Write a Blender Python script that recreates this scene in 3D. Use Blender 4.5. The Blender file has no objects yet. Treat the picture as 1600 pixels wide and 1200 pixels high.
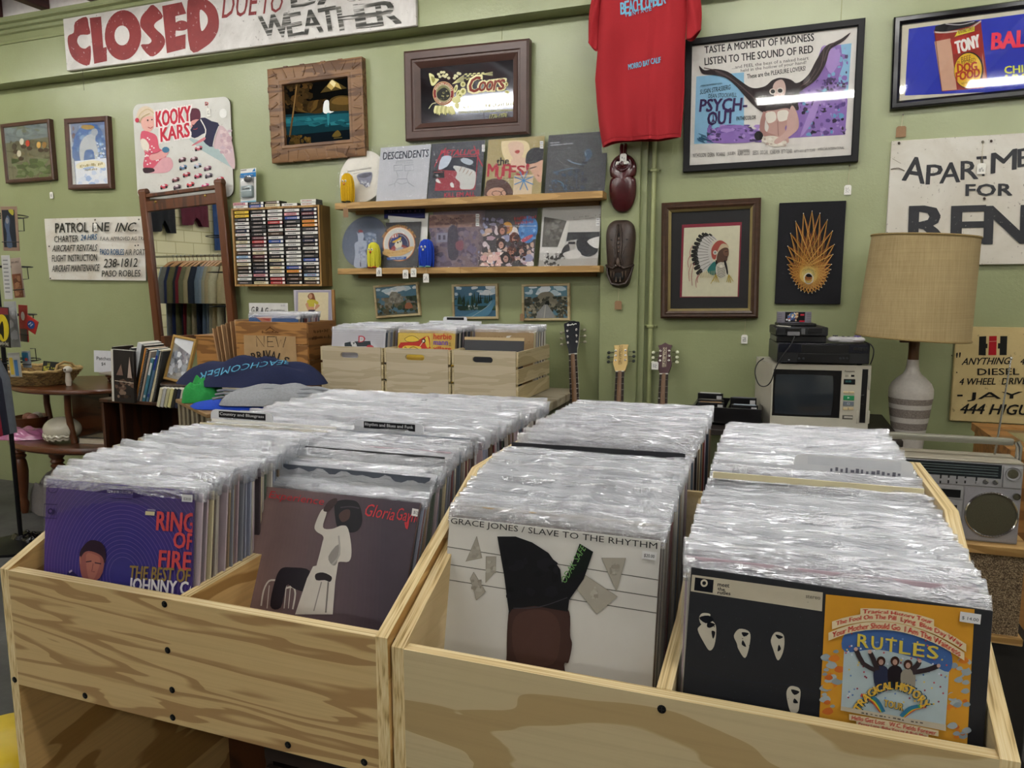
import bpy, bmesh, math, random
from mathutils import Vector, Matrix, Euler
from mathutils.geometry import tessellate_polygon
SC = bpy.context.scene
COL = SC.collection
R = math.radians
PI = math.pi

# ------------------------------------------------------------------ camera
FPX = 1147.25                                   # focal length in pixels of the 1600-wide frame
CAM = Vector((0.0, 0.0, 1.45))
def _axes(yaw, pit, roll):
    cy, sy, cp, sp = math.cos(yaw), math.sin(yaw), math.cos(pit), math.sin(pit)
    fw = Vector((-sy*cp, cy*cp, -sp)); r = Vector((cy, sy, 0)); u = r.cross(fw)
    cr, sr = math.cos(roll), math.sin(roll)
    return cr*r + sr*u, -sr*r + cr*u, fw
AX, AU, AF = _axes(R(19.9013), R(7.5864), R(-0.1165))
cam_d = bpy.data.cameras.new('camera'); cam = bpy.data.objects.new('camera', cam_d); COL.objects.link(cam)
cam_d.sensor_width = 36.0; cam_d.lens = FPX/1600*36.0; cam_d.clip_start = 0.05; cam_d.clip_end = 60
cam.matrix_world = Matrix(((AX.x, AU.x, -AF.x, CAM.x), (AX.y, AU.y, -AF.y, CAM.y), (AX.z, AU.z, -AF.z, CAM.z), (0, 0, 0, 1)))
SC.camera = cam
# ------------------------------------------------------------------ world, exposure, lamp strength
wd = bpy.data.worlds.new('world'); SC.world = wd; wd.use_nodes = True
wd.node_tree.nodes['Background'].inputs[0].default_value = (0.9, 0.95, 1.0, 1); wd.node_tree.nodes['Background'].inputs[1].default_value = 0.05
SC.view_settings.view_transform = 'Standard'; SC.view_settings.look = 'None'
SC.view_settings.exposure = 0.12; SC.view_settings.gamma = 1.0; SC.view_settings.use_curve_mapping = False
TUBE = 40.0                                     # emission of the fluorescent tubes
TUBE_COLOR = (1.0, 0.985, 0.945, 1)
SC.cycles.transparent_max_bounces = 24
SC.cycles.max_bounces = 8
SC.cycles.diffuse_bounces = 4

# ------------------------------------------------------------------ helpers
def ray(px, py):
    return AX*((px-800)/FPX) - AU*((py-600)/FPX) + AF
def at(px, py, y):                              # the point of the plane y = const that the photo shows at (px, py)
    d = ray(px, py); return CAM + d*(y/d.y)
def atz(px, py, z):
    d = ray(px, py); return CAM + d*((z-CAM.z)/d.z)
def atx(px, py, x):
    d = ray(px, py); return CAM + d*((x-CAM.x)/d.x)
def s2l(c):
    return c/12.92 if c <= 0.04045 else ((c+0.055)/1.055)**2.4
def lin(h):
    if not isinstance(h, str): return tuple(h)
    h = h.lstrip('#'); return tuple(s2l(int(h[i:i+2], 16)/255) for i in (0, 2, 4))
_M = {}
def _new(name):
    m = bpy.data.materials.new(name); m.use_nodes = True
    nt = m.node_tree; b = nt.nodes['Principled BSDF']
    return m, nt, b
def _nd(nt, t, **kw):
    n = nt.nodes.new(t)
    for k, v in kw.items(): setattr(n, k, v)
    return n
def _coord(nt, scale=(1, 1, 1)):
    tc = _nd(nt, 'ShaderNodeTexCoord'); mp = _nd(nt, 'ShaderNodeMapping'); mp.inputs['Scale'].default_value = scale
    nt.links.new(tc.outputs['Object'], mp.inputs['Vector']); return mp.outputs['Vector']
def _noise(nt, vec, scale, detail=3, rough=.5, dist=0):
    n = _nd(nt, 'ShaderNodeTexNoise'); n.inputs['Scale'].default_value = scale; n.inputs['Detail'].default_value = detail
    n.inputs['Roughness'].default_value = rough; n.inputs['Distortion'].default_value = dist
    nt.links.new(vec, n.inputs['Vector']); return n.outputs['Fac']
def _ramp(nt, fac, stops, interp='LINEAR'):
    r = _nd(nt, 'ShaderNodeValToRGB'); e = r.color_ramp.elements; r.color_ramp.interpolation = interp
    while len(e) < len(stops): e.new(0.5)
    for x, (p, c) in zip(e, stops): x.position = p; x.color = tuple(lin(c))+(1,)
    nt.links.new(fac, r.inputs[0]); return r.outputs[0]
def _mix(nt, fac, a, b, mode='MIX'):
    m = _nd(nt, 'ShaderNodeMix', data_type='RGBA', blend_type=mode)
    for s, v in ((0, fac), (6, a), (7, b)):
        if isinstance(v, (int, float)): m.inputs[s].default_value = v
        elif isinstance(v, (tuple, str)): m.inputs[s].default_value = tuple(lin(v))+(1,)
        else: nt.links.new(v, m.inputs[s])
    return m.outputs[2]
def _bump(nt, b, h, strength, dist=.002):
    bp = _nd(nt, 'ShaderNodeBump'); bp.inputs['Strength'].default_value = strength; bp.inputs['Distance'].default_value = dist
    nt.links.new(h, bp.inputs['Height']); nt.links.new(bp.outputs[0], b.inputs['Normal'])
def M(h, r=.55, m=0., nz=.05, ns=30., bump=0., bs=150., coat=0., st=(1, 1, 1), spec=.5):
    """procedural paint / plastic / card: a colour with a slight noise of its own"""
    key = (h, r, m, nz, ns, bump, bs, coat, st, spec)
    if key in _M: return _M[key]
    mt, nt, b = _new('paint'); c = lin(h)
    v = _coord(nt, st)
    if nz:
        f = _noise(nt, v, ns)
        lo = tuple(max(0, x*(1-nz*2)) for x in c); hi = tuple(min(1, x*(1+nz*2)) for x in c)
        nt.links.new(_mix(nt, f, lo, hi), b.inputs['Base Color'])
    else: b.inputs['Base Color'].default_value = c+(1,)
    b.inputs['Roughness'].default_value = r; b.inputs['Metallic'].default_value = m
    b.inputs['Coat Weight'].default_value = coat; b.inputs['Coat Roughness'].default_value = .05
    b.inputs['Specular IOR Level'].default_value = spec
    if bump: _bump(nt, b, _noise(nt, v, bs, 4), bump)
    _M[key] = mt; return mt
def wood(light, dark, axis='x', figure=5., across=5., grain=160., r=.5, fine='#5a4020', seed=0., thin=.12):
    """figured veneer: contour bands along AXIS with fine streaks"""
    key = ('wood', light, dark, axis, figure, across, grain, r, seed, thin)
    if key in _M: return _M[key]
    mt, nt, b = _new('wood')
    def sc(lo, hi): return tuple(lo if a == axis else hi for a in 'xyz')
    tc = _nd(nt, 'ShaderNodeTexCoord'); mp = _nd(nt, 'ShaderNodeMapping'); mp.inputs['Scale'].default_value = sc(1.0, across); mp.inputs['Location'].default_value = (seed, seed*1.7, seed*.6)
    nt.links.new(tc.outputs['Object'], mp.inputs['Vector'])
    f = _noise(nt, mp.outputs[0], 1.6, 3, .45, .25)
    mu = _nd(nt, 'ShaderNodeMath', operation='MULTIPLY'); nt.links.new(f, mu.inputs[0]); mu.inputs[1].default_value = figure
    fr = _nd(nt, 'ShaderNodeMath', operation='FRACT'); nt.links.new(mu.outputs[0], fr.inputs[0])
    band = _ramp(nt, fr.outputs[0], [(0, light), (.55, light), (.85-thin, dark), (.97, dark), (1.0, light)])
    g = _noise(nt, _coord(nt, sc(2.0, grain)), 1.0, 4, .6)
    col = _mix(nt, _ramp(nt, g, [(.45, '#000000'), (.75, '#8a8a8a')]), band, fine)
    nt.links.new(col, b.inputs['Base Color']); b.inputs['Roughness'].default_value = r
    _bump(nt, b, g, .15, .001)
    _M[key] = mt; return mt
def plyedge(axis, run, base='#d9c08a', dark='#9a7c46'):
    """cut edge of plywood: plies across AXIS, short streaks along RUN"""
    key = ('ply', axis, run, base, dark)
    if key in _M: return _M[key]
    mt, nt, b = _new('ply_edge')
    sc = tuple(330. if a == axis else 3. if a == run else 30. for a in 'xyz')
    n1 = _noise(nt, _coord(nt, sc), 1., 2, .5)
    sc2 = tuple(900. if a == axis else 6. for a in 'xyz')
    n2 = _noise(nt, _coord(nt, sc2), 1., 3, .6)
    c = _mix(nt, _ramp(nt, n2, [(.5, '#000000'), (.8, '#999999')]), _ramp(nt, n1, [(.3, dark), (.45, base), (.75, '#efe0b4')]), dark)
    nt.links.new(c, b.inputs['Base Color']); b.inputs['Roughness'].default_value = .65
    _M[key] = mt; return mt
def glass(tint=(1, 1, 1), refl=.022, rough=.03, haze=0.):
    """a thin clear pane: see-through with a clear reflection"""
    key = ('glass', tint, refl, rough, haze)
    if key in _M: return _M[key]
    mt, nt, b = _new('clear_pane'); nt.nodes.remove(b); out = nt.nodes['Material Output']
    tr = _nd(nt, 'ShaderNodeBsdfTransparent'); tr.inputs[0].default_value = tuple(tint)+(1,)
    gl = _nd(nt, 'ShaderNodeBsdfGlossy'); gl.inputs['Roughness'].default_value = rough
    lw = _nd(nt, 'ShaderNodeLayerWeight'); lw.inputs[0].default_value = .25
    mm = _nd(nt, 'ShaderNodeMath', operation='MULTIPLY_ADD'); nt.links.new(lw.outputs['Fresnel'], mm.inputs[0]); mm.inputs[1].default_value = .5; mm.inputs[2].default_value = refl
    mm.use_clamp = True
    s = _nd(nt, 'ShaderNodeMixShader'); nt.links.new(mm.outputs[0], s.inputs[0]); nt.links.new(tr.outputs[0], s.inputs[1]); nt.links.new(gl.outputs[0], s.inputs[2])
    res = s
    if haze:
        df = _nd(nt, 'ShaderNodeBsdfDiffuse'); df.inputs[0].default_value = (.85, .86, .88, 1)
        s2 = _nd(nt, 'ShaderNodeMixShader'); s2.inputs[0].default_value = haze
        nt.links.new(s.outputs[0], s2.inputs[1]); nt.links.new(df.outputs[0], s2.inputs[2]); res = s2
    nt.links.new(res.outputs[0], out.inputs[0])
    _M[key] = mt; return mt
def plastic(haze, refl, bump, seed=0.):
    """crinkled clear polythene of a record sleeve"""
    key = ('poly', haze, refl, bump, seed)
    if key in _M: return _M[key]
    mt, nt, b = _new('polythene'); nt.nodes.remove(b); out = nt.nodes['Material Output']
    v = _coord(nt, (14, 60, 60)); h = _noise(nt, v, 1.0, 4, .65, .4)
    bp = _nd(nt, 'ShaderNodeBump'); bp.inputs['Strength'].default_value = bump; bp.inputs['Distance'].default_value = .02; nt.links.new(h, bp.inputs['Height'])
    tr = _nd(nt, 'ShaderNodeBsdfTransparent'); tr.inputs[0].default_value = (.97, .975, .985, 1)
    gl = _nd(nt, 'ShaderNodeBsdfGlossy'); gl.inputs['Roughness'].default_value = .14; gl.inputs[0].default_value = (.95, .97, 1, 1); nt.links.new(bp.outputs[0], gl.inputs['Normal'])
    df = _nd(nt, 'ShaderNodeBsdfDiffuse'); df.inputs[0].default_value = (.90, .93, .985, 1); nt.links.new(bp.outputs[0], df.inputs['Normal'])
    tl = _nd(nt, 'ShaderNodeBsdfTranslucent'); tl.inputs[0].default_value = (.93, .94, .96, 1)
    dt = _nd(nt, 'ShaderNodeMixShader'); dt.inputs[0].default_value = .4; nt.links.new(df.outputs[0], dt.inputs[1]); nt.links.new(tl.outputs[0], dt.inputs[2])
    s1 = _nd(nt, 'ShaderNodeMixShader'); s1.inputs[0].default_value = haze; nt.links.new(tr.outputs[0], s1.inputs[1]); nt.links.new(dt.outputs[0], s1.inputs[2])
    s2 = _nd(nt, 'ShaderNodeMixShader'); s2.inputs[0].default_value = refl; nt.links.new(s1.outputs[0], s2.inputs[1]); nt.links.new(gl.outputs[0], s2.inputs[2])
    nt.links.new(s2.outputs[0], out.inputs[0])
    _M[key] = mt; return mt
def mirror_mat(h='#c8ccd0', r=.03):
    return M(h, r, 1., .02, 6.)
def emit(c, s):
    key = ('emit', c, s)
    if key in _M: return _M[key]
    mt, nt, b = _new('lamp_glow'); b.inputs['Emission Color'].default_value = c; b.inputs['Emission Strength'].default_value = s; b.inputs['Base Color'].default_value = (.9, .9, .9, 1)
    _M[key] = mt; return mt

class MB:
    """collects boxes, bars, lathes and tubes; obj() links them as ONE mesh object"""
    def __init__(s): s.bm = bmesh.new(); s.mats = []
    def mi(s, m):
        if m not in s.mats: s.mats.append(m)
        return s.mats.index(m)
    def _tf(s, vs, T):
        if T is not None: bmesh.ops.transform(s.bm, matrix=T, verts=vs)
    def box(s, x0, x1, y0, y1, z0, z1, m, bev=0., T=None, seg=1):
        r = bmesh.ops.create_cube(s.bm, size=1.0); vs = r['verts']
        bmesh.ops.transform(s.bm, verts=vs, matrix=Matrix.Translation(((x0+x1)/2, (y0+y1)/2, (z0+z1)/2)) @ Matrix.Diagonal((abs(x1-x0), abs(y1-y0), abs(z1-z0), 1)))
        fs = set(f for v in vs for f in v.link_faces)
        for f in fs: f.material_index = s.mi(m)
        if bev:
            es = list(set(e for v in vs for e in v.link_edges))
            q = bmesh.ops.bevel(s.bm, geom=es, offset=bev, segments=seg, profile=.5, affect='EDGES')
            vs = list(set(vs_ for f in q['faces'] for vs_ in f.verts) | set(v for v in vs if v.is_valid))
            vs = s._grow(vs)
        s._tf(vs, T); return s
    def _grow(s, vs):
        seen = set(vs); st = list(vs)
        while st:
            v = st.pop()
            for e in v.link_edges:
                w = e.other_vert(v)
                if w not in seen: seen.add(w); st.append(w)
        return list(seen)
    def face(s, pts, m, smooth=False):
        f = s.bm.faces.new([s.bm.verts.new(p) for p in pts]); f.material_index = s.mi(m); f.smooth = smooth; return f
    def prism(s, pts, axis, a, b, m, mside=None, T=None):
        """2D outline extruded along AXIS from a to b; pts are the two other coordinates in order"""
        def P(p, t):
            return {'x': (t, p[0], p[1]), 'y': (p[0], t, p[1]), 'z': (p[0], p[1], t)}[axis]
        va = [s.bm.verts.new(P(p, a)) for p in pts]; vb = [s.bm.verts.new(P(p, b)) for p in pts]
        n = len(pts)
        tris = tessellate_polygon([[Vector((p[0], p[1], 0)) for p in pts]]) if n > 4 else None
        for vv in (va, vb):
            if tris:
                for t in tris:
                    try: s.bm.faces.new([vv[i] for i in t]).material_index = s.mi(m)
                    except ValueError: pass
            else: s.bm.faces.new(vv).material_index = s.mi(m)
        for i in range(n):
            f = s.bm.faces.new((va[i], va[(i+1) % n], vb[(i+1) % n], vb[i])); f.material_index = s.mi(mside or m)
        s._tf(va+vb, T); return s
    def prism_hole(s, outer, holes, axis, a, b, m, T=None):
        def P(p, t): return {'x': (t, p[0], p[1]), 'y': (p[0], t, p[1]), 'z': (p[0], p[1], t)}[axis]
        loops = [outer]+holes; flat = [p for l in loops for p in l]
        tr = tessellate_polygon([[Vector((p[0], p[1], 0)) for p in l] for l in loops])
        va = [s.bm.verts.new(P(p, a)) for p in flat]; vb = [s.bm.verts.new(P(p, b)) for p in flat]
        for vv in (va, vb):
            for t in tr:
                try: s.bm.faces.new([vv[i] for i in t]).material_index = s.mi(m)
                except ValueError: pass
        k = 0
        for l in loops:
            n = len(l)
            for i in range(n):
                f = s.bm.faces.new((va[k+i], va[k+(i+1) % n], vb[k+(i+1) % n], vb[k+i])); f.material_index = s.mi(m)
            k += n
        s._tf(va+vb, T); return s
    def tube(s, pts, r, m, n=8, cap=True, smooth=True, radii=None):
        pts = [Vector(p) for p in pts]; rings = []; up = None
        for i, p in enumerate(pts):
            d = (pts[min(i+1, len(pts)-1)] - pts[max(i-1, 0)])
            if d.length < 1e-9: d = Vector((0, 0, 1))
            d.normalize()
            if up is None: up = Vector((0, 0, 1)) if abs(d.z) < .9 else Vector((0, 1, 0))
            a = d.cross(up).normalized(); up = a.cross(d).normalized()
            rr = radii[i] if radii else r
            rings.append([s.bm.verts.new(p + (a*math.cos(2*PI*k/n) + up*math.sin(2*PI*k/n))*rr) for k in range(n)])
        for A, B in zip(rings, rings[1:]):
            for k in range(n):
                f = s.bm.faces.new((A[k], A[(k+1) % n], B[(k+1) % n], B[k])); f.material_index = s.mi(m); f.smooth = smooth
        if cap:
            for rg in (rings[0], rings[-1]): s.bm.faces.new(rg).material_index = s.mi(m)
        return s
    def lathe(s, prof, m, c=(0, 0, 0), n=24, axis='z', smooth=True, T=None, sx=1., sy=1.):
        """profile of (radius, height) turned about AXIS; m may be a list, one per step"""
        rings = []; allv = []
        for r, h in prof:
            ring = []
            for k in range(n):
                a = 2*PI*k/n; u, v = r*math.cos(a)*sx, r*math.sin(a)*sy
                q = {'z': (u, v, h), 'y': (u, h, v), 'x': (h, u, v)}[axis]
                ring.append(s.bm.verts.new(Vector(q)+Vector(c)))
            rings.append(ring); allv += ring
        for i, (A, B) in enumerate(zip(rings, rings[1:])):
            mm = m[i] if isinstance(m, list) else m
            for k in range(n):
                f = s.bm.faces.new((A[k], A[(k+1) % n], B[(k+1) % n], B[k])); f.material_index = s.mi(mm); f.smooth = smooth
        for rg, i in ((rings[0], 0), (rings[-1], -1)):
            f = s.bm.faces.new(rg); f.material_index = s.mi(m[i] if isinstance(m, list) else m)
        s._tf(allv, T); return s
    def ell(s, c, r, m, u=16, v=10, T=None):
        q = bmesh.ops.create_uvsphere(s.bm, u_segments=u, v_segments=v, radius=1.0); vs = q['verts']
        bmesh.ops.transform(s.bm, verts=vs, matrix=Matrix.Translation(c) @ Matrix.Diagonal((r[0], r[1], r[2], 1)))
        for f in set(f for v_ in vs for f in v_.link_faces): f.material_index = s.mi(m); f.smooth = True
        s._tf(vs, T); return s
    def grid(s, fn, nu, nv, m, smooth=True, closed_u=False):
        vs = [[s.bm.verts.new(fn(i/nu, j/nv)) for i in range(nu + (0 if closed_u else 1))] for j in range(nv+1)]
        for j in range(nv):
            for i in range(nu):
                f = s.bm.faces.new((vs[j][i], vs[j][(i+1) % len(vs[j])], vs[j+1][(i+1) % len(vs[j])], vs[j+1][i])); f.material_index = s.mi(m); f.smooth = smooth
        return vs
    def sweep(s, prof, w, h, m):
        """mitred rectangular frame lying in XZ about the origin: profile of (inset, depth toward -y)"""
        rg = []
        for t, d in prof:
            x, z = w/2-t, h/2-t
            rg.append([s.bm.verts.new(p) for p in ((-x, -d, -z), (x, -d, -z), (x, -d, z), (-x, -d, z))])
        for A, B in zip(rg, rg[1:]):
            for k in range(4):
                s.bm.faces.new((A[k], A[(k+1) % 4], B[(k+1) % 4], B[k])).material_index = s.mi(m)
        return s
    def mesh(s, name, recalc=True, sharp=None):
        if recalc: bmesh.ops.recalc_face_normals(s.bm, faces=s.bm.faces[:])
        me = bpy.data.meshes.new(name); s.bm.to_mesh(me); s.bm.free()
        for m in s.mats: me.materials.append(m)
        if sharp is not None: me.set_sharp_from_angle(angle=R(sharp))
        return me
    def obj(s, name, parent=None, loc=None, rot=None, recalc=True, sharp=40, kind=None):
        o = bpy.data.objects.new(name, s.mesh(name, recalc, sharp)); COL.objects.link(o)
        if parent is not None: o.parent = parent
        if loc is not None: o.location = loc
        if rot is not None: o.rotation_euler = rot
        if kind: o['kind'] = kind
        return o
def tag(o, label, cat, group=None, kind=None):
    o['label'] = label; o['category'] = cat
    if group: o['group'] = group
    if kind: o['kind'] = kind
    return o
def thing(name, label, cat, loc=(0, 0, 0), rot=(0, 0, 0), group=None):
    o = bpy.data.objects.new(name, None); COL.objects.link(o); o.empty_display_size = .05
    o.location = loc; o.rotation_euler = rot
    return tag(o, label, cat, group)
def dup(o, loc=None, rot=None, label=None, parent=None):
    c = o.copy(); COL.objects.link(c)
    if parent is not None: c.parent = parent
    for ch in list(o.children): dup(ch, parent=c)
    if loc is not None: c.location = loc
    if rot is not None: c.rotation_euler = rot
    if label: c['label'] = label
    return c
def mw(o):                                       # world matrix of a top-level object (loc + euler)
    return Matrix.Translation(o.location) @ o.rotation_euler.to_matrix().to_4x4()

_TC = {}
def text_mesh(t, bold=0., res=2):
    key = (t, bold)
    if key in _TC: return _TC[key]
    cu = bpy.data.curves.new('t', 'FONT'); cu.body = t; cu.offset = bold; cu.resolution_u = res; cu.fill_mode = 'FRONT'; cu.align_x = 'LEFT'
    ob = bpy.data.objects.new('t', cu); COL.objects.link(ob)
    dg = bpy.context.evaluated_depsgraph_get(); me = bpy.data.meshes.new_from_object(ob.evaluated_get(dg))
    vs = [(v.co.x, v.co.y) for v in me.vertices]; fs = [tuple(p.vertices) for p in me.polygons]
    bpy.data.objects.remove(ob); bpy.data.curves.remove(cu); bpy.data.meshes.remove(me)
    x0 = min(v[0] for v in vs); x1 = max(v[0] for v in vs); y0 = min(v[1] for v in vs); y1 = max(v[1] for v in vs)
    vs = [((x-x0)/(x1-x0), (y-y0)/(y1-y0)) for x, y in vs]
    _TC[key] = (vs, fs); return _TC[key]

class Art:
    """printed picture: flat shapes laid on the plane y = -d of a thing; points are read off a photo crop, or are local metres"""
    def __init__(s, Mw, d=0., rough=.55, spec=.2):
        s.Mw = Mw; s.d = d; s.sh = []; s.o = None; s.inv = Mw.inverted(); s.rough = rough; s.spec = spec; s.clip = None
        s.n = Mw.to_3x3() @ Vector((0, -1, 0)); s.p0 = Mw @ Vector((0, -d, 0))
    def crop(s, ox, oy, k): s.o = (ox, oy, k); return s
    def local(s): s.o = None; return s
    def P(s, p):
        if s.o is None: return (p[0], p[1])
        dr = ray(s.o[0]+p[0]/s.o[2], s.o[1]+p[1]/s.o[2])
        t = (s.p0-CAM).dot(s.n)/dr.dot(s.n); q = s.inv @ (CAM+dr*t)
        return (q.x, q.z)
    def mat(s, c): return c if not isinstance(c, str) else M(c, s.rough, nz=.04, ns=60., spec=s.spec)
    def _clip(s, pts):
        if not s.clip: return pts
        for ax, lim, sg in ((0, s.clip[0], 1), (0, s.clip[1], -1), (1, s.clip[2], 1), (1, s.clip[3], -1)):
            out = []
            for i, p in enumerate(pts):
                q = pts[(i+1) % len(pts)]; a = (p[ax]-lim)*sg; b = (q[ax]-lim)*sg
                if a >= 0: out.append(p)
                if a*b < 0: t = a/(a-b); out.append((p[0]+(q[0]-p[0])*t, p[1]+(q[1]-p[1])*t))
            pts = out
            if len(pts) < 3: return []
        return pts
    def _cut(s, vs, fs):
        if not s.clip: return vs, fs
        nv, nf = [], []
        for f in fs:
            q = s._clip([vs[i] for i in f])
            if len(q) >= 3: nf.append(tuple(range(len(nv), len(nv)+len(q)))); nv += q
        return nv, nf
    def poly(s, pts, c, raw=False):
        pts = s._clip(pts if raw else [s.P(p) for p in pts])
        if len(pts) < 3: return s
        tr = tessellate_polygon([[Vector((p[0], p[1], 0)) for p in pts]])
        s.sh.append((pts, [tuple(t) for t in tr], s.mat(c))); return s
    def blob(s, pts, c, k=4):
        s.poly(crv([s.P(p) for p in pts], k, True), c, True); return s
    def rect(s, x0, y0, x1, y1, c): return s.poly([(x0, y0), (x1, y0), (x1, y1), (x0, y1)], c)
    def ell(s, x, y, rx, ry, c, n=20, rot=0.):
        ca, sa = math.cos(rot), math.sin(rot)
        return s.poly([(x+rx*math.cos(2*PI*i/n)*ca-ry*math.sin(2*PI*i/n)*sa, y+rx*math.cos(2*PI*i/n)*sa+ry*math.sin(2*PI*i/n)*ca) for i in range(n)], c)
    def ring(s, x, y, rx, ry, w, c, n=28):
        return s.line([(x+rx*math.cos(2*PI*i/n), y+ry*math.sin(2*PI*i/n)) for i in range(n+1)], w, c)
    def line(s, pts, w, c, k=0):
        """stroke w metres wide"""
        q = [Vector(s.P(p)) for p in pts]
        if k: q = [Vector(p) for p in crv([tuple(p) for p in q], k, False)]
        L, Rr = [], []
        for i, p in enumerate(q):
            d = q[min(i+1, len(q)-1)] - q[max(i-1, 0)]
            if d.length < 1e-9: d = Vector((1, 0))
            d.normalize(); nn = Vector((-d.y, d.x))*w/2
            L.append(p+nn); Rr.append(p-nn)
        vs = [tuple(a) for a in L+Rr]; n = len(L)
        fs = [(i, i+1, n+i+1, n+i) for i in range(n-1)]
        vs, fs = s._cut(vs, fs)
        s.sh.append((vs, fs, s.mat(c))); return s
    def text(s, t, bl, br, tl, c, bold=0.):
        """lettering whose box has its lower left at bl, lower right at br, upper left at tl"""
        B, Rr, T = (Vector(s.P(p)) for p in (bl, br, tl)); vs, fs = text_mesh(t)
        e = bold*(T-B).length*.7 if bold > .006 else 0
        for dx, dz in ([(0, 0)] if e == 0 else [(-e, -e*.5), (e, -e*.5), (-e, e*.5), (e, e*.5), (0, 0)]):
            q = [tuple(B+(Rr-B)*u+(T-B)*v+Vector((dx, dz))) for u, v in vs]
            s.sh.append((*s._cut(q, fs), s.mat(c)))
        return s
    def warp(s, t, fn, c, bold=0.):
        """lettering bent by fn(u, v), which gives the crop point of every place in its box"""
        vs, fs = text_mesh(t)
        for d in ((0,) if not bold else (-bold, bold)):
            q = [s.P(fn(u, v)) for u, v in vs]; q = [(x+d, z+d*.5) for x, z in q]; s.sh.append((*s._cut(q, fs), s.mat(c)))
        return s
    def marks(s, bl, br, h, c, seed=1, fill=.75):
        """writing too small to read: a row of short irregular strokes h crop units high"""
        rd = random.Random(seed); n = 14
        for i in range(n):
            if rd.random() > fill: continue
            u0, u1 = (i+.12)/n, (i+rd.uniform(.5, .9))/n; f = lambda u, k: (bl[0]+(br[0]-bl[0])*u, bl[1]+(br[1]-bl[1])*u-k)
            k0 = rd.uniform(0, h*.3); k1 = h*rd.uniform(.6, 1)
            s.poly([f(u0, k0), f(u1, k0), f(u1, k1), f(u0, k1)], c)
        return s
    def arc(s, t, cx, cy, rx, ry, a0, a1, h, c, bold=0., wf=.8):
        """letters along an arc (angles in degrees, clockwise from the right in crop axes); h letter height in crop units"""
        def fn(u, v):
            an = R(a0+(a1-a0)*u); k = h*v if a1 > a0 else -h*v
            return (cx+(rx+k)*math.cos(an), cy+(ry+k)*math.sin(an))
        return s.warp(t, fn, c, bold*.02)
    def busy(s, x0, y0, x1, y1, n, cols, r0, r1, seed=1, asp=1.):
        rd = random.Random(seed)
        for _ in range(n):
            r = rd.uniform(r0, r1); a = rd.uniform(.5, 1.6)*asp; x, y = rd.uniform(x0, x1), rd.uniform(y0, y1); k = rd.randint(5, 8); ph = rd.random()*6
            s.poly([(min(x1, max(x0, x+r*a*math.cos(ph+2*PI*i/k)*rd.uniform(.7, 1.2))), min(y1, max(y0, y+r*math.sin(ph+2*PI*i/k)*rd.uniform(.7, 1.2)))) for i in range(k)], rd.choice(cols))
        return s
    def obj(s, name, parent, step=None, dep=None):
        bm = bmesh.new(); mats = []; st = step or min(.00015, .004/max(1, len(s.sh)))
        for i, (vs, fs, m) in enumerate(s.sh):
            if m not in mats: mats.append(m)
            y = -s.d-st*(i+1); bv = [bm.verts.new((x, y + (dep(x, z) if dep else 0), z)) for x, z in vs]
            for f in fs:
                try: bm.faces.new([bv[k] for k in f]).material_index = mats.index(m)
                except ValueError: pass
        for f in bm.faces:
            f.normal_update()
            if f.normal.y > 0: f.normal_flip()
        me = bpy.data.meshes.new(name); bm.to_mesh(me); bm.free()
        for m in mats: me.materials.append(m)
        o = bpy.data.objects.new(name, me); COL.objects.link(o); o.parent = parent
        return o
def crv(pts, k=4, closed=True):
    n = len(pts); out = []
    for i in range(n if closed else n-1):
        g = lambda j: pts[j % n] if closed else pts[max(0, min(n-1, j))]
        p0, p1, p2, p3 = g(i-1), g(i), g(i+1), g(i+2)
        for q in range(k):
            t = q/k
            out.append(tuple(.5*(2*b+(c-a)*t+(2*a-5*b+4*c-d)*t*t+(3*b-a-3*c+d)*t**3) for a, b, c, d in zip(p0, p1, p2, p3)))
    if not closed: out.append(tuple(pts[-1]))
    return out
def hang(name, label, cat, c, y, lean=0., group=None, d=0.):
    """an Empty on the wall plane y for a flat thing whose photo corners are tl, bl, br, tr; returns it with its width and height"""
    P = [at(p[0], p[1], y-d) for p in c]
    ctr = sum(P, Vector())/4; ctr.y = y
    w = ((P[3]-P[0]).length+(P[2]-P[1]).length)/2; h = ((P[0]-P[1]).length+(P[3]-P[2]).length)/2
    e = (P[3]-P[0])+(P[2]-P[1]); roll = -math.atan2(e.z, e.x)
    o = thing(name, label, cat, ctr, (lean, roll, 0), group)
    return o, w, h
# ------------------------------------------------------------------ the room
YW = 3.8                                        # the shop's back wall
def struct(name, mb, **kw):
    o = mb.obj(name, **kw); o['kind'] = 'structure'; return o
def wall_paint():
    mt, nt, b = _new('green_wall_paint')
    v = _coord(nt); n1 = _noise(nt, v, 1.1, 4, .6); n2 = _noise(nt, v, 9, 4, .6)
    c = _mix(nt, _ramp(nt, n1, [(.3, '#000000'), (.75, '#ffffff')]), '#888f65', '#989f78')
    c = _mix(nt, _ramp(nt, n2, [(.58, '#000000'), (.85, '#707070')]), c, '#a4aa84')
    nt.links.new(c, b.inputs['Base Color']); b.inputs['Roughness'].default_value = .33
    n3 = _noise(nt, v, 70, 4, .6)
    _bump(nt, b, n3, .25, .004)
    return mt
GREEN = wall_paint()
def concrete():
    mt, nt, b = _new('worn_concrete'); v = _coord(nt)
    c = _ramp(nt, _noise(nt, v, 2.2, 6, .7), [(.3, '#2b2b2a'), (.55, '#4a4a48'), (.8, '#6a6966')])
    c = _mix(nt, _ramp(nt, _noise(nt, v, 24, 5, .7), [(.62, '#000000'), (.8, '#888888')]), c, '#8d8a84')
    nt.links.new(c, b.inputs['Base Color']); b.inputs['Roughness'].default_value = .55; return mt
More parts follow.
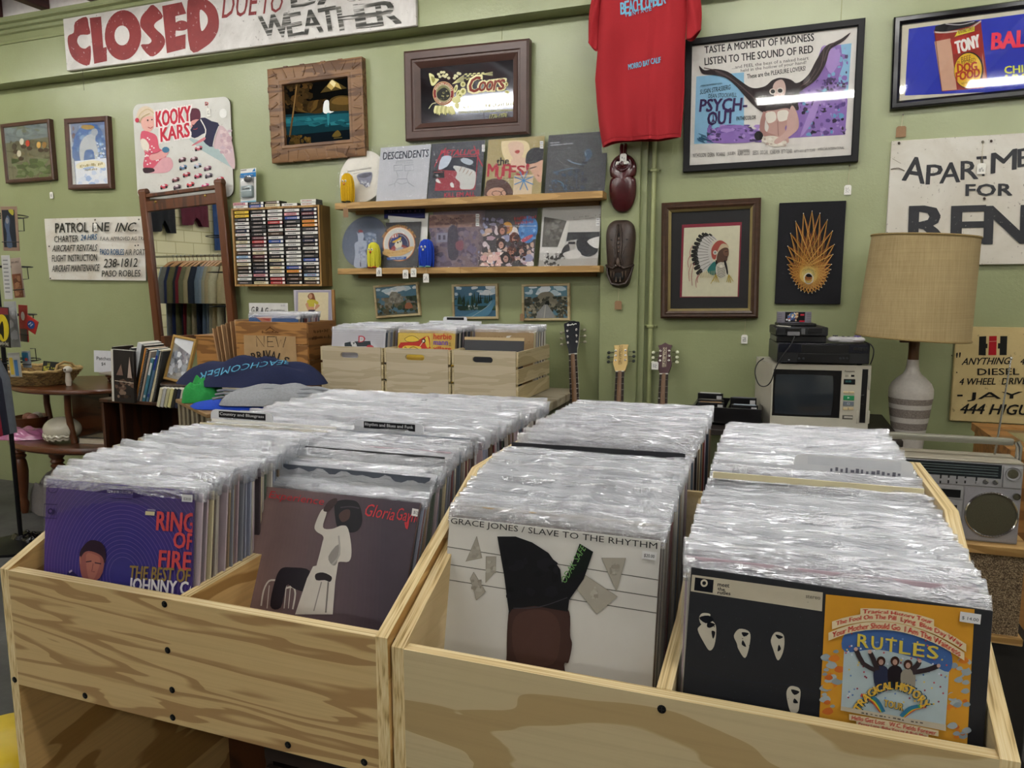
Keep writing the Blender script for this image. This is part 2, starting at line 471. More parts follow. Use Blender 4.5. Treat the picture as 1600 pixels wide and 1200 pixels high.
def block_wall():
    mt, nt, b = _new('painted_block'); tc = _nd(nt, 'ShaderNodeTexCoord'); sp = _nd(nt, 'ShaderNodeSeparateXYZ'); mp = _nd(nt, 'ShaderNodeCombineXYZ')
    nt.links.new(tc.outputs['Object'], sp.inputs[0]); nt.links.new(sp.outputs[1], mp.inputs[0]); nt.links.new(sp.outputs[2], mp.inputs[1])
    br = _nd(nt, 'ShaderNodeTexBrick'); nt.links.new(mp.outputs[0], br.inputs['Vector'])
    br.inputs['Color1'].default_value = lin('#fbf2c4')+(1,); br.inputs['Color2'].default_value = lin('#f5ebba')+(1,); br.inputs['Mortar'].default_value = lin('#d2c896')+(1,)
    br.inputs['Scale'].default_value = 1.6; br.inputs['Mortar Size'].default_value = .012
    nt.links.new(br.outputs[0], b.inputs['Base Color']); b.inputs['Roughness'].default_value = .6; return mt
X0, X1, Y0 = -7.4, 3.2, -6.2
mb = MB(); mb.box(X0, X1, Y0, YW, -.1, 0, concrete()); struct('floor', mb)
mb = MB(); mb.box(X0, X1, YW, YW+.12, 0, 3.5, GREEN); struct('wall_back', mb)
mb = MB(); mb.box(X0-.12, X0, Y0, YW, 0, 3.5, block_wall()); struct('wall_left', mb)
mb = MB(); mb.box(X1, X1+.12, Y0, YW, 0, 3.5, M('#c9c7b4', .6)); struct('wall_right', mb)
mb = MB(); mb.box(X0, X1, Y0-.12, Y0, 0, 3.5, M('#5d5c54', .7)); struct('wall_front', mb)
mb = MB(); mb.box(X0, X1, Y0, YW, 3.5, 3.6, M('#f2ece8', .7)); struct('ceiling', mb)
# boxed beam along the head of the back wall, with a stepped moulding
mb = MB(); mb.box(X0, X1, 3.68, YW, 2.806, 3.5, GREEN); struct('trim_1', mb)
mb = MB()
prof = [(3.68, 3.045), (3.668, 3.045), (3.662, 3.056), (3.668, 3.066), (3.668, 3.098), (3.655, 3.104), (3.655, 3.112), (3.662, 3.116), (3.662, 3.128), (3.645, 3.134), (3.645, 3.142), (3.652, 3.146), (3.652, 3.158), (3.63, 3.164), (3.63, 3.172), (3.64, 3.178), (3.64, 3.2), (3.68, 3.2)]
mb.prism(prof, 'x', X0, X1, GREEN); struct('trim_2', mb)
mb = MB(); mb.box(X0, X1, 3.66, 3.68, 3.201, 3.5, M('#ece6e4', .7)); struct('trim_60', mb)
# pilaster
mb = MB(); mb.box(-.872, -.676, 3.74, YW, 0, 2.806, GREEN, .003); mb.box(-.676, -.645, 3.77, YW, 0, 2.806, GREEN, .002); struct('trim_3', mb)
# narrow joints of the wall boards
mb = MB()
mb.box(.205, .209, 3.7985, YW, 2.3, 2.806, M('#7d8152', .6)); struct('trim_4', mb)
mb = MB(); mb.box(-1.43, -1.427, 3.7985, YW, 2.3, 2.806, M('#8d9162', .6)); struct('trim_5', mb)
# dark rafters
DARKRED = wood('#4c1d1a', '#331110', 'y', 3, 8, 90, .5, '#1a0808')
k = 6; x = -4.06-.42*7
while x < X1-.2:
    mb = MB(); mb.box(x-.03, x+.03, Y0, 3.659, 3.2, 3.499, DARKRED, .004); struct('trim_%d' % k, mb); k += 1; x += .42
# pipe on the wall
MP = M('#9aa070', .4, nz=.04)
t = thing('wall_pipe', 'thin green painted pipe running up the wall beside the red shirt', 'pipe', (-.614, YW, 0))
mb = MB(); mb.tube([(0, -.02, .0), (0, -.02, 2.8)], .012, MP, 10); mb.obj('pipe', t)
for z in (1.245, 2.02):
    mb = MB(); mb.box(-.034, .034, -.006, 0, z-.008, z+.008, MP, .002); mb.box(-.017, .017, -.036, -.002, z-.008, z+.008, MP, .004)
    for s in (-1, 1): mb.ell((s*.027, -.007, z), (.005, .004, .005), M('#6c6f4a', .4), 8, 6)
    mb.obj('pipe_clip', t)
# ------------------------------------------------------------------ fluorescent lamps under the rafters
def lamp_proto():
    t = thing('fluorescent_light', 'white twin tube strip light hung under the dark rafters', 'ceiling light', group='strip lights under the rafters')
    mb = MB(); mb.prism([(-.045, .09), (.045, .09), (.045, .05), (.03, .02), (-.03, .02), (-.045, .05)], 'x', -.62, .62, M('#e8e8e4', .4)); mb.obj('housing', t)
    for s in (-1, 1):
        mb = MB(); mb.tube([(-.6, s*.055, .012), (.6, s*.055, .012)], .016, emit(TUBE_COLOR, TUBE), 8); mb.obj('tube', t)
    for s in (-1, 1):
        mb = MB(); mb.box(s*.62-.012, s*.62+.012, -.075, .075, -.01, .06, M('#d8d8d4', .4), .003); mb.obj('lamp_holder', t)
    return t
lamp = None
for yy, zz, xs in ((2.45, 3.1, (-5.4, -3.6, -1.8, 0.0, 1.8)), (.22, 3.1, (-6.2, -4.5, -2.72, .33, 2.0)), (-1.9, 3.1, (-5.6, -4.1, -2.3, 1.65, 2.55)), (-4.2, 3.1, (-5.4, -2.7, 0.0, 2.2))):  # the third row is made up, added behind the camera for more frontal light
    for xx in xs:
        if lamp is None: lamp = lamp_proto(); lamp.location = (xx, yy, zz)
        else: dup(lamp, (xx, yy, zz))
# ------------------------------------------------------------------ record bins
PLY_L = wood('#cbb07c', '#a58456', 'x', 8.0, 10, 190, .55, '#97784a', 3.1, .12)
PLY_R = wood('#c8b78f', '#b0986a', 'x', 5.0, 5.0, 110, .55, '#8a7047', 9.3, .3)
PLY_LY = wood('#cfa96c', '#a67e44', 'y', 4.0, 5, 150, .55, '#74542a', 1.2, .2)
PLY_RY = wood('#dcc89c', '#c6ae80', 'y', 2.4, 3, 110, .55, '#93794c', 4.2, .3)
SHADEPLY = wood('#5a3417', '#3a200e', 'y', 3, 5, 120, .55, '#2c180a', 2.0)  # shade of the closed space under the bins is put into this colour
BLACKSCREW = M('#131313', .35, .6)
TH = .018
def screw(t, x, y, z, axis='y'):
    mb = MB(); mb.lathe([(.0001, -.0015), (.0035, -.0016), (.0052, -.0006), (.0055, .002)], BLACKSCREW, (0, 0, 0), 12, 'y')
    mb.box(-.003, .003, -.0019, -.0012, -.0006, .0006, M('#4a4a4a', .3, .8)); mb.box(-.0006, .0006, -.0019, -.0012, -.003, .003, M('#4a4a4a', .3, .8))
    return mb.obj('screw', t, (x, y, z), (0, 0, R(90) if axis == 'x' else 0))
def record_bin(label, x0, y0, w, zf, zfl, peak, face, side, dtop, screws, dx=0.):
    t = thing('record_bin', label, 'record bin', (x0, y0, 0), group=None)
    D = .96
    ey, ex = plyedge('y', 'x'), plyedge('x', 'y')
    prof = [(0, 0), (0, zf), (.33, peak), (D-.33, peak), (D, zf), (D, 0)]
    for xa in (0, w-TH):
        mb = MB(); mb.prism(prof, 'x', xa, xa+TH, side, ex); mb.obj('side_board', t)
    mb = MB(); mb.box(TH, w-TH, 0, TH, zf-.2, zf-.001, face)
    for f in mb.bm.faces:
        if f.normal.z > .9: f.material_index = mb.mi(ey)
    mb.obj('front_board', t)
    mb = MB(); mb.box(TH, w-TH, D-TH, D, zf-.2, zf-.001, face); mb.obj('back_board', t)
    mb = MB(); mb.box(TH, w-TH, TH, D-TH, zfl-TH, zfl, side); mb.obj('bottom_board', t)
    mb = MB(); mb.box(TH, w-TH, D/2-.012, D/2-.002, zfl, peak-.045, side); mb.box(TH, w-TH, D/2+.002, D/2+.012, zfl, peak-.05, side)
    for f in mb.bm.faces:
        if f.normal.z > .9: f.material_index = mb.mi(ey)
    mb.obj('partition', t)
    xm = w/2+dx
    mb = MB(); mb.prism([(TH, zfl), (TH, dtop[0]), (.19, dtop[1]), (D/2-.012, dtop[2]), (D/2-.012, zfl)], 'x', xm-TH/2, xm+TH/2, side, ex); mb.obj('divider', t)
    mb = MB(); mb.prism([(D-TH, zfl), (D-TH, dtop[0]), (D-.19, dtop[1]), (D/2+.012, dtop[2]), (D/2+.012, zfl)], 'x', xm-TH/2, xm+TH/2, side, ex); mb.obj('divider', t)
    mb = MB(); mb.box(TH, w-TH, .05, D-.05, .30, .318, SHADEPLY); mb.obj('lower_shelf', t)
    mb = MB(); mb.box(TH, w-TH, D/2-.009, D/2+.009, .05, zfl-TH, SHADEPLY); mb.obj('back_panel', t)
    for px, py in screws:
        p = at(px, py, y0); screw(t, p.x-x0, 0, p.z)
    return t
LX, LY, LW = -1.1856, .8007, .721
RX, RY, RW = -.4620, .806, .708
binL = record_bin('yellow pine plywood record bin with two compartments, left of the pair', LX, LY, LW, .992, .806, 1.143, PLY_L, PLY_LY, (.992, 1.0, 1.09),
    [(257, 944), (262, 1016), (269, 1078), (270, 1121), (23, 1062), (133, 1087), (450, 1164), (569, 1191)], .008)
binR = record_bin('pale plywood record bin with two compartments, right of the pair', RX, RY, RW, .979, .797, 1.14, PLY_R, PLY_RY, (.979, .99, 1.085), [(1034, 1108)])
screw(binL, LW, .02, .978, 'x').rotation_euler = (0, 0, R(90))
# dark slatted crate on the lower shelf of the left bin, and another under the right one
def dark_crate(label, x, y):
    m = wood('#3a2414', '#22140a', 'x', 3, 6, 120, .6, '#180c06', x)
    t = thing('slatted_crate', label, 'crate', (x, y, .318))
    for k in range(7):
        mb = MB(); mb.box(-.16, .16, 0, .012, .01+k*.055, .05+k*.055, m, .002); mb.obj('slat', t)
    for sx in (-1, 1):
        mb = MB(); mb.box(sx*.16-.008, sx*.16+.008, .012, .30, 0, .4, m, .002); mb.obj('end_panel', t)
    return t
dark_crate('dark brown slatted crate on the shelf under the left record bin', -.68, 1.0)

# ------------------------------------------------------------------ records in clear sleeves
rnd = random.Random(7)
HAZY = [plastic(.32, .3, .9, 0.), plastic(.42, .26, .9, 1.), plastic(.2, .36, .9, 2.)]
CLEAR = glass((1, 1, 1), .012, .18, .03)
CARD = ['#e6e2d6', '#d8d3c4', '#c9c4b8', '#efece4', '#1e1f24', '#2b2a2e', '#39404c', '#5a4a40', '#7c6a54', '#a08a6a', '#b9b2a8', '#8a8f98', '#5d6a78', '#7a3a34', '#b4a0a8', '#d9cfa8', '#4b5a4a', '#9aa0b4', '#c4b4bc', '#403038']
def card_mesh(col, edge=None):
    mb = MB(); m = M(col, .55, nz=.05, ns=14.); e = M(edge or col, .7)
    mb.box(-.157, .157, -.0015, .0015, 0, .314, m, .0006)
    return mb.mesh('record', sharp=40)
card_meshes = [card_mesh(c) for c in CARD]
def poly_mesh(seed, flap=.024, haze=0):
    """clear sleeve round the card, its open flap crinkled and drooping back"""
    rd = random.Random(seed); mb = MB(); hz = HAZY[haze]
    nx = 30; ph = [rd.uniform(0, 6.28) for _ in range(6)]; fr = [rd.uniform(14, 110) for _ in range(6)]; am = [rd.uniform(.3, 1.) for _ in range(6)]
    droop = rd.uniform(.4, 1.0); tilt = rd.uniform(-.002, .002)
    def wv(x, k): return sum(a*math.sin(f*x+p+k) for a, f, p in zip(am, fr, ph))/2.6
    ns = 5
    for side in (-1, 1):
        rows = [[mb.bm.verts.new((-.162+.324*i/nx, side*(.0004 if z == 0 else .0024), z)) for i in range(nx+1)] for z in (0., .300, .312)]
        y = [side*.0024]*(nx+1); z = [.312]*(nx+1)
        for q in range(1, ns+1):
            row = []
            for i in range(nx+1):
                x = -.162+.324*i/nx
                th = droop*(q/ns)**.8*(1+.35*wv(x, side*.5)) + .24*wv(x*1.7+.3*q, 2+side) + side*.04
                y[i] += math.sin(th)*flap/ns; z[i] += math.cos(th)*flap/ns
                row.append(mb.bm.verts.new((x, y[i], z[i]+tilt*x/.16+.0008*math.sin(83*x+ph[0])*q/ns)))
            rows.append(row)
        for j in range(len(rows)-1):
            if j < 1 and side > 0: continue
            m = CLEAR if j < 1 else hz
            for i in range(nx):
                f = mb.bm.faces.new((rows[j][i], rows[j][i+1], rows[j+1][i+1], rows[j+1][i])); f.material_index = mb.mi(m); f.smooth = True
    return mb.mesh('plastic_sleeve', recalc=False)
poly_meshes = [poly_mesh(s, rnd.uniform(.017, .025), s % 3) for s in range(14)]
def record(x, yb, zb, lean, label, group, ci=None, pi=None, plast=True):
    o = bpy.data.objects.new('vinyl_record', card_meshes[rnd.randrange(len(CARD)) if ci is None else ci]); COL.objects.link(o)
    o.location = (x, yb, zb); o.rotation_euler = (-lean, rnd.uniform(-.006, .006), rnd.uniform(-.012, .012))
    tag(o, label, 'record', group)
    if plast:
        p = bpy.data.objects.new('plastic_sleeve', poly_meshes[rnd.randrange(14) if pi is None else pi]); COL.objects.link(p); p.parent = o
    return o
def xc(x0, w, k): return x0 + w/4 + (TH/4 if k == 0 else -TH/4) + (w/2-TH/2)*k*1.0
# (column, centre x, front bottom y, base z front, base z back, lean front, number, label of the front record, wording of the rest)
COLS = [
    ('far left compartment', -.980, .8225, .824, .836, R(8), 57),
    ('second compartment from the left', -.686, .902, .816, .836, R(24), 52),
    ('third compartment from the left', -.2945, .904, .800, .83, R(12.6), 52),
    ('far right compartment', .064, .829, .799, .803, R(8), 60)]
front = []
# (column, place) -> colour, extra height, wording: bare sleeves that stand a little proud of their neighbours
SPEC = {(0, 49): (15, .022, 'cream'), (0, 53): (3, .024, 'white'), (1, 9): (6, .022, 'slate grey'), (1, 23): (4, .024, 'black'), (1, 29): (14, .02, 'pinkish grey'), (1, 46): (11, .022, 'blue grey'), (2, 3): (9, .016, 'tan'), (2, 49): (4, .026, 'black'), (3, 3): (14, .014, 'pinkish grey'), (3, 50): (4, .026, 'black'), (3, 56): (15, .028, 'cream')}
for ci, (cn, cx, yb0, zb0, zb1, ln, n) in enumerate(COLS):
    lab = 'sleeved record packed behind the front one in the %s' % cn
    yend = 1.252
    for k in range(n):
        t = k/(n-1); yb = yb0+(yend-yb0)*t
        if k == 0: front.append((cx, yb, zb0, ln)); continue
        lean = ln*(1-t)**1.3 + R(2.5)*t + R(rnd.uniform(-.6, .6))
        zb = zb0+(zb1-zb0)*min(1, t*1.6) + rnd.choice((-.004, -.002, -.001, 0, 0, .001, .003, .006))
        # keep the tops in order and clear of the partition
        yb = min(yb, 1.262-.315*math.sin(lean)+.02*0) if t > .5 else yb
        if (ci, k) in SPEC:
            c_, dz, w_ = SPEC[(ci, k)]; record(cx, yb, zb0+(zb1-zb0)*min(1, t*1.6)+dz-.004, lean, 'bare %s record standing taller than its neighbours in the %s' % (w_, cn), 'bare records standing tall in the %s' % cn, c_, plast=False); continue
        record(cx+rnd.uniform(-.003, .003), yb, zb, lean, lab, 'sleeved records in the %s' % cn)
# the far halves of the bins: hundreds more, as one packed mass
def packed(name, label):
    mb = MB(); rd = random.Random(31)
    cm = [M(c, .55, nz=.05, ns=14.) for c in CARD]
    for ci, (cn, cx, *_r) in enumerate(COLS):
        n = 56; zb = (.838, .838, .842, .812)[ci]
        for k in range(n):
            t = k/(n-1); yb = 1.30+.40*t; lean = R(2)+R(rd.uniform(-1, 1)); dz = zb+rd.uniform(-.004, .004); dx = cx+rd.uniform(-.004, .004)
            T = Matrix.Translation((dx, yb, dz)) @ Matrix.Rotation(lean*(1-2*t), 4, 'X')
            mb.box(-.157, .157, -.0015, .0015, 0, .314, rd.choice(cm), T=T)
            q = poly_meshes[rd.randrange(14)]
            vs = [mb.bm.verts.new(T @ v.co) for v in q.vertices]
            hz = HAZY[rd.randrange(3)]
            for p in q.polygons:
                if p.material_index == 0 and p.vertices[0] < 31: continue
                f = mb.bm.faces.new([vs[i] for i in p.vertices]); f.material_index = mb.mi(hz); f.smooth = True
    o = mb.obj(name, recalc=False, sharp=None); tag(o, label, 'record', 'sleeved records in the far halves of the bins', 'stuff'); return o
packed('vinyl_record', 'hundreds of sleeved records packed in the far halves of both bins')
# front record of every compartment, with its printed cover
def front_record(k, label, col, ry=0.):
    cx, yb, zb, ln = front[k]
    o = bpy.data.objects.new('vinyl_record', card_mesh(col)); COL.objects.link(o)
    o.location = (cx, yb, zb); o.rotation_euler = (-ln, ry, 0); tag(o, label, 'record')
    return o
# ------------------------------------------------------------------ signs and pictures on the back wall
def C(k): return {1: (0, 0, 3.75), 2: (400, 0, 3.4783), 3: (840, 0, 4), 4: (1200, 0, 4), 5: (0, 300, 4), 6: (350, 280, 4), 7: (700, 220, 4), 8: (1000, 290, 4.6147)}[k]
def hole(o, p, rr=.006, z=-.001):
    pass
def price_tag(label, px, py, y, kind='white', string=None, nail=None, size=(.030, .044), group=None, cat='price tag'):
    """hanging paper tag: (px, py) is its top in the photo, string the point it hangs from"""
    p = at(px, py, y)
    t = thing('price_tag', label, cat, p, (0, 0, 0), group)
    w, h = size; c = M('#e9e7df' if kind == 'white' else '#8a6a4a', .7, nz=.08, ns=120.)
    mb = MB(); k = .006
    mb.prism([(-w/2, -h), (w/2, -h), (w/2, -k), (w/2-k, 0), (-w/2+k, 0), (-w/2, -k)], 'y', -.0008, .0008, c); mb.obj('card', t)
    if kind == 'white':
        a = Art(mw(t), .0009); a.local(); g = '#55585c'
        rd = random.Random(int(px*7+py))
        for i in range(5):
            for j in range(4):
                if rd.random() < .6: a.rect(-w*.28+j*w*.14, -h*.3-i*h*.1, -w*.18+j*w*.14, -h*.36-i*h*.1, g)
        a.obj('print', t)
    if string:
        q = at(string[0], string[1], y)-p
        mb = MB(); mb.tube([(0, 0, -.004), (q.x, q.y, q.z)], .0009, M('#b7a888', .8), 5); mb.obj('string', t)
        mb = MB(); mb.ell((q.x, q.y, q.z), (.004, .004, .004), M('#8a8478', .4, .6), 8, 6); mb.obj('pin', t)
    return t
def frame(t, w, h, prof, m, inset, back='#888', y=0):
    mb = MB(); mb.sweep(prof, w, h, m); return mb.obj('frame', t, sharp=30)
GL = glass()
def pane(t, w, h, d, name='glass', m=None):
    mb = MB(); mb.box(-w/2, w/2, -d-.0012, -d, -h/2, h/2, m or GL); return mb.obj(name, t)
def backing(t, w, h, d, col, name='mat_board', m=None):
    mb = MB(); mb.box(-w/2, w/2, -d, -.001, -h/2, h/2, m or M(col, .7)); return mb.obj(name, t)
DKWOOD = wood('#4a3020', '#33200f', 'x', 3, 8, 120, .4, '#1e120a')

# --- CLOSED DUE TO BAD WEATHER
SIGNW = None
def worn(base, stain, speck, s1=3., s2=60., r=.6):
    key = ('worn', base, stain, speck, s1, s2)
    if key in _M: return _M[key]
    mt, nt, b = _new('worn_paint'); v = _coord(nt)
    c = _mix(nt, _ramp(nt, _noise(nt, v, s1, 5, .65, .6), [(.42, '#000000'), (.72, '#ffffff')]), base, stain)
    c = _mix(nt, _ramp(nt, _noise(nt, v, s2, 3, .6), [(.66, '#000000'), (.72, '#dddddd')]), c, speck)
    nt.links.new(c, b.inputs['Base Color']); b.inputs['Roughness'].default_value = r
    _bump(nt, b, _noise(nt, v, s2, 3, .6), .2, .002)
    _M[key] = mt; return mt
t, w, h = hang('wooden_sign', 'long white sign painted CLOSED in red, leaning on the beam under the rafters', 'sign', [(99, 27), (108, 113), (651, 39), (652, -60)], 3.665)
t.rotation_euler = (0, t.rotation_euler[1], 0)
mb = MB(); mb.box(-w/2, w/2, -.012, .012, -h/2, h/2, worn('#d9d6d2', '#b9b5b0', '#77736c', 4., 45.), .004); mb.obj('board', t)
a = Art(mw(t), .0125).crop(*C(1)); RED = worn('#842829', '#742022', '#c9b4b0', 8., 55.)
a.blob([(505, 98), (440, 130), (432, 190), (400, 210), (398, 260), (420, 330), (470, 372), (525, 378), (531, 270), (500, 285), (470, 275), (452, 240), (470, 205), (527, 200), (520, 150)], RED, 3)
a.poly([(525, 105), (592, 97), (605, 280), (625, 275), (627, 358), (552, 374)], RED)
a.ell(721, 206, 107, 147, RED, 32, 0.05); a.ell(715, 208, 44, 58, '#d4d1cd', 24)
a.blob([(898, 28), (955, 95), (915, 130), (905, 160), (960, 215), (965, 260), (930, 310), (880, 330), (825, 265), (870, 258), (888, 235), (850, 190), (822, 150), (828, 100), (860, 60)], RED, 3)
a.poly([(950, 35), (1065, 12), (1092, 80), (1028, 95), (1030, 130), (1075, 140), (1060, 180), (1030, 180), (1028, 215), (1088, 200), (1087, 285), (978, 312)], RED); a.ell(1065, 150, 42, 30, RED)
a.blob([(1100, 5), (1190, -10), (1260, 40), (1283, 120), (1270, 200), (1210, 270), (1115, 292)], RED, 4); a.blob([(1172, 60), (1212, 90), (1215, 140), (1180, 180)], '#d4d1cd', 4)
a.text('DUE', (1300, 108), (1500, 88), (1315, -40), RED, .01); a.text('TO', (1520, 85), (1650, 70), (1535, -30), RED, .01)
a.crop(*C(2)); BLK, nt_, b_ = _new('streaked_paint'); nt_.links.new(_ramp(nt_, _noise(nt_, _coord(nt_, (4, 4, 75)), 1., 3, .6), [(.44, '#33332f'), (.54, '#6a6862'), (.6, '#c4c1bd')]), b_.inputs[0]); b_.inputs['Roughness'].default_value = .7
a.text('BAD', (195, 40), (760, -20), (185, -95), BLK, .05)
for x0, x1, ch, y0, y1 in ((20, 190, 'W', 215, 198), (165, 260, 'E', 205, 190), (250, 365, 'A', 190, 172), (345, 450, 'T', 175, 160), (445, 570, 'H', 165, 152), (560, 680, 'E', 152, 140), (655, 790, 'R', 140, 125)):
    a.text(ch, (x0+15, y0), (x1, y1), (x0-5, y0-125), BLK, .055)
a.obj('print', t)
mb = MB(); mb.tube([(-w/2+.13, -.005, -h/2), (-w/2+.135, -.01, -h/2-.13)], .0012, M('#4a463c', .8), 5); mb.obj('cord', t)

# --- two small framed pictures at the left
t, w, h = hang('framed_picture', 'small framed painting of riders on horses, far left on the wall', 'picture', [(2, 195), (12, 287), (88, 281), (78, 186)], YW-.02)
WF = M('#4a3022', .4, nz=.2, ns=20.)
frame(t, w, h, [(0, -.02), (0, .012), (.008, .016), (.022, .012), (.026, .004)], WF, 0)
mb = MB(); mb.box(-w/2+.02, w/2-.02, -.004, .0, -h/2+.02, h/2-.02, M('#5f6046', .6)); cv = mb.obj('canvas', t)
a = Art(mw(t), .0045).crop(*C(1))
a.poly([(20, 735), (275, 712), (300, 800), (30, 840)], '#7d8f98'); a.busy(40, 730, 270, 800, 26, ['#6d8290', '#8ea0a6', '#5f7480', '#6d7a64'], 10, 28, 3, 1.4)
a.busy(60, 820, 290, 930, 60, ['#4b4b33', '#6a5b3a', '#8a7a55', '#3c3a2a', '#7b7d5f'], 6, 16, 4); a.busy(70, 930, 310, 1040, 40, ['#5d6b3f', '#6d7a4c', '#4f5a36', '#77805a'], 10, 26, 5, 1.5)
for x, y, c in ((130, 830, '#d8d2bc'), (165, 840, '#b3452f'), (230, 850, '#c39a54'), (262, 850, '#8a6a3a'), (85, 860, '#4a4334'), (115, 900, '#c8c1a6')): a.ell(x, y, 13, 20, c, 8); a.ell(x+10, y+30, 16, 12, '#4c4030', 8)
a.obj('painting', t); pane(t, w-.045, h-.045, .007)
price_tag('white tag hanging under the horse riders picture', 80, 300, YW-.008, string=(79, 284))
t, w, h = hang('framed_picture', 'narrow framed blue poster of a pale wolf, beside the CLOSED sign cord', 'picture', [(102, 187), (110, 296), (178, 295), (169, 181)], YW-.02)
frame(t, w, h, [(0, -.02), (0, .014), (.01, .018), (.028, .014), (.034, .004)], M('#4d2f24', .4, nz=.2, ns=20.), 0)
mb = MB(); mb.box(-w/2+.02, w/2-.02, -.004, 0, -h/2+.02, h/2-.02, M('#dfe3e8', .6)); mb.obj('backing', t)
a = Art(mw(t), .0045).crop(*C(1))
a.poly([(412, 725), (612, 705), (640, 1075), (445, 1088)], '#8c9fc8'); a.busy(420, 730, 615, 930, 50, ['#6f9ad6', '#a8c3ea', '#4f7fc4', '#c3d4ee', '#8a6a7c'], 8, 22, 8)
a.blob([(440, 940), (432, 830), (460, 760), (520, 725), (580, 745), (615, 820), (625, 925)], '#3f7fd0', 4); a.busy(450, 760, 610, 930, 30, ['#2f6fc4', '#6fa4e2', '#9cc4f0'], 8, 18, 9)
a.ell(515, 745, 40, 14, '#d9b060'); a.blob([(470, 850), (500, 800), (545, 780), (570, 760), (560, 820), (580, 900), (560, 935), (545, 880), (500, 885), (490, 945), (470, 930)], '#dfe6f0', 4)
a.ell(555, 775, 20, 22, '#c9d2e2'); a.busy(560, 830, 620, 940, 20, ['#e3ecf6', '#b9cfe9'], 4, 9, 12)
a.poly([(440, 945), (630, 925), (640, 1075), (450, 1085)], '#e6e9ee'); a.busy(445, 960, 630, 1080, 18, ['#cfd9ea', '#dfe5ee', '#a9bfe0'], 10, 22, 13)
a.blob([(455, 960), (535, 940), (612, 952), (610, 985), (540, 975), (460, 990)], '#ece6cc', 4); a.marks((470, 985), (605, 970), 20, '#9a8a4c', 3, .95); a.marks((500, 1005), (575, 998), 16, '#9a8a4c', 4, .95)
a.obj('print', t); pane(t, w-.06, h-.06, .007)

# --- KOOKY KARS display card
t, w, h = hang('display_card', 'large round-cornered toy display card lettered KOOKY KARS', 'sign', [(207, 163), (217, 313), (369, 306), (357, 152)], YW-.012)
mb = MB(); rr = .05; pts = []
for cx, cz, a0 in ((w/2-rr, -h/2+rr, -90), (w/2-rr, h/2-rr, 0), (-w/2+rr, h/2-rr, 90), (-w/2+rr, -h/2+rr, 180)):
    for i in range(6): an = R(a0+18*i); pts.append((cx+rr*math.cos(an), cz+rr*math.sin(an)))
mb.prism(pts, 'y', -.004, .004, worn('#d5d5cf', '#c6c4bb', '#a8a69c', 3., 70.), M('#4a3b2c', .6)); mb.obj('card', t)
a = Art(mw(t), .0045).crop(*C(1))
a.poly([(1090, 800), (1260, 850), (1370, 990), (1180, 880)], '#a9bcbc'); a.blob([(1100, 700), (1115, 640), (1165, 640), (1175, 690), (1150, 720)], '#5a2a3a', 3)
a.blob([(1115, 715), (1165, 700), (1172, 750), (1150, 768), (1125, 760)], '#d99a94', 3); a.blob([(1110, 770), (1180, 690), (1240, 710), (1285, 735), (1250, 860), (1190, 825), (1200, 780), (1140, 810)], '#2a2a44', 3)
a.line([(1175, 700), (1205, 760), (1195, 810)], .008, '#e6e3dc', 3); a.blob([(1125, 850), (1195, 805), (1200, 820), (1140, 850)], '#cf7f86', 3)
a.blob([(1285, 735), (1345, 790), (1372, 900), (1375, 990), (1340, 960), (1295, 880), (1250, 860)], '#cdb4b8', 3); a.busy(1290, 760, 1360, 900, 26, ['#bfa2aa', '#d8c4c4', '#c4aeb8'], 6, 14, 2)
a.blob([(800, 700), (815, 640), (860, 622), (905, 650), (910, 690), (880, 680), (840, 720)], '#dccbb4', 3); a.blob([(830, 700), (880, 680), (908, 700), (900, 750), (870, 775), (835, 750)], '#e3b0a4', 3)
a.blob([(830, 770), (880, 775), (920, 800), (935, 870), (975, 890), (960, 960), (900, 990), (840, 980), (850, 900), (825, 840)], '#cf5a6e', 3)
for i in range(26):
    rd = random.Random(i); a.ell(840+rd.random()*110, 790+rd.random()*180, 5, 5, '#eedfe0', 8)
a.blob([(825, 820), (850, 815), (875, 850), (865, 890), (835, 870)], '#e6dfd0', 3); a.blob([(880, 910), (960, 880), (990, 890), (960, 925), (890, 940)], '#dd9f9c', 3); a.ell(972, 878, 22, 18, '#4a7a98', 10)
a.blob([(900, 985), (950, 930), (1000, 925), (1015, 975), (980, 1010), (910, 1015), (860, 1010)], '#d8a3aa', 3); a.blob([(840, 985), (895, 985), (905, 1005), (850, 1015)], '#3a2a30', 3)
for s, b, r_, tl in (('KOOKY', (918, 745), (1118, 712), (915, 655)), ('KARS', (945, 832), (1112, 800), (942, 752))):
    a.text(s, (b[0]-6, b[1]+7), (r_[0]+6, r_[1]+7), (tl[0]-6, tl[1]-6), '#efe6e4', .13); a.text(s, b, r_, tl, '#bd2c3f', .06)
a.text('D', (1203, 618), (1222, 618), (1203, 598), '#b23a44', .06)
for x, y, c in ((1165, 868, '#b45a68'), (1070, 935, '#6a4a50'), (1138, 932, '#7a5a60'), (1075, 980, '#5a7a98'), (1160, 970, '#a8b4c8'), (1218, 985, '#8a6070'), (1095, 1022, '#a8444f'), (1162, 1030, '#b04a60'), (1225, 1028, '#66606a'), (1032, 1052, '#7a4a50'), (963, 1092, '#c04a58'), (1040, 1095, '#6a5a62'), (1118, 1080, '#c04a50'), (1205, 1088, '#c04a78'), (1292, 1050, '#c04a58')):
    a.ell(x, y, 24, 13, c, 10, -.3); a.ell(x-3, y-6, 10, 7, '#d9c9cc', 8)
    for dx in (-15, 14): a.ell(x+dx, y+8-dx*.3, 7, 7, '#2a2428', 8)
a.ell(1310, 665, 22, 28, '#e6e6e2')
for x, y in ((868, 705), (893, 702), (1133, 735), (1155, 730)): a.ell(x, y, 4, 5, '#3a2a2a', 8)
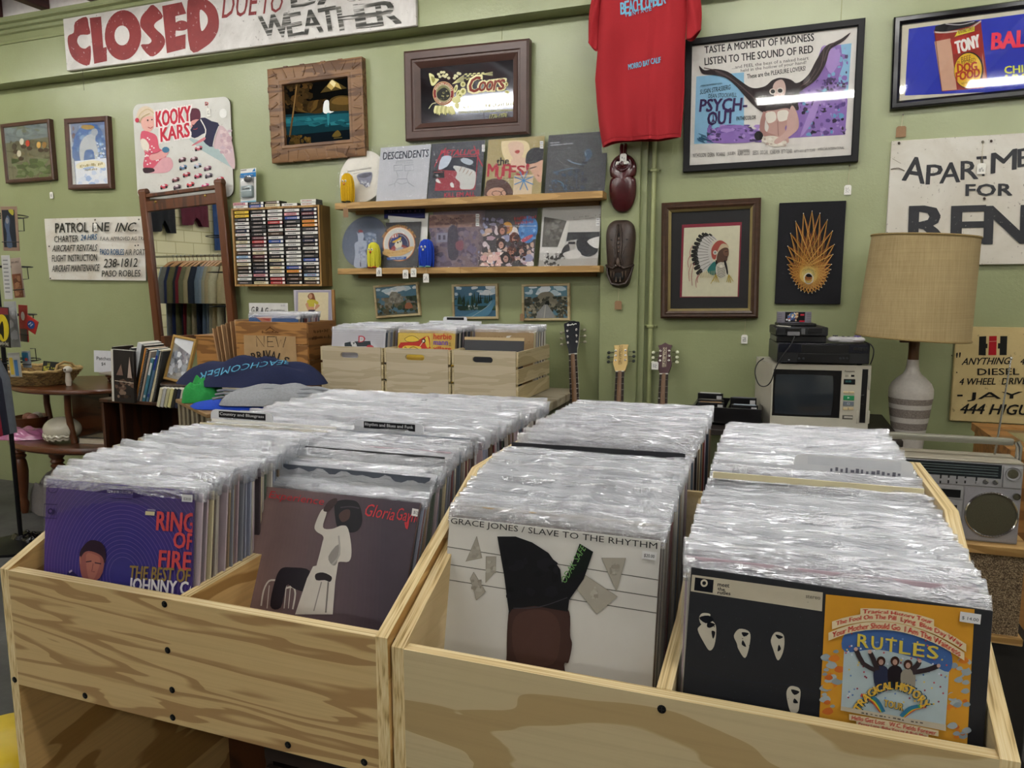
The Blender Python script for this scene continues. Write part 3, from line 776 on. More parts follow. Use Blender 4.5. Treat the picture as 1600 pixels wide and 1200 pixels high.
a.line([(870, 745), (885, 752), (898, 742)], .004, '#a8424a', 2); a.line([(1135, 757), (1150, 758), (1160, 750)], .004, '#a8424a', 2); a.line([(815, 690), (830, 660), (870, 640), (905, 665)], .006, '#c9b48c', 3); a.line([(820, 720), (840, 685), (880, 665)], .005, '#b89e74', 3); a.ell(806, 705, 12, 14, '#b8384c', 10)
a.line([(1285, 740), (1262, 800), (1250, 858)], .006, '#d8d4d0', 2); a.line([(850, 880), (900, 900), (940, 885)], .004, '#b0485c', 2)
a.obj('print', t)
price_tag('white tag pinned on the KOOKY KARS card', 325.5, 169, YW-.02, string=(323, 163), size=(.028, .05))

# --- PATROLINE INC sign
t, w, h = hang('painted_sign', 'white hand-painted aircraft charter sign lettered PATROLINE INC', 'sign', [(70, 342), (79, 437), (231, 438.5), (221, 338)], YW-.01)
mb = MB(); mb.grid(lambda u, v: Vector((-w/2+w*u, -.006+.012*(abs(2*u-1)**3)*.3-.006*math.sin(u*3+v*2), -h/2+h*v)), 12, 6, worn('#d9d6cd', '#c9bfae', '#a8917a', 5., 50.))
mb.grid(lambda u, v: Vector((-w/2+w*u, -.002+.012*(abs(2*u-1)**3)*.3-.006*math.sin(u*3+v*2), -h/2+h*v)), 12, 6, M('#8a8478', .6)); mb.obj('panel', t, recalc=False)
a = Art(mw(t), .016).crop(*C(5)); K = '#34342e'; KB = '#1f4f74'
a.text('PATROL', (345, 255), (550, 250), (345, 195), K, .03); a.text('INE', (578, 248), (682, 245), (580, 193), K, .03); a.text('INC.', (720, 248), (852, 245), (738, 193), K, .03)
a.text('CHARTER', (340, 315), (490, 310), (340, 275), K, .02); a.text('24 HRS', (505, 303), (605, 298), (510, 268), KB, .03); a.text('F.A.A. APPROVED AG TRF', (628, 303), (905, 302), (630, 280), K, .01)
a.text('AIRCRAFT RENTALS', (328, 373), (605, 368), (335, 333), K, .02); a.text('FLIGHT INSTRUCTION', (328, 436), (608, 430), (328, 395), K, .02); a.text('AIRCRAFT MAINTENANCE', (328, 500), (620, 494), (332, 458), K, .02)
a.obj('print', t); a = Art(mw(t), .016).crop(*C(5))
a.text('PASO ROBLES', (625, 392), (775, 394), (625, 356), KB, .03); a.text('AIR PORT', (782, 394), (905, 394), (785, 358), K, .01); a.text('238-1812', (648, 472), (858, 468), (655, 418), K, .02); a.text('PASO ROBLES', (638, 530), (878, 528), (640, 490), K, .02)
for x, y in ((596, 175), (870, 172), (318, 540), (310, 340), (866, 333), (848, 335)): a.ell(x, y, 5, 5, '#3a3630', 8)
a.obj('print', t)
price_tag('white tag pinned to the PATROLINE sign', 148.5, 349, YW-.03, string=(149, 343), size=(.03, .05))

# --- waterfall painting in a carved frame
t, w, h = hang('framed_painting', 'dark lake and waterfall painting in a carved wooden frame', 'painting', [(420, 110), (430, 256), (575, 244), (567, 90)], YW-.02)
CW = wood('#7d5a38', '#5a3b20', 'x', 4, 9, 130, .5, '#3d2612', 5.)
mb = MB(); mb.sweep([(0, -.02), (0, .022), (.008, .026), (.075, .022), (.08, .026), (.095, .022), (.1, .006)], w, h, CW)
rd = random.Random(4)
for side in range(4):
    L = w if side % 2 == 0 else h
    for i in range(9):
        u = (-.42+.105*i)*L; wd_ = .008+rd.random()*.01
        T = Matrix.Rotation(side*PI/2, 4, 'Y') @ Matrix.Translation((u, -.024, (h if side % 2 == 0 else w)/2-.036)) @ Matrix.Rotation(rd.uniform(-.7, .7), 4, 'Y')
        mb.box(-wd_/2, wd_/2, -.004, .004, -.03, .03, CW, .003, T)
    for u in (-.3, -.12, .1, .28):
        T = Matrix.Rotation(side*PI/2, 4, 'Y') @ Matrix.Translation((u*L, -.012, (h if side % 2 == 0 else w)/2))
        mb.box(-.016, .016, -.015, .02, -.007, .004, CW, .003, T)
mb.obj('frame', t, sharp=30)
mb = MB(); mb.box(-w/2+.08, w/2-.08, -.004, 0, -h/2+.08, h/2-.08, M('#050504', .9, spec=.05)); mb.obj('canvas', t)
a = Art(mw(t), .0045, .9, .05).crop(*C(2))
a.poly([(130, 625), (530, 598), (548, 700), (140, 740)], '#103038'); a.poly([(135, 640), (530, 612), (535, 660), (140, 690)], '#1c5560'); a.poly([(140, 740), (548, 700), (550, 790), (142, 815)], '#0a1218')
a.busy(140, 630, 530, 690, 20, ['#1f6068', '#174a54', '#2a7078'], 6, 14, 3, 2.5)
a.poly([(350, 505), (412, 430), (440, 445), (495, 480)], '#4a3d1e'); a.poly([(385, 470), (412, 430), (450, 455), (465, 485), (430, 470), (410, 490)], '#b59a5a'); a.poly([(400, 450), (414, 432), (435, 452), (425, 475)], '#e3d6a4')
for q in range(7):
    a.blob([(200+q*26, 600-q*3), (230+q*22, 560-q*3), (280+q*18, 552-q*2), (360, 560), (365, 610), (300, 615)], ['#3f2e14', '#57421e', '#2d200e'][q % 3], 3)
a.blob([(405, 600), (400, 545), (450, 520), (520, 530), (530, 595), (470, 602)], '#4a3a1c', 3); a.blob([(410, 560), (440, 530), (500, 530), (525, 560), (470, 570)], '#6a5228', 3)
a.blob([(372, 552), (396, 548), (400, 600), (425, 606), (390, 618), (365, 608)], '#eef0ee', 3); a.poly([(385, 615), (400, 612), (398, 680), (390, 680)], '#2f7c84')
a.busy(125, 425, 310, 590, 60, ['#3a2a14', '#241a0c', '#4a3418', '#2e2210'], 8, 22, 6); a.line([(225, 440), (205, 600), (185, 745)], .012, '#5a4426', 3); a.line([(222, 470), (200, 640)], .005, '#8a6c40', 3)
a.busy(145, 735, 300, 815, 40, ['#4a3818', '#2e240e', '#5f4a20'], 8, 18, 7); a.blob([(415, 740), (445, 708), (465, 735), (440, 745)], '#5f5024', 3); a.line([(425, 752), (470, 748)], .004, '#6a5c30')
a.obj('painting', t)

# --- beer mirror
t, w, h = hang('bar_mirror', 'brown framed bar mirror lettered Coors with gold hops', 'mirror', [(633, 83), (637, 221), (828, 210), (829, 62)], YW-.03, R(1.6))
MFR = M('#4a332c', .42, nz=.12, ns=14.)
mb = MB(); mb.sweep([(0, -.02), (0, .02), (.012, .03), (.045, .03), (.05, .022), (.06, .022), (.064, .028), (.082, .016), (.092, .006)], w, h, MFR); mb.obj('frame', t, sharp=30)
def spotty():
    mt, nt, b = _new('aged_mirror'); v = _coord(nt)
    c = _mix(nt, _ramp(nt, _noise(nt, v, 9, 5, .7), [(.5, '#000000'), (.75, '#777777')]), '#8d9098', '#a8a8a6')
    nt.links.new(c, b.inputs['Base Color']); b.inputs['Metallic'].default_value = 1.0; b.inputs['Roughness'].default_value = .06; return mt
mb = MB(); mb.box(-w/2+.085, w/2-.085, -.006, 0, -h/2+.085, h/2-.085, spotty()); mb.obj('mirror_glass', t)
a = Art(mw(t), .0065, .35).crop(620, 50, 6.668); G1, G2 = '#d8d49a', '#8f8a4a'
a.blob([(335, 430), (385, 450), (395, 480), (440, 490), (420, 520), (390, 555), (360, 555), (345, 500)], G1, 3); a.blob([(355, 465), (385, 470), (400, 500), (375, 530)], G2, 3)
for x, y in ((435, 440), (465, 420), (490, 420), (450, 465), (485, 455), (520, 445), (505, 465), (540, 480), (600, 480), (610, 455), (640, 430), (655, 435), (625, 460)): a.ell(x, y, 17, 15, '#cfcaa0', 10)
for q in range(5): a.line([(580, 540), (640, 490+q*9), (700, 450+q*14)], .0025, G1, 3)
for q in range(9): a.ell(720+q*22, 440+(q % 2)*18-q*1.5, 18, 8, G1, 8, -.2); a.ell(715+q*20, 480+(q % 2)*14, 16, 7, '#a8a468', 8, -.1)
for q in range(5): a.line([(880, 440), (1000, 415+q*10)], .0012, G1)
for x, y, rx, ry in ((615, 590, 18, 45), (640, 640, 20, 40), (690, 620, 34, 40), (660, 660, 26, 22), (690, 545, 28, 30), (1150, 625, 24, 16), (1140, 545, 22, 26)): a.ell(x, y, rx, ry, G1, 8, .3); a.ell(x, y, rx*.5, ry*.5, G2, 8, .3)
a.ell(487, 640, 112, 124, '#caa37a', 32); a.ell(487, 640, 104, 117, '#7d2020', 32); a.ell(487, 640, 78, 90, '#d9d2b0', 28); a.ell(487, 640, 74, 86, '#77744c', 28); a.blob([(420, 640), (450, 600), (500, 580), (545, 620), (555, 680), (500, 715), (430, 690)], '#15150f', 3)
a.busy(435, 600, 545, 700, 14, ['#4a4a2c', '#2a2a18', '#8a8658'], 6, 14, 5); a.arc('ADOLPH COORS', 487, 640, 82, 92, 200, 345, 18, '#e6d9b4', .03); a.arc('GOLDEN COLORADO', 487, 640, 98, 110, 155, 25, 16, '#e6d9b4', .03)
for q in range(9): a.blob([(400+q*22, 770), (425+q*20, 780), (405+q*22, 850+(q % 3)*10), (385+q*22, 830)], [G1, '#b8b478'][q % 2], 3)
a.blob([(540, 790), (580, 770), (610, 850), (570, 850)], G1, 3); a.blob([(600, 750), (650, 745), (640, 800), (610, 790)], G1, 3); a.line([(335, 800), (370, 750), (410, 740)], .004, '#cfcaa0', 3); a.blob([(580, 690), (650, 670), (660, 730), (590, 740)], G1, 3)
for c_, b_, o_ in (('#e9e0b0', .15, 9), ('#7a2a1c', .05, 0)):
    a.text('C', (745-o_, 640+o_), (850+o_, 620+o_), (770-o_, 480-o_), c_, b_)
    for x0, ch in ((850, 'o'), (925, 'o'), (1005, 'r'), (1060, 's')): a.text(ch, (x0-o_, 622+o_-(x0-850)*.08), (x0+(72 if ch == 'o' else 55)+o_, 615+o_-(x0-850)*.08), (x0+18-o_, 520-o_-(x0-850)*.1), c_, b_)
a.line([(1065, 500), (1110, 490), (1100, 560), (1120, 590), (1160, 525)], .003, '#7a2a1c', 3)
a.text("AMERICA'S FINE LIGHT BEER", (680, 800), (1230, 760), (680, 765), '#e3dcae', .03); a.text('COMMEMORATING THE AMERICAN BICENTENNIAL', (640, 850), (1215, 825), (640, 828), '#a8a468', .01); a.text('1776-1976', (965, 905), (1145, 885), (975, 862), '#b8b478', .01)
a.obj('gilding', t)


# --- PSYCH-OUT poster
t, w, h = hang('framed_poster', 'large black framed film poster lettered PSYCH-OUT', 'poster', [(1073, 65), (1067, 268), (1340, 255), (1352, 28)], YW-.015)
BF = M('#0a0a0d', .55, nz=.15, ns=30., spec=.3)
frame(t, w, h, [(0, -.015), (0, .02), (.002, .022), (.026, .022), (.03, .018), (.03, .004)], BF, 0)
backing(t, w-.05, h-.05, .004, '#ddd9d2', 'poster_paper')
a = Art(mw(t), .0045).crop(*C(3)); IN = '#1a181a'; BL = '#8ab9d6'; PU = '#8d6fb4'
a.poly([(992, 478), (1290, 452), (1290, 890), (978, 900)], BL)
a.text('TASTE A MOMENT OF MADNESS', (1045, 335), (1728, 255), (1043, 290), IN, .03); a.text('LISTEN TO THE SOUND OF RED', (1045, 408), (1722, 330), (1043, 362), IN, .03)
a.text('...and FEEL the beat of a naked heart', (1215, 432), (1694, 372), (1214, 412), IN, .005); a.text('held in the hollow of your hand!', (1270, 457), (1678, 405), (1270, 432), IN, .005); a.text('These are the PLEASURE LOVERS!', (1310, 492), (1675, 440), (1308, 464), IN, .02)
a.crop(*C(4)); a.poly([(335, 295), (522, 270), (482, 842), (150, 862), (60, 880), (90, 600), (250, 540)], PU)
a.poly([(455, 280), (522, 270), (500, 580), (430, 520), (470, 400)], BL); a.busy(200, 560, 490, 850, 120, ['#5a4480', '#2a2236', '#8d6fb4', '#a98cc8', '#6f5596', '#3a3048', '#6aa0c4'], 6, 18, 3); a.busy(350, 300, 500, 570, 60, ['#8d6fb4', '#a98cc8', '#4a3a66', '#7aaac8', '#6f5596'], 8, 20, 4)
a.busy(300, 500, 490, 580, 60, ['#2a2236', '#5a4480', '#8d6fb4'], 4, 10, 6); a.blob([(250, 720), (300, 610), (330, 590), (290, 740), (200, 860)], '#a98cc8', 3); a.blob([(400, 300), (340, 290), (355, 400), (395, 460), (440, 400), (450, 330)], '#a98cc8', 3)
a.crop(*C(3)); a.busy(1060, 780, 1400, 890, 50, ['#8d6fb4', '#a98cc8', '#6f5596', '#3a3048', '#7b5fa4'], 10, 24, 8, 1.4); a.blob([(1060, 890), (1130, 800), (1200, 785), (1300, 790), (1400, 880)], PU, 3); a.busy(1080, 800, 1380, 885, 36, ['#4a3a66', '#a98cc8', '#6f5596'], 5, 14, 9, 1.8)
for q in range(16): rd = random.Random(q); x = 990+rd.random()*70; y = 830+rd.random()*50; a.line([(x, y), (x+40, y+14)], .003, '#2d5a78')
HAIR = '#2c2224'
a.blob([(1010, 412), (1045, 440), (1110, 432), (1190, 450), (1260, 500), (1340, 550), (1420, 540), (1470, 500), (1530, 488), (1600, 510), (1640, 590), (1600, 700), (1520, 680), (1470, 720), (1400, 700), (1330, 640), (1250, 550), (1180, 490), (1100, 470), (1030, 460)], HAIR, 4)
a.crop(*C(4)); a.blob([(40, 500), (110, 490), (180, 520), (250, 470), (300, 380), (360, 290), (440, 255), (515, 205), (470, 260), (390, 310), (360, 400), (300, 500), (220, 560), (180, 600), (190, 690), (110, 660), (40, 690), (20, 600)], HAIR, 4)
for pts in (([(350, 300), (330, 420), (260, 520)]), ([(460, 245), (385, 290), (350, 380)]), ([(200, 540), (250, 510), (300, 430)])): a.line(pts, .004, '#5a4a48', 3)
a.crop(*C(3)); a.line([(1040, 425), (1150, 455), (1260, 530), (1380, 640)], .004, '#5a4a48', 4); a.line([(1110, 445), (1220, 500), (1340, 600)], .003, '#5a4a48', 4)
SK = '#c9a79e'
a.blob([(1470, 545), (1490, 510), (1530, 500), (1550, 540), (1545, 590), (1510, 625), (1480, 600)], '#cdb2a8', 4); a.ell(1470, 573, 21, 19, '#ddd4c8'); a.ell(1516, 568, 22, 19, '#ddd4c8'); a.ell(1470, 573, 14, 13, '#1c1818'); a.ell(1516, 568, 15, 13, '#1c1818')
a.blob([(1425, 700), (1480, 690), (1570, 680), (1580, 760), (1545, 800), (1570, 890), (1480, 895), (1415, 870), (1445, 800), (1430, 760)], '#bf9a90', 4); a.line([(1425, 700), (1405, 770), (1412, 830), (1480, 860)], .022, '#a98078', 4); a.line([(1500, 760), (1505, 850)], .004, '#a07a70'); a.blob([(1425, 710), (1480, 700), (1490, 750), (1440, 770)], '#e3ded2', 3); a.blob([(1500, 700), (1560, 690), (1570, 740), (1510, 760)], '#e3ded2', 3); a.blob([(1405, 860), (1480, 850), (1560, 890), (1490, 920), (1410, 890)], '#dcd5c6', 3)
a.ell(1382, 850, 28, 30, '#1c181c', 12); a.busy(1405, 855, 1560, 915, 24, ['#e6e1d6', '#cfc7b8', '#b9a89c'], 5, 10, 2)
a.crop(*C(4)); a.blob([(150, 660), (185, 720), (190, 800), (140, 850), (60, 900), (40, 880), (110, 820), (120, 740)], SK, 4)
a.crop(*C(3)); PP = '#3a2354'
a.text('PSYCH-', (1012, 700), (1305, 690), (1020, 622), PP, .05); a.text('OUT', (1062, 785), (1225, 770), (1066, 702), PP, .055); a.ell(1098, 745, 14, 26, BL, 16); a.line([(1098, 720), (1098, 772)], .005, PP); a.line([(1098, 745), (1088, 766)], .005, PP); a.line([(1098, 745), (1108, 766)], .005, PP)
a.text('AMERICAN INTERNATIONAL', (1018, 544), (1156, 526), (1018, 534), IN); a.text('SUSAN STRASBERG', (1015, 592), (1204, 560), (1018, 562), IN); a.text('DEAN STOCKWELL', (1068, 614), (1244, 606), (1070, 588), IN); a.text('PATHECOLOR', (1242, 755), (1364, 746), (1244, 730), IN, .02)
for x0, x1, s in ((972, 1052, 'NICHOLSON'), (1064, 1105, 'DERN'), (1118, 1172, 'ROARKE'), (1188, 1236, 'JULIEN'), (1250, 1326, 'ALARM CLOCK'), (1344, 1380, 'SEEDS'), (1392, 1440, 'DICK CLARK'), (1452, 1512, 'RICHARD RUSH'), (1524, 1590, 'BETTY TUSHER')):
    a.text(s, (x0, 985-(x0-972)*.045), (x1, 985-(x1-972)*.045), (x0, 960-(x0-972)*.045), '#3a3632', .0)
a.text('STRAWBERRY', (1250, 950), (1326, 946), (1250, 936), '#3a3632'); a.crop(*C(4)); a.text('BETTY ULIUS', (165, 955), (222, 950), (165, 940), '#3a3632'); a.text('BETTY TUSHER', (228, 952), (295, 946), (228, 936), '#3a3632'); a.text('AMERICAN INTERNATIONAL', (310, 942), (476, 932), (310, 926), '#3a3632')
a.obj('print', t); pane(t, w-.055, h-.055, .013)
price_tag('white tag hanging under the PSYCH-OUT poster', 1325, 289, YW-.008, string=(1328, 258))

# --- dog food advertisement
t, w, h = hang('framed_poster', 'black framed blue advertisement showing a can of dog food', 'poster', [(1397.5, 27), (1389, 174), (1718, 139), (1729, -14)], YW-.02)
frame(t, w, h, [(0, -.02), (0, .016), (.006, .024), (.022, .026), (.032, .016), (.036, .005)], M('#0f0f13', .25, nz=.1), 0)
backing(t, w-.05, h-.05, .005, '#cfc9b4', 'mat_board')
a = Art(mw(t), .0055).crop(*C(4)); BLU = '#2432a8'
a.poly([(880, 180), (2110, 20), (2090, 545), (855, 597)], BLU)
a.poly([(1037, 190), (1060, 172), (1330, 130), (1372, 505), (1350, 550), (1085, 572)], '#8f2a22'); a.poly([(1045, 165), (1100, 148), (1290, 130), (1320, 135), (1260, 165), (1110, 200), (1040, 205)], '#17161a'); a.line([(1037, 200), (1110, 203), (1250, 180), (1332, 130)], .006, '#c9b9b0', 3); a.line([(1110, 150), (1200, 155), (1290, 135)], .003, '#cfcacb', 3)
a.poly([(1040, 260), (1140, 240), (1180, 560), (1085, 568)], '#c9a088'); a.poly([(1340, 330), (1365, 500), (1340, 540)], '#b8775f')
for q in range(8): a.poly([(1165+q*16, 232-q*6), (1180+q*16, 205-q*5), (1190+q*15, 185-q*4), (1200+q*13, 215-q*6)], '#d8cf3c')
a.poly([(1185, 200), (1290, 165), (1290, 195), (1190, 222)], '#d8cf3c'); a.text('NUTRITIONALLY COMPLETE', (1190, 214), (1285, 188), (1188, 190), '#7d2a20', .01)
a.poly([(1138, 255), (1322, 190), (1326, 300), (1160, 340)], '#a8281f'); a.text('TONY', (1180, 338), (1325, 292), (1168, 262), '#e9e6e2', .07)
a.ell(1254, 440, 92, 115, '#1d1712', 28, .1); a.ell(1250, 440, 86, 108, '#e0b52c', 28, .1)
a.text('BEEF', (1208, 390), (1268, 375), (1206, 358), '#7d5a20', .01); a.text('FLAVORED', (1183, 412), (1296, 388), (1182, 385), '#7d5a20', .01); a.text('DOG', (1185, 455), (1305, 440), (1182, 402), '#a8381c', .07); a.text('FOOD', (1175, 508), (1322, 480), (1174, 455), '#a8381c', .07); a.text('NET WT 15 1/2 OZ', (1208, 530), (1300, 515), (1208, 518), '#5a3a18')
a.text('BALANCED', (1398, 312), (2060, 250), (1402, 208), '#e2334f', .07); a.text('CHICKEN', (1478, 462), (1790, 440), (1476, 416), '#dbe04a', .05); a.text('LIVER', (1484, 515), (1700, 500), (1484, 470), '#dbe04a', .05)
a.line([(1040, 195), (1085, 572)], .002, '#5a1a16')
a.obj('print', t); pane(t, w-.07, h-.07, .012)
price_tag('brown tag hanging under the dog food advertisement', 1408.5, 197, YW-.008, 'brown', (1411, 179), size=(.04, .048))

# --- APARTMENTS FOR RENT
t, w, h = hang('painted_sign', 'worn white board lettered APARTMENTS FOR RENT behind the lamp', 'sign', [(1393, 221), (1383, 366), (1900, 340), (1905, 166)], YW-.012)
top = at(1393, 221, YW-.012); bot = at(1600, 413, YW-.012); RX1 = 1.95
w, h = RX1-top.x, top.z-bot.z; t.location = (top.x+w/2, YW-.012, (top.z+bot.z)/2); t.rotation_euler = (0, 0, 0)
mb = MB(); mb.box(-w/2, w/2, -.01, .012, -h/2, h/2, worn('#d6d2c8', '#bdb5a4', '#5f574a', 2.2, 75.), .002); mb.obj('board', t)
a = Art(mw(t), .0105).crop(1300, 200, 5.2167); K = worn('#1d1e24', '#26272d', '#8d8a84', 6., 80.)
for ch, bl, br, tl in (('A', (572, 425), (750, 455), (600, 225)), ('P', (765, 460), (892, 455), (775, 302)), ('A', (878, 452), (1040, 440), (890, 288)), ('R', (1050, 422), (1190, 415), (1052, 272)), ('T', (1195, 392), (1270, 388), (1180, 235)), ('M', (1295, 372), (1500, 335), (1300, 208)), ('E', (1515, 320), (1620, 305), (1515, 175)), ('N', (1650, 300), (1790, 285), (1650, 150)), ('T', (1830, 280), (1930, 270), (1825, 130)), ('S', (1960, 270), (2060, 260), (1960, 115))):
    a.text(ch, bl, br, tl, K, .03)
a.text('FOR', (1090, 555), (1465, 550), (1092, 460), K, .06)
for ch, x0, x1 in (('R', 630, 940), ('E', 975, 1235), ('N', 1245, 1590), ('T', 1640, 1930)): a.text(ch, (x0, 942), (x1, 938), (x0+10, 642), K, .06)
for x, y in ((1228, 115), (1296, 108), (1240, 576), (545, 125)): a.ell(x, y, 12, 12, '#3a2f28', 10)
a.line([(478, 338), (540, 328), (590, 352)], .004, '#5f574a', 2); a.line([(490, 250), (560, 290)], .002, '#8d8576')
a.obj('print', t)
price_tag('white tag nailed to the APARTMENTS sign', 1534, 255, YW-.03, string=(1536, 222), size=(.032, .046))

# --- needlepoint portrait
t, w, h = hang('framed_needlepoint', 'framed needlepoint of a chief in a feather headdress, black mat', 'picture', [(1036, 318), (1031.5, 497), (1182, 497), (1192, 309)], YW-.025)
FW = M('#3f2a1c', .35, nz=.25, ns=40.)
mb = MB(); mb.sweep([(0, -.02), (0, .02), (.01, .028), (.02, .026), (.026, .03), (.036, .024)], w, h, FW); mb.obj('frame', t, sharp=30)
mb = MB(); mb.sweep([(.036, .024), (.048, .012), (.048, .004)], w, h, M('#b8a878', .25, .7)); mb.obj('gilt_lip', t)
backing(t, w-.09, h-.09, .005, '#1c1b1e', 'mat_board')
a = Art(mw(t), .0055).crop(*C(8)); 
a.poly([(303, 282), (735, 262), (712, 803), (287, 806)], '#8a3040'); a.poly([(318, 305), (722, 287), (703, 800), (302, 800)], '#dcd8bc')
W = '#cfccc6'; D = '#2a2826'
fe = [((530, 425), (450, 345)), ((525, 432), (425, 360)), ((522, 445), (410, 385)), ((520, 458), (395, 415)), ((520, 470), (382, 445)), ((520, 482), (375, 475)), ((522, 495), (372, 505)), ((525, 508), (378, 535)), ((528, 520), (385, 565)), ((530, 535), (395, 600)), ((535, 545), (412, 635)), ((560, 400), (500, 350)), ((545, 410), (470, 345))]
for (x0, y0), (x1, y1) in fe:
    dx, dy = x1-x0, y1-y0; nx, ny = -dy*.11, dx*.11
    a.blob([(x0, y0), (x0+dx*.5+nx, y0+dy*.5+ny), (x1+nx*.6, y1+ny*.6), (x1, y1), (x1-nx*.6, y1-ny*.6), (x0+dx*.5-nx, y0+dy*.5-ny)], W, 3)
    a.blob([(x0+dx*.72+nx*.9, y0+dy*.72+ny*.9), (x1+nx*.7, y1+ny*.7), (x1+dx*.03, y1+dy*.03), (x1-nx*.7, y1-ny*.7), (x0+dx*.75-nx*.8, y0+dy*.75-ny*.8)], D, 3); a.line([(x0+dx*.2, y0+dy*.2), (x0+dx*.8, y0+dy*.8)], .0025, '#77736e')
for x, y0, y1 in ((345, 500, 590), (352, 560, 690), (372, 560, 720), (360, 430, 520), (402, 640, 735), (412, 640, 700)): a.line([(x+20, y0), (x, (y0+y1)/2), (x+5, y1)], .0025, '#b4686a', 3)
a.blob([(520, 520), (515, 460), (545, 410), (585, 395), (630, 425), (635, 450), (590, 440), (560, 470), (545, 530)], '#b0564a', 4); a.blob([(560, 470), (590, 420), (632, 428), (638, 450), (590, 455), (570, 480)], '#c9b898', 3)
a.blob([(565, 480), (600, 450), (635, 452), (640, 490), (632, 520), (625, 545), (590, 555), (560, 570), (552, 530)], '#5f4436', 3); a.blob([(600, 470), (635, 462), (640, 500), (628, 510), (605, 500)], '#7a5844', 3); a.line([(612, 478), (632, 474)], .003, '#241a16'); a.line([(620, 515), (634, 512)], .003, '#2d1d18')
a.ell(542, 483, 15, 16, '#d9d4c4'); a.ell(542, 483, 7, 8, '#7a8a8c')
a.blob([(545, 540), (560, 560), (552, 640), (540, 640)], '#1c1a1c', 3); a.blob([(605, 550), (620, 545), (635, 620), (628, 640)], '#1c1a1c', 3)
a.blob([(485, 610), (540, 545), (545, 630), (520, 645)], '#2f7a74', 3); a.blob([(552, 570), (600, 555), (625, 640), (590, 668), (550, 640)], '#cdc8b8', 3)
for q in range(6): a.line([(556, 585+q*12), (585, 600+q*12), (615, 585+q*12)], .0025, '#5a544c', 3)
a.ell(585, 580, 10, 10, '#e6e1d0')
for x in (510, 525, 540, 555, 570, 625, 640, 655, 672): a.line([(548 if x < 600 else 640, 640), (x, 690+(x % 7)*3)], .003, '#b8a24a')
for q in range(10): a.line([(430+q*12, 630-q*2), (440+q*11, 665)], .002, '#b8a878')
a.obj('needlework', t); pane(t, w-.1, h-.1, .011)
price_tag('white tag hanging under the chief needlepoint', 1163.5, 523, YW-.006, string=(1165, 498))

# --- string art
t, w, h = hang('string_art', 'gold thread string art on a black felt board', 'string art', [(1217, 318), (1211, 474), (1314, 476), (1321, 313)], YW-.014)
mb = MB(); mb.box(-w/2, w/2, -.008, .014, -h/2, h/2, M('#0d0d14', .9, nz=.25, ns=200., bump=.3, bs=400.), .002); mb.obj('felt_board', t)
A_ = Art(mw(t), .009).crop(*C(8))
outer = [(1240, 185), (1297, 200), (1350, 248), (1387, 328), (1400, 425), (1390, 497), (1380, 568), (1375, 605), (1364, 632), (1353, 660), (1344, 688), (1330, 712), (1310, 735), (1290, 752), (1265, 765), (1240, 775), (1213, 777), (1185, 770), (1160, 758), (1140, 742), (1120, 715), (1105, 690), (1090, 665), (1078, 635), (1068, 605), (1062, 570), (1052, 512), (1065, 437), (1085, 345), (1122, 258), (1178, 202)]
inner = [(1215+34*math.sin(2*PI*i/31), 670-40*math.cos(2*PI*i/31)) for i in range(31)]
mid = [(1215+65*math.sin(2*PI*i/31), 645-62*math.cos(2*PI*i/31)) for i in range(31)]
def L3(p, d): q = A_.P(p); return (q[0], -d, q[1])
mb = MB(); NL = M('#d8d4cc', .3, .9)
for p in outer+inner[::2]:
    q = A_.P(p); mb.lathe([(.0008, 0), (.0008, .012), (.0022, .012), (.0022, .0135), (.0001, .0136)], NL, (0, 0, 0), 6, 'z', T=Matrix.Translation((q[0], -.007, q[1])) @ Matrix.Rotation(R(90), 4, 'X'))
mb.obj('nail', t)['kind'] = 'stuff'
for nm, c, rings in (('thread', '#b06a2c', [(outer, outer, 11, .012), (outer, outer, 12, .0125), (outer, outer, 13, .013), (outer, mid, 5, .0135), (outer, mid, -5, .0137)]), ('thread', '#c39a4a', [(outer, mid, 8, .014), (outer, mid, 10, .0145), (outer, mid, -8, .015), (outer, mid, -10, .0152)]), ('thread', '#d8c478', [(mid, inner, 4, .015), (mid, inner, -5, .0155), (inner, mid, 9, .0152)]), ('thread', '#dcdcd8', [(inner, inner, 3, .0158), (inner, inner, 5, .016)])):
    mb = MB(); m = M(c, .5)
    for A1, B1, k, d in rings:
        for i in range(31):
            p, q = A1[i], B1[(i+k) % 31]; pl = math.hypot(p[0]-q[0], p[1]-q[1])
            mb.tube([L3(p, d), L3(q, d)], .0008, m, 3, cap=False, smooth=False)
    mb.obj(nm, t)
t2 = t

# --- tractor dealer sign
t = thing('painted_sign', 'cream hand-painted sign with IH emblem, ANYTHING DIESEL and JAY', 'sign')
tl, bl = at(1489, 510, YW-.012), at(1485, 657, YW-.012); br = at(1600, 660, YW-.012); w, h = .85, tl.z-bl.z
t.location = (bl.x+w/2-.005, YW-.012, (tl.z+bl.z)/2)
mb = MB(); mb.box(-w/2, w/2, -.009, .012, -h/2, h/2, worn('#c9b47e', '#b8a26c', '#7d6c44', 3., 40.), .003); mb.obj('board', t)
a = Art(mw(t), .0095).crop(1300, 360, 3.53); K = '#16140f'
a.poly([(812, 585), (851, 583), (850, 625), (858, 625), (857, 650), (849, 650), (848, 690), (808, 688)], K); a.poly([(928, 583), (967, 583), (963, 688), (924, 688), (925, 652), (914, 652), (915, 622), (927, 622)], K); a.poly([(867, 583), (909, 582), (906, 688), (862, 688)], '#a3121c'); a.line([(866, 613), (908, 611)], .002, '#c98a78')
a.obj('print', t); a = Art(mw(t), .0095).crop(1300, 360, 3.53)
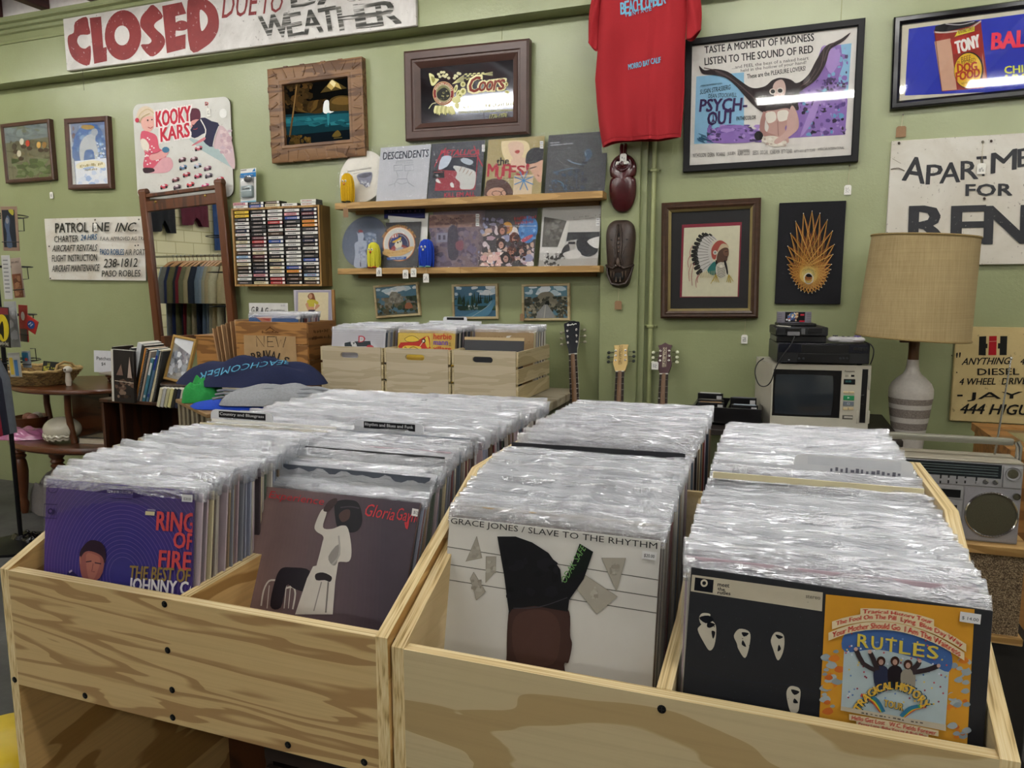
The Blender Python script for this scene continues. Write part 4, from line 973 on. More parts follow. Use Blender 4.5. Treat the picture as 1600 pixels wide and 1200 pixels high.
a.text("''", (684, 703), (708, 700), (686, 676), K, .03); a.text('ANYTHING', (714, 742), (975, 738), (728, 704), K, .03); a.text('4 DAY', (1035, 740), (1180, 738), (1045, 704), K, .03); a.text('DIESEL', (803, 798), (1032, 796), (803, 762), K, .03); a.text('4 WHEEL', (700, 852), (900, 850), (708, 816), K, .03); a.text('DRIVE', (935, 850), (1070, 848), (942, 814), K, .03)
a.line([(690, 910), (720, 910)], .008, K); a.text('JAY', (745, 942), (1045, 938), (750, 894), K, .025); a.text('444 HIGUERA', (700, 1010), (1250, 1022), (720, 955), K, .035)
for x, y in ((687, 783), (660, 690)): a.ell(x, y, 4, 4, '#3a3020', 8)
a.obj('print', t)

# --- carved masks on the pilaster
t = thing('wooden_mask', 'dark red wooden paddle mask with white eyes on the pilaster', 'mask', at(974, 280, 3.735))
s = (at(995, 280, 3.735).x-at(952, 280, 3.735).x)/2.0; hz = (at(970, 226, 3.735).z-at(975, 331, 3.735).z)/2
MR = M('#421418', .22, nz=.25, ns=18., coat=.3)
def mk(pts): return [(p[0]*s, p[1]*hz) for p in pts]
half = [(0, -1.0), (.35, -.97), (.7, -.82), (.92, -.55), (.97, -.25), (.9, -.02), (.72, .05), (.9, .09), (.97, .3), (.85, .5), (.6, .64), (.3, .72), (.24, .8), (.24, 1.03), (0, 1.03)]
out = half + [(-x, z) for x, z in half[::-1][1:-1]]
mb = MB(); o = crv(mk(out), 3, True); n = len(o)
rings = [[mb.bm.verts.new((x*q, y, z*q if True else z)) for x, z in o] for q, y in ((1, 0), (1, -.014), (.93, -.024), (.55, -.034), (.1, -.038))]
for A1, B1 in zip(rings, rings[1:]):
    for i in range(n):
        f = mb.bm.faces.new((A1[i], A1[(i+1) % n], B1[(i+1) % n], B1[i])); f.material_index = mb.mi(MR); f.smooth = True
mb.bm.faces.new(rings[-1]); mb.obj('mask_body', t, sharp=50)
mb = MB(); zc = .38*hz; ring = [(.62*s*math.cos(2*PI*i/20), -.03, zc+.24*hz*math.sin(2*PI*i/20)) for i in range(21)]; mb.tube(ring, .005, MR, 6)
mb.tube([(-.42*s, -.034, zc-.07*hz), (-.2*s, -.04, zc-.15*hz), (0, -.042, zc-.17*hz), (.2*s, -.04, zc-.15*hz), (.42*s, -.034, zc-.07*hz)], .005, MR, 6); mb.tube([(-.3*s, -.036, zc-.05*hz), (0, -.042, zc-.1*hz), (.3*s, -.036, zc-.05*hz)], .004, MR, 6)
mb.ell((0, -.038, zc+.02*hz), (.013, .013, .02), MR); 
for k in (-1, 1): mb.tube([(k*.55*s, -.03, zc+.16*hz), (k*.3*s, -.036, zc+.21*hz), (k*.08*s, -.036, zc+.13*hz)], .005, MR, 6)
mb.obj('carved_face', t)
for k in (-1, 1):
    mb = MB(); mb.ell((k*.34*s, -.036, zc+.07*hz), (.0085, .006, .0085), M('#e6e6e0', .3)); mb.obj('eye', t)
price_tag('white tag hanging on the red paddle mask', 974, 240, 3.69, string=(975, 226), size=(.032, .05))
t = thing('wooden_mask', 'long dark carved mask with open fanged mouth on the pilaster', 'mask', at(970, 397, 3.735))
s = (at(992, 397, 3.735).x-at(947, 397, 3.735).x)/2; hz = (at(970, 345, 3.735).z-at(970, 450, 3.735).z)/2
MD = M('#3c2f28', .4, nz=.35, ns=26., bump=.4, bs=60.)
half = [(0, -1.0), (.4, -.98), (.65, -.88), (.8, -.6), (.92, -.2), (1.0, .3), (1.0, .62), (.85, .85), (.5, .98), (0, 1.0)]
o = crv(mk(half+[(-x, z) for x, z in half[::-1][1:-1]]), 3, True); n = len(o)
mb = MB(); rings = [[mb.bm.verts.new((x*q, y, z*q)) for x, z in o] for q, y in ((1, 0), (1, -.012), (.9, -.03), (.6, -.048), (.2, -.056))]
for A1, B1 in zip(rings, rings[1:]):
    for i in range(n):
        f = mb.bm.faces.new((A1[i], A1[(i+1) % n], B1[(i+1) % n], B1[i])); f.material_index = mb.mi(MD); f.smooth = True
f = mb.bm.faces.new(rings[-1]); f.material_index = mb.mi(MD); mb.obj('mask_body', t, sharp=60)
DKH = M('#0d0a09', .8)
mb = MB()
for k in (-1, 1):
    for x, z, rx, rz, an in ((.48, .4, .16, .05, .5), (.42, -.02, .18, .05, .5), (.3, -.28, .13, .09, .2)):
        mb.ell((0, 0, 0), (rx*s, .006, rz*hz), DKH, 12, 8, Matrix.Translation((k*x*s, -.047+.006*x, z*hz)) @ Matrix.Rotation(-k*an, 4, 'Y'))
mb.ell((0, -.05, .55*hz), (.15*s, .006, .05*hz), DKH, 10, 6); mb.obj('eye_holes', t)['kind'] = 'stuff'
mb = MB(); mb.ell((0, -.043, -.68*hz), (.42*s, .012, .15*hz), DKH, 14, 8); mb.obj('mouth', t)
mb = MB()
for k in (-1, 1):
    mb.tube([(0, -.06, -.32*hz), (k*.35*s, -.06, -.44*hz), (k*.75*s, -.04, -.38*hz), (k*.95*s, -.02, -.33*hz)], .006, MD, 6)
    mb.tube([(k*.08*s, -.058, .85*hz), (k*.2*s, -.054, .3*hz), (k*.12*s, -.064, -.1*hz), (k*.3*s, -.06, -.3*hz)], .006, MD, 6); mb.tube([(k*.8*s, -.026, .5*hz), (k*.4*s, -.05, .2*hz), (k*.2*s, -.06, -.1*hz)], .004, MD, 6)
    mb.tube([(k*.9*s, -.02, -.36*hz), (k*.78*s, -.034, -.62*hz), (k*.5*s, -.046, -.88*hz), (0, -.052, -.93*hz)], .006, MD, 6)
    mb.ell((k*.14*s, -.064, -.36*hz), (.1*s, .01, .05*hz), MD, 10, 6)
MD = M('#5c4c42', .35, nz=.35, ns=26.); mb.ell((0, -.062, -.25*hz), (.14*s, .014, .14*hz), MD, 12, 8)
for z in (.42, .3, .18, .06): mb.ell((0, -.058, z*hz), (.006, .006, .006), MD, 8, 6)
mb.obj('carved_features', t, sharp=60)
for k, x, z in ((-1, .3, -.56), (1, .3, -.56), (-1, .5, -.54), (1, .5, -.54), (-1, .14, -.8), (1, .14, -.8)):
    up = z > -.7; mb = MB(); mb.tube([(k*x*s, -.055, z*hz+(.03 if up else -.03)*hz), (k*x*s, -.056, z*hz-(.14 if up else -.12)*hz)], .004, M('#57483c', .4), 6, radii=[.005, .001]); mb.obj('fang', t)
price_tag('brown tag hanging under the dark fanged mask', 966, 470, 3.725, 'brown', (967, 449), size=(.036, .044))

# --- three small landscape photographs
for c, lab, sky, busy_, extra in (
    ([(585.5, 447), (587, 497), (659, 493), (652, 440)], 'small landscape photograph of a granite peak, left of the row of three', '#4d7a90', ['#4a583e', '#3f5040', '#8a8478', '#77705f', '#2f3a30'], 0),
    ([(706, 444), (708.5, 499), (779, 498), (778, 443)], 'small landscape photograph of a blue lake road, middle of the row of three', '#41708c', ['#2f4a40', '#3a5a48', '#24382e', '#55704f'], 1),
    ([(814, 443.5), (818, 502), (891.5, 500), (890, 443)], 'small landscape photograph of a road through rocks, right of the row', '#5a8698', ['#5c5c50', '#84806c', '#4a4a3e', '#9a9480', '#3c4034'], 2)):
    t, w, h = hang('framed_photograph', lab, 'picture', c, YW-.012, group=None)
    FL = wood('#b9a880', '#9a8660', 'x', 3, 10, 150, .5, '#7d6a44')
    frame(t, w, h, [(0, -.012), (0, .008), (.003, .01), (.012, .01), (.014, .004)], FL, 0)
    mb = MB(); mb.box(-w/2+.01, w/2-.01, -.003, 0, -h/2+.01, h/2-.01, M(sky, .4)); mb.obj('backing', t)
    a = Art(mw(t), .0032, .35).local(); x, z = w/2-.014, h/2-.014; a.clip = (-x, x, -z, z)
    a.busy(-x, z*.4, x, z, 10, ['#e3e8ea', '#c4d6de'], .008, .02, 3+extra, 1.8); a.busy(-x, -z*.6, x, z*.25, 70, busy_, .008, .022, 5+extra)
    if extra == 0:
        a.blob([(-.05, -.01), (-.035, .045), (-.01, .05), (.015, .04), (.045, -.01)], '#8d8a80', 3); a.busy(-.04, -.01, .035, .04, 20, ['#a09c90', '#77746a', '#b4b0a4'], .005, .012, 8); a.busy(-x, -z, x, -.02, 50, ['#3a4a38', '#55503c', '#6a6450', '#2c3830'], .006, .016, 9); a.blob([(.05, -.05), (.06, -.02), (.09, -.02), (.1, -.05)], '#a0664a', 2); a.rect(-x, -z, x, -z+.012, '#7d7a66')
    if extra == 1:
        a.blob([(-x, .01), (-.03, .03), (.04, .015), (x, .03), (x, -.02), (-x, -.02)], '#3f6f84', 3)
        for q in range(22): rd = random.Random(q); xx = rd.uniform(-x, x*.9); zz = rd.uniform(-.05, .0); hh = rd.uniform(.03, .07); a.poly([(xx-.008, zz), (xx+.008, zz), (xx, zz+hh)], rd.choice(['#223a2c', '#2f4a38', '#1c2e24']))
        a.blob([(-.06, -z), (.0, -.055), (.06, -.04), (.09, -.0), (x, .005), (.1, -.05), (.06, -z)], '#5a8aa4', 4); a.line([(-.02, -z), (.04, -.05), (.085, -.02), (.1, .0)], .003, '#9fb4b8', 4); a.busy(-.04, -.045, .02, -.02, 8, ['#cfd2cc', '#7d8a80'], .004, .008, 2)
    if extra == 2:
        a.blob([(-.06, -.02), (-.04, .04), (0, .055), (.04, .045), (.065, -.02)], '#8a8472', 3); a.blob([(-.025, -.02), (-.015, .02), (.012, .022), (.02, -.02)], '#1c1e1a', 3); a.busy(-x, -.03, x, .03, 50, busy_, .006, .014, 4)
        a.poly([(-.008, -.012), (.01, -.012), (.06, -z), (-.075, -z)], '#9a9a98'); a.line([(.0, -.015), (-.01, -z)], .0025, '#d9d4c4'); a.busy(-x, -z, -.05, -.02, 30, busy_, .006, .012, 6); a.busy(.05, -z, x, -.02, 30, busy_, .006, .012, 7)
    a.obj('print', t); pane(t, w-.026, h-.026, .006)
price_tag('brown tag at the corner of the rock road photograph', 815.5, 490, YW-.025, 'brown', size=(.022, .04))
# ------------------------------------------------------------------ red shirt on a hanger in front of the beam
def shirt():
    t = thing('shirt', 'red short-sleeved shirt printed VINTAGE, hung over the pilaster', 'shirt', at(1005, 110, 3.62))
    Mw = mw(t); a = Art(Mw, 0.0).crop(*C(3)); RC = M('#98101b', .85, nz=.06, ns=300., bump=.15, bs=900.)
    Lp = [(560, -330), (470, -300), (400, -200), (395, -80), (392, 0), (386, 160), (380, 310), (362, 500), (370, 640), (386, 780), (412, 925)]
    Rp = [(760, -330), (850, -300), (925, -200), (932, -80), (935, 0), (930, 120), (922, 250), (917, 420), (915, 560), (905, 700), (892, 858)]
    L = [a.P(p) for p in Lp]; Rr = [a.P(p) for p in Rp]
    def lerp(P, v):
        k = v*(len(P)-1); i = min(int(k), len(P)-2); f = k-i
        return P[i][0]+(P[i+1][0]-P[i][0])*f, P[i][1]+(P[i+1][1]-P[i][1])*f
    def fold(u, v):
        return 1.7*(.010*math.sin(u*9+1.2*v)*(.3+v) + .012*math.exp(-((u-.66+.02*v)/.05)**2)*v + .007*math.sin(u*17-2*v+1)*v + .004*math.sin(v*14+u*5))
    def F(side):
        def fn(u, v):
            l, r = lerp(L, v), lerp(Rr, v); w = 4*u*(1-u)
            z = l[1]+(r[1]-l[1])*u + (.010*math.sin(u*6.5)+.012*math.sin(u*3.1)) * (v > .97)
            return Vector((l[0]+(r[0]-l[0])*u, -side*(.028*w**.5) - (fold(u, v) if side > 0 else fold(u, v)*.4), z))
        return fn
    mb = MB(); mb.grid(F(1), 40, 40, RC); mb.grid(F(-1), 20, 20, RC); mb.obj('shirt_body', t, sharp=80)
    hem = [F(1)(i/40, .985)+Vector((0, -.001, 0)) for i in range(41)]; mb = MB(); mb.tube(hem, .0011, M('#8a0e18', .9), 4); mb.obj('hem', t)
    for name, pts in (('l', [(470, -300), (335, 0), (318, 262), (345, 305), (382, 315), (395, -80)]), ('r', [(850, -300), (1003, 0), (1021, 185), (975, 240), (930, 250), (932, -80)])):
        q = [a.P(p) for p in pts]
        def S(sd, q=q):
            def fn(u, v):
                top = Vector(q[0]).lerp(Vector(q[5]), u); e0, e1 = Vector(q[2]), Vector(q[4]); bot = e0.lerp(e1, u) + (Vector(q[3])-(e0+e1)/2)*4*u*(1-u)*.9
                p = top.lerp(bot, v); p.x += (Vector(q[1]).x-Vector(q[0]).lerp(Vector(q[2]), .52).x)*math.sin(v*PI)*(1-u)
                return Vector((p.x, -sd*.024*math.sin(u*PI)**.6-.006*math.sin(u*8+v*6), p.y))
            return fn
        mb = MB(); mb.grid(S(1), 12, 14, RC); mb.grid(S(-1), 12, 14, RC); mb.obj('sleeve', t, sharp=80)
        edge = [S(1)(i/12, 1.)+Vector((0, -.001, .002)) for i in range(13)]; mb = MB(); mb.tube(edge, .0016, M('#8a0e18', .9), 4); mb.obj('cuff', t)
    d = Art(Mw, .0); d.crop(*C(3)); B = '#6aa4c0'
    for i, ch in enumerate('BEACHCOMBER'):
        x0 = 528+i*25.5; y = 105-i*6.0+(i % 2)*4; d.text(ch, (x0, y), (x0+26, y-6), (x0-2, y-72-(i % 2)*8), B, .03)
    for i, ch in enumerate('VINTAGE'): x0 = 552+i*25; d.text(ch, (x0, 121-i*6.5), (x0+17, 117-i*6.5), (x0+1, 97-i*6.5), B, .01)
    zT, zB = L[0][1], L[-1][1]
    def dep(x, z):
        v = 0.
        for k in range(60):
            v = k/59
            if lerp(L, v)[1] <= z: break
        l, r = lerp(L, v), lerp(Rr, v); u = min(.98, max(.02, (x-l[0])/(r[0]-l[0])))
        return F(1)(u, v).y-.0035
    d.obj('print', t, dep=dep); d = Art(Mw, .0).crop(*C(3))
    d.text('MORRO BAY CALIF', (570, 440), (780, 408), (568, 405), B, .04)
    d.obj('print', t, dep=dep)
    mb = MB(); hm = M('#2a2a2c', .4); q = a.P((655, -330)); mb.tube([(q[0], 0, q[1]-.02), (q[0], 0, q[1]+.03), (q[0], .008, q[1]+.055), (q[0], .03, q[1]+.06), (q[0], .042, q[1]+.045)], .003, hm, 6); mb.tube([a_ for a_ in [(L[1][0]+.02, 0, L[1][1]-.02), (q[0], 0, q[1]-.02), (Rr[1][0]-.02, 0, Rr[1][1]-.02)]], .006, hm, 6); mb.obj('hanger', t)
    return t
shirt()

# ------------------------------------------------------------------ two bamboo shelves with records
BAMB = wood('#b8935a', '#a37e48', 'x', 6, 14, 220, .45, '#8a6836', 2.0, .3)
def shelf(label, x0, x1, z0, z1, seams):
    t = thing('wall_shelf', label, 'shelf', ((x0+x1)/2, YW, z0)); cx = (x0+x1)/2; b = [x0]+seams+[x1]
    for a_, c_ in zip(b, b[1:]):
        mb = MB(); mb.box(a_-cx+.0005, c_-cx-.0005, -.15, 0, 0, z1-z0, BAMB, .002); mb.obj('shelf_board', t)
    mb = MB(); mb.box(x0-cx+.05, x1-cx-.05, -.012, 0, -.02, 0, M('#8a6a3c', .6)); mb.obj('bracket_rail', t)
    return t
shelf('upper bamboo wall shelf holding records beneath the Coors mirror', -2.385, -.842, 1.882, 1.917, [])
shelf('lower bamboo wall shelf holding records above the three landscape photographs', -2.38, -.852, 1.519, 1.552, [at(719, 420, 3.65).x])
WRAP = plastic(.012, .05, 1.0, 5.)
def album(label, px, zs, col, yb=3.695, lean=R(13), w=.314, h=.314, wrap=True, name='display_record', cat='record', roll=0.):
    """a record stood on a shelf and leant on the wall; px = photo x of the middle of its foot"""
    p = at(px, 400, yb); o = bpy.data.objects.new(name, None); 
    mb = MB(); mb.box(-w/2, w/2, 0, .003, 0, h, M(col, .45, nz=.04, ns=20.), .0006); o = mb.obj(name); o.location = (p.x, yb, zs); o.rotation_euler = (-lean, roll, 0); tag(o, label, cat)
    return o, Art(mw(o), .0004, .45)
def wrapping(o, w=.326, h=.33, seed=1, amp=.0016):
    rd = random.Random(seed); ph = [rd.uniform(0, 6.3) for _ in range(6)]; mb = MB()
    mb.grid(lambda u, v: Vector((-w/2+w*u, -.0045-amp*(math.sin(u*11+v*7+ph[0])+math.sin(u*23-v*17+ph[1])*.6+math.sin(v*31+u*5+ph[2])*.5+2.), -.002+h*v)), 22, 22, WRAP); return mb.obj('plastic_sleeve', o, recalc=False)
def stick(a, x, y, s, n=2):
    for k in range(n): a.rect(x, y+k*s*1.15, x+s*.95, y+k*s*1.15+s, '#dcdcd8'); a.rect(x+s*.15, y+k*s*1.15+s*.4, x+s*.8, y+k*s*1.15+s*.6, '#77777a')
Z1, Z2 = 1.9175, 1.5525
GC = (660, 220, 5.517)
# upper row
def disc_album(label, px, zs, col, seed):
    p = at(px, 400, 3.715); t = thing('picture_disc', label, 'record', (p.x, 3.715, zs), (-R(12), 0, 0))
    mb = MB(); mb.lathe([(.0001, 0), (.15, 0), (.151, .001), (.15, .002), (.0001, .002)], M(col, .3, nz=.1, ns=9.), (0, 0, 0), 48, 'y', T=Matrix.Translation((0, 0, .155))); mb.obj('disc', t, sharp=30)
    wrapping(t, .322, .325, seed, .002); return t, Art(mw(t), .0004, .3)
t, a = disc_album('white picture disc in clear plastic at the left end of the upper shelf', 565, Z1, '#cfcabb', 3); a.crop(520, 220, 8.889)
a.text('MARILYN MANSON', (210, 440), (530, 390), (212, 415), '#2a2a2a', .01); a.marks((290, 465), (380, 448), 14, '#3a3a3a', 14); a.blob([(335, 490), (400, 450), (500, 435), (548, 450), (535, 560), (480, 650), (430, 620), (370, 570)], '#77788a', 4); a.blob([(350, 500), (420, 460), (520, 445), (530, 480), (430, 520)], '#4a4a58', 3); a.busy(380, 540, 520, 640, 16, ['#b8bcc8', '#d6d8dc', '#9498a8'], 8, 22, 3); a.obj('print', t)
o, a = album('pale grey record lettered DESCENDENTS on the upper shelf', 628, Z1, '#b4b6bc'); a.crop(520, 220, 8.889); K = '#2e3440'
a.text('DESCENDENTS', (695, 265), (1328, 222), (705, 162), K, .03); a.line([(880, 320), (885, 285), (1110, 270), (1115, 300)], .0012, K)
for q in range(9): a.line([(890+q*26, 320), (892+q*26, 290)], .001, K)
for x in (850, 1000): a.line([(x, 345), (x+122, 335), (x+128, 410), (x+6, 422), (x, 345)], .0014, K)
a.line([(880, 425), (905, 480), (903, 535), (1030, 530), (1035, 470), (1060, 420)], .0014, K); a.line([(903, 535), (860, 600), (870, 640)], .0014, K); a.line([(1030, 530), (1060, 600)], .0014, K); a.line([(780, 625), (850, 600)], .0014, K); a.line([(1060, 590), (1135, 640)], .0014, K); a.line([(890, 580), (960, 610), (1040, 580)], .0012, K); a.obj('print', o); wrapping(o, seed=2, amp=.003)
o, a = album('dark record lettered METALLICA in red on the upper shelf', 709.5, Z1, '#1c2130'); a.crop(*GC); RD = '#a8283c'
a.text('METALLICA', (150, 128), (490, 122), (165, 80), RD, .05); a.line([(205, 62), (150, 130), (105, 225)], .006, RD); a.line([(445, 45), (480, 140), (520, 222)], .006, RD)
a.poly([(150, 140), (480, 130), (455, 425), (105, 430)], '#8e2c3a'); a.poly([(160, 145), (472, 138), (462, 270), (140, 250)], '#1c2130'); a.blob([(170, 140), (250, 135), (230, 200), (190, 235), (140, 245)], '#b9c4d2', 3); a.blob([(270, 215), (400, 240), (460, 280), (440, 410), (330, 415), (325, 360), (285, 320), (300, 280)], '#c4c4c0', 3); a.blob([(330, 160), (380, 150), (440, 180), (410, 210), (350, 190)], '#aab4c0', 3)
for q in range(4): a.line([(320+q*28, 265+q*12), (340+q*30, 225+q*14)], .003, '#8a5a3a')
a.blob([(115, 340), (135, 330), (160, 365), (130, 360)], '#d4cfcc', 3); a.blob([(240, 370), (262, 362), (275, 400), (250, 400)], '#d4cfcc', 3); a.rect(90, 260, 190, 322, '#15151c'); a.ell(130, 300, 10, 10, '#8a8a90'); a.rect(100, 270, 180, 276, '#8a3a44'); a.line([(110, 430), (455, 420), (480, 140)], .003, RD)
a.text('KILL EM ALL', (190, 490), (455, 478), (192, 452), RD, .05); stick(a, 515, 35, 28); a.obj('print', o); wrapping(o, seed=4)
o, a = album('gold record lettered the MUFFS! on the upper shelf', 800, Z1, '#94834a'); a.crop(*GC); a.clip = (-.157, .157, 0, .314)
a.blob([(680, 20), (720, 0), (880, 0), (925, 60), (900, 150), (780, 200), (700, 140)], '#d8c59a', 4); a.blob([(740, 30), (800, 5), (870, 30), (865, 120), (810, 165), (760, 120)], '#d3b39c', 4); a.blob([(795, 95), (820, 78), (842, 90), (820, 112)], '#a8423c', 3); a.blob([(770, 160), (890, 150), (900, 260), (780, 250)], '#d3b39c', 3)
a.blob([(890, 160), (905, 100), (960, 60), (1050, 70), (1060, 150), (980, 190), (900, 200)], '#1a1a22', 4); a.blob([(915, 215), (980, 190), (1050, 170), (1055, 300), (1010, 360), (960, 300)], '#c4987e', 4); a.line([(925, 240), (985, 222)], .006, '#2a1e1a'); a.blob([(985, 290), (1000, 310), (1010, 300)], '#8a5a48', 2)
a.blob([(545, 400), (560, 345), (640, 325), (720, 345), (770, 410), (770, 475), (540, 475)], '#4a2e26', 4); a.blob([(570, 430), (620, 405), (690, 410), (715, 470), (565, 475)], '#b58a74', 3); a.ring(640, 455, 40, 22, .003, '#1c1818'); a.ring(705, 450, 24, 22, .003, '#1c1818'); a.poly([(790, 300), (960, 290), (940, 470), (780, 470)], '#cdb898')
a.text('the', (640, 215), (745, 205), (642, 148), '#16140f', .04); 
for ch, x0, x1, y0, y1 in (('M', 560, 640, 310, 200), ('U', 640, 690, 335, 225), ('F', 690, 750, 305, 205), ('F', 745, 800, 320, 215), ('S', 810, 880, 300, 215), ('!', 890, 915, 280, 200)): a.text(ch, (x0, y0), (x1, y0), (x0+8, y1), '#a32a34', .05)
for q in range(4): an = R(22+q*45); a.line([(875+88*math.cos(an), 345+88*math.sin(an)), (875-88*math.cos(an), 345-88*math.sin(an))], .005, '#3f7fb4')
a.text('BLONDER AND BLONDER', (700, 332), (940, 322), (700, 322), '#2a2620'); stick(a, 1015, 5, 30); a.clip = None; a.obj('print', o); wrapping(o, seed=5)
o, a = album('dark blue record with a faint figure at the right end of the upper shelf', 896, Z1, '#0c1019'); a.crop(*GC)
a.text('PINK FLOYD', (1102, 25), (1180, 18), (1102, 15), '#b9bcc4', .01); a.marks((1102, 44), (1302, 28), 10, '#b9bcc4', 12, .95)
a.blob([(1395, 120), (1410, 80), (1440, 70), (1465, 110), (1450, 150), (1420, 180), (1385, 220), (1370, 215), (1410, 160)], '#30455a', 3); a.line([(1400, 90), (1412, 125)], .005, '#6f8698', 2); a.line([(1255, 165), (1300, 190), (1370, 205)], .004, '#6f8aa0', 2); a.line([(1130, 280), (1200, 255), (1300, 235)], .004, '#4a6478', 2); a.line([(1110, 350), (1160, 345), (1210, 370), (1220, 420)], .006, '#3f6074', 3); a.busy(1090, 260, 1250, 430, 24, ['#22344a', '#2c4258', '#1b2a3c'], 6, 16, 4); a.busy(1250, 180, 1420, 420, 22, ['#1b2636', '#223246', '#141c28'], 10, 24, 5); a.line([(1330, 230), (1330, 410)], .003, '#2c4258'); a.obj('print', o); wrapping(o, seed=6, amp=.0024)
# lower row
t, a = disc_album('blue picture disc with a pale figure at the left end of the lower shelf', 566, Z2, '#33425a', 8); a.crop(520, 320, 8.889)
a.blob([(300, 860), (310, 680), (300, 560), (320, 520), (350, 500), (345, 420), (330, 380), (365, 400), (380, 370), (420, 390), (435, 440), (420, 490), (470, 510), (470, 600), (450, 640), (470, 720), (460, 860)], '#9aa2b4', 4); a.busy(360, 520, 450, 800, 24, ['#8a92a6', '#adb4c4', '#7a8498'], 10, 24, 3); a.blob([(355, 365), (380, 345), (420, 365), (415, 385), (370, 385)], '#7a2f3a', 3); a.blob([(440, 410), (520, 380), (600, 420), (600, 520), (500, 560), (460, 500)], '#5f6e86', 3); a.busy(450, 390, 610, 540, 20, ['#7f8ca2', '#8f9ab0', '#56647c'], 10, 26, 4); a.line([(388, 780), (390, 860)], .006, '#2a3448'); a.obj('print', t)
o, a = album('white edged navy sleeve standing behind the anniversary album, lower shelf', 634, Z2, '#d4d4d0', 3.722, R(9), .245, .305, name='display_record'); a.crop(520, 320, 8.889)
a.poly([(712, 62), (1280, 55), (1282, 190), (712, 195)], '#0d1030'); a.marks((770, 108), (1230, 100), 28, '#5a4a6a', 3); a.poly([(720, 130), (1275, 122), (1280, 180), (715, 180)], '#141a5a'); a.poly([(770, 150), (1290, 200), (1285, 230), (770, 200)], '#d8d8d4'); a.obj('print', o)
o, a = album('black anniversary album with a hat emblem in a ring, lower shelf', 624, Z2, '#12141a', 3.70, R(12), .222, .262); a.crop(520, 320, 8.889)
a.arc('20th ANNIVERSARY ALBUM', 920, 560, 232, 256, 203, 337, 28, '#c98f3a', .02, .7); a.ell(920, 545, 226, 240, '#b86a34', 36); a.ell(920, 545, 216, 230, '#d8c8ae', 36); a.ell(920, 545, 200, 212, '#c4c4c0', 36)
a.ell(920, 550, 150, 160, '#b86a34', 32); a.ell(920, 550, 142, 152, '#1c2450', 32); a.blob([(800, 620), (900, 540), (1050, 600), (1000, 690), (850, 690)], '#8a2f30', 3)
for q in range(16): an = R(200+q*11); a.ell(920+125*math.cos(an), 550+132*math.sin(an), 6, 7, '#d8d8d4', 6)
a.poly([(805, 440), (900, 400), (915, 480), (825, 505)], '#c9c4c0'); 
for q in range(3): a.poly([(812+q*34, 440-q*14), (828+q*34, 432-q*14), (840+q*33, 500-q*12), (826+q*33, 505-q*12)], '#a8343a')
a.poly([(815, 470), (912, 445), (918, 485), (825, 510)], '#2a3a7a'); a.poly([(820, 520), (955, 445), (945, 500), (850, 530)], '#c9a03a'); a.blob([(870, 530), (930, 490), (965, 520), (950, 590), (900, 610), (865, 580)], '#cfc9b4', 3); a.ell(905, 525, 12, 14, '#1c1a1a', 10); a.ell(940, 512, 10, 12, '#1c1a1a', 10)
a.blob([(870, 620), (920, 595), (980, 590), (960, 640), (890, 650)], '#a4a4a4', 3); a.blob([(695, 680), (740, 615), (850, 640), (960, 620), (1090, 580), (1130, 600), (1060, 660), (930, 710), (780, 715)], '#c9a468', 4); a.marks((760, 690), (1040, 655), 36, '#b8904e', 5); a.poly([(750, 735), (1030, 720), (1020, 760), (760, 770)], '#3f5f9a'); a.marks((770, 762), (1010, 750), 22, '#b9c4d8', 6); a.obj('print', o); wrapping(o, .235, .27, 11, .002)
o, a = album('brownish mauve record with faint house picture on the lower shelf', 709.5, Z2, '#6a565e'); a.crop(*GC)
a.poly([(60, 640), (500, 632), (495, 740), (55, 750)], '#84645a'); a.marks((95, 695), (340, 680), 26, '#3a2c2c', 7); a.busy(60, 640, 490, 740, 40, ['#7a5c54', '#8f7064', '#6a4e4a'], 10, 24, 2, 1.4); a.busy(60, 750, 480, 1080, 120, ['#5f5464', '#6f6272', '#554a5a', '#7a6a74', '#4a4252', '#665c74'], 12, 34, 3); a.poly([(125, 800), (260, 790), (262, 870), (120, 880)], '#7d7a8c'); 
for q in range(3): a.rect(140+q*40, 815, 160+q*40, 855, '#4a4656')
a.blob([(225, 760), (300, 750), (310, 1000), (230, 1010)], '#3f3a48', 3); a.line([(300, 700), (295, 870)], .004, '#3a3040'); a.blob([(290, 880), (350, 860), (350, 940), (300, 940)], '#7a4a54', 3); stick(a, 462, 632, 32, 3); a.obj('print', o); wrapping(o, seed=12)
o, a = album('colourful record crowded with painted faces on the lower shelf', 789.5, Z2, '#2a2228'); a.crop(*GC)
a.busy(480, 730, 960, 1080, 90, ['#c4b4b8', '#8a8ca8', '#b89a8a', '#d4c9c4', '#a88a94', '#5a4a54'], 12, 36, 4); a.busy(500, 960, 700, 1080, 30, ['#d8b4ac', '#c99a94', '#e0ccc4'], 12, 30, 5); a.busy(520, 660, 700, 740, 20, ['#7a7488', '#4a4458', '#8a86a0'], 10, 20, 6)
for x, y, c1, c2 in ((735, 750, '#b8853a', '#a06a50'), (690, 770, '#3a2420', '#b07a68'), (680, 890, '#2a1c1c', '#b88a7a'), (795, 840, '#5a2a1c', '#a87460'), (855, 950, '#1c1416', '#b08474'), (770, 960, '#5a3024', '#9a6450'), (720, 1010, '#241a1c', '#a88074')):
    a.ell(x, y, 44, 52, c1, 12); a.ell(x, y+10, 22, 30, c2, 10); a.line([(x-10, y+4), (x+10, y+4)], .003, '#2a1a18')
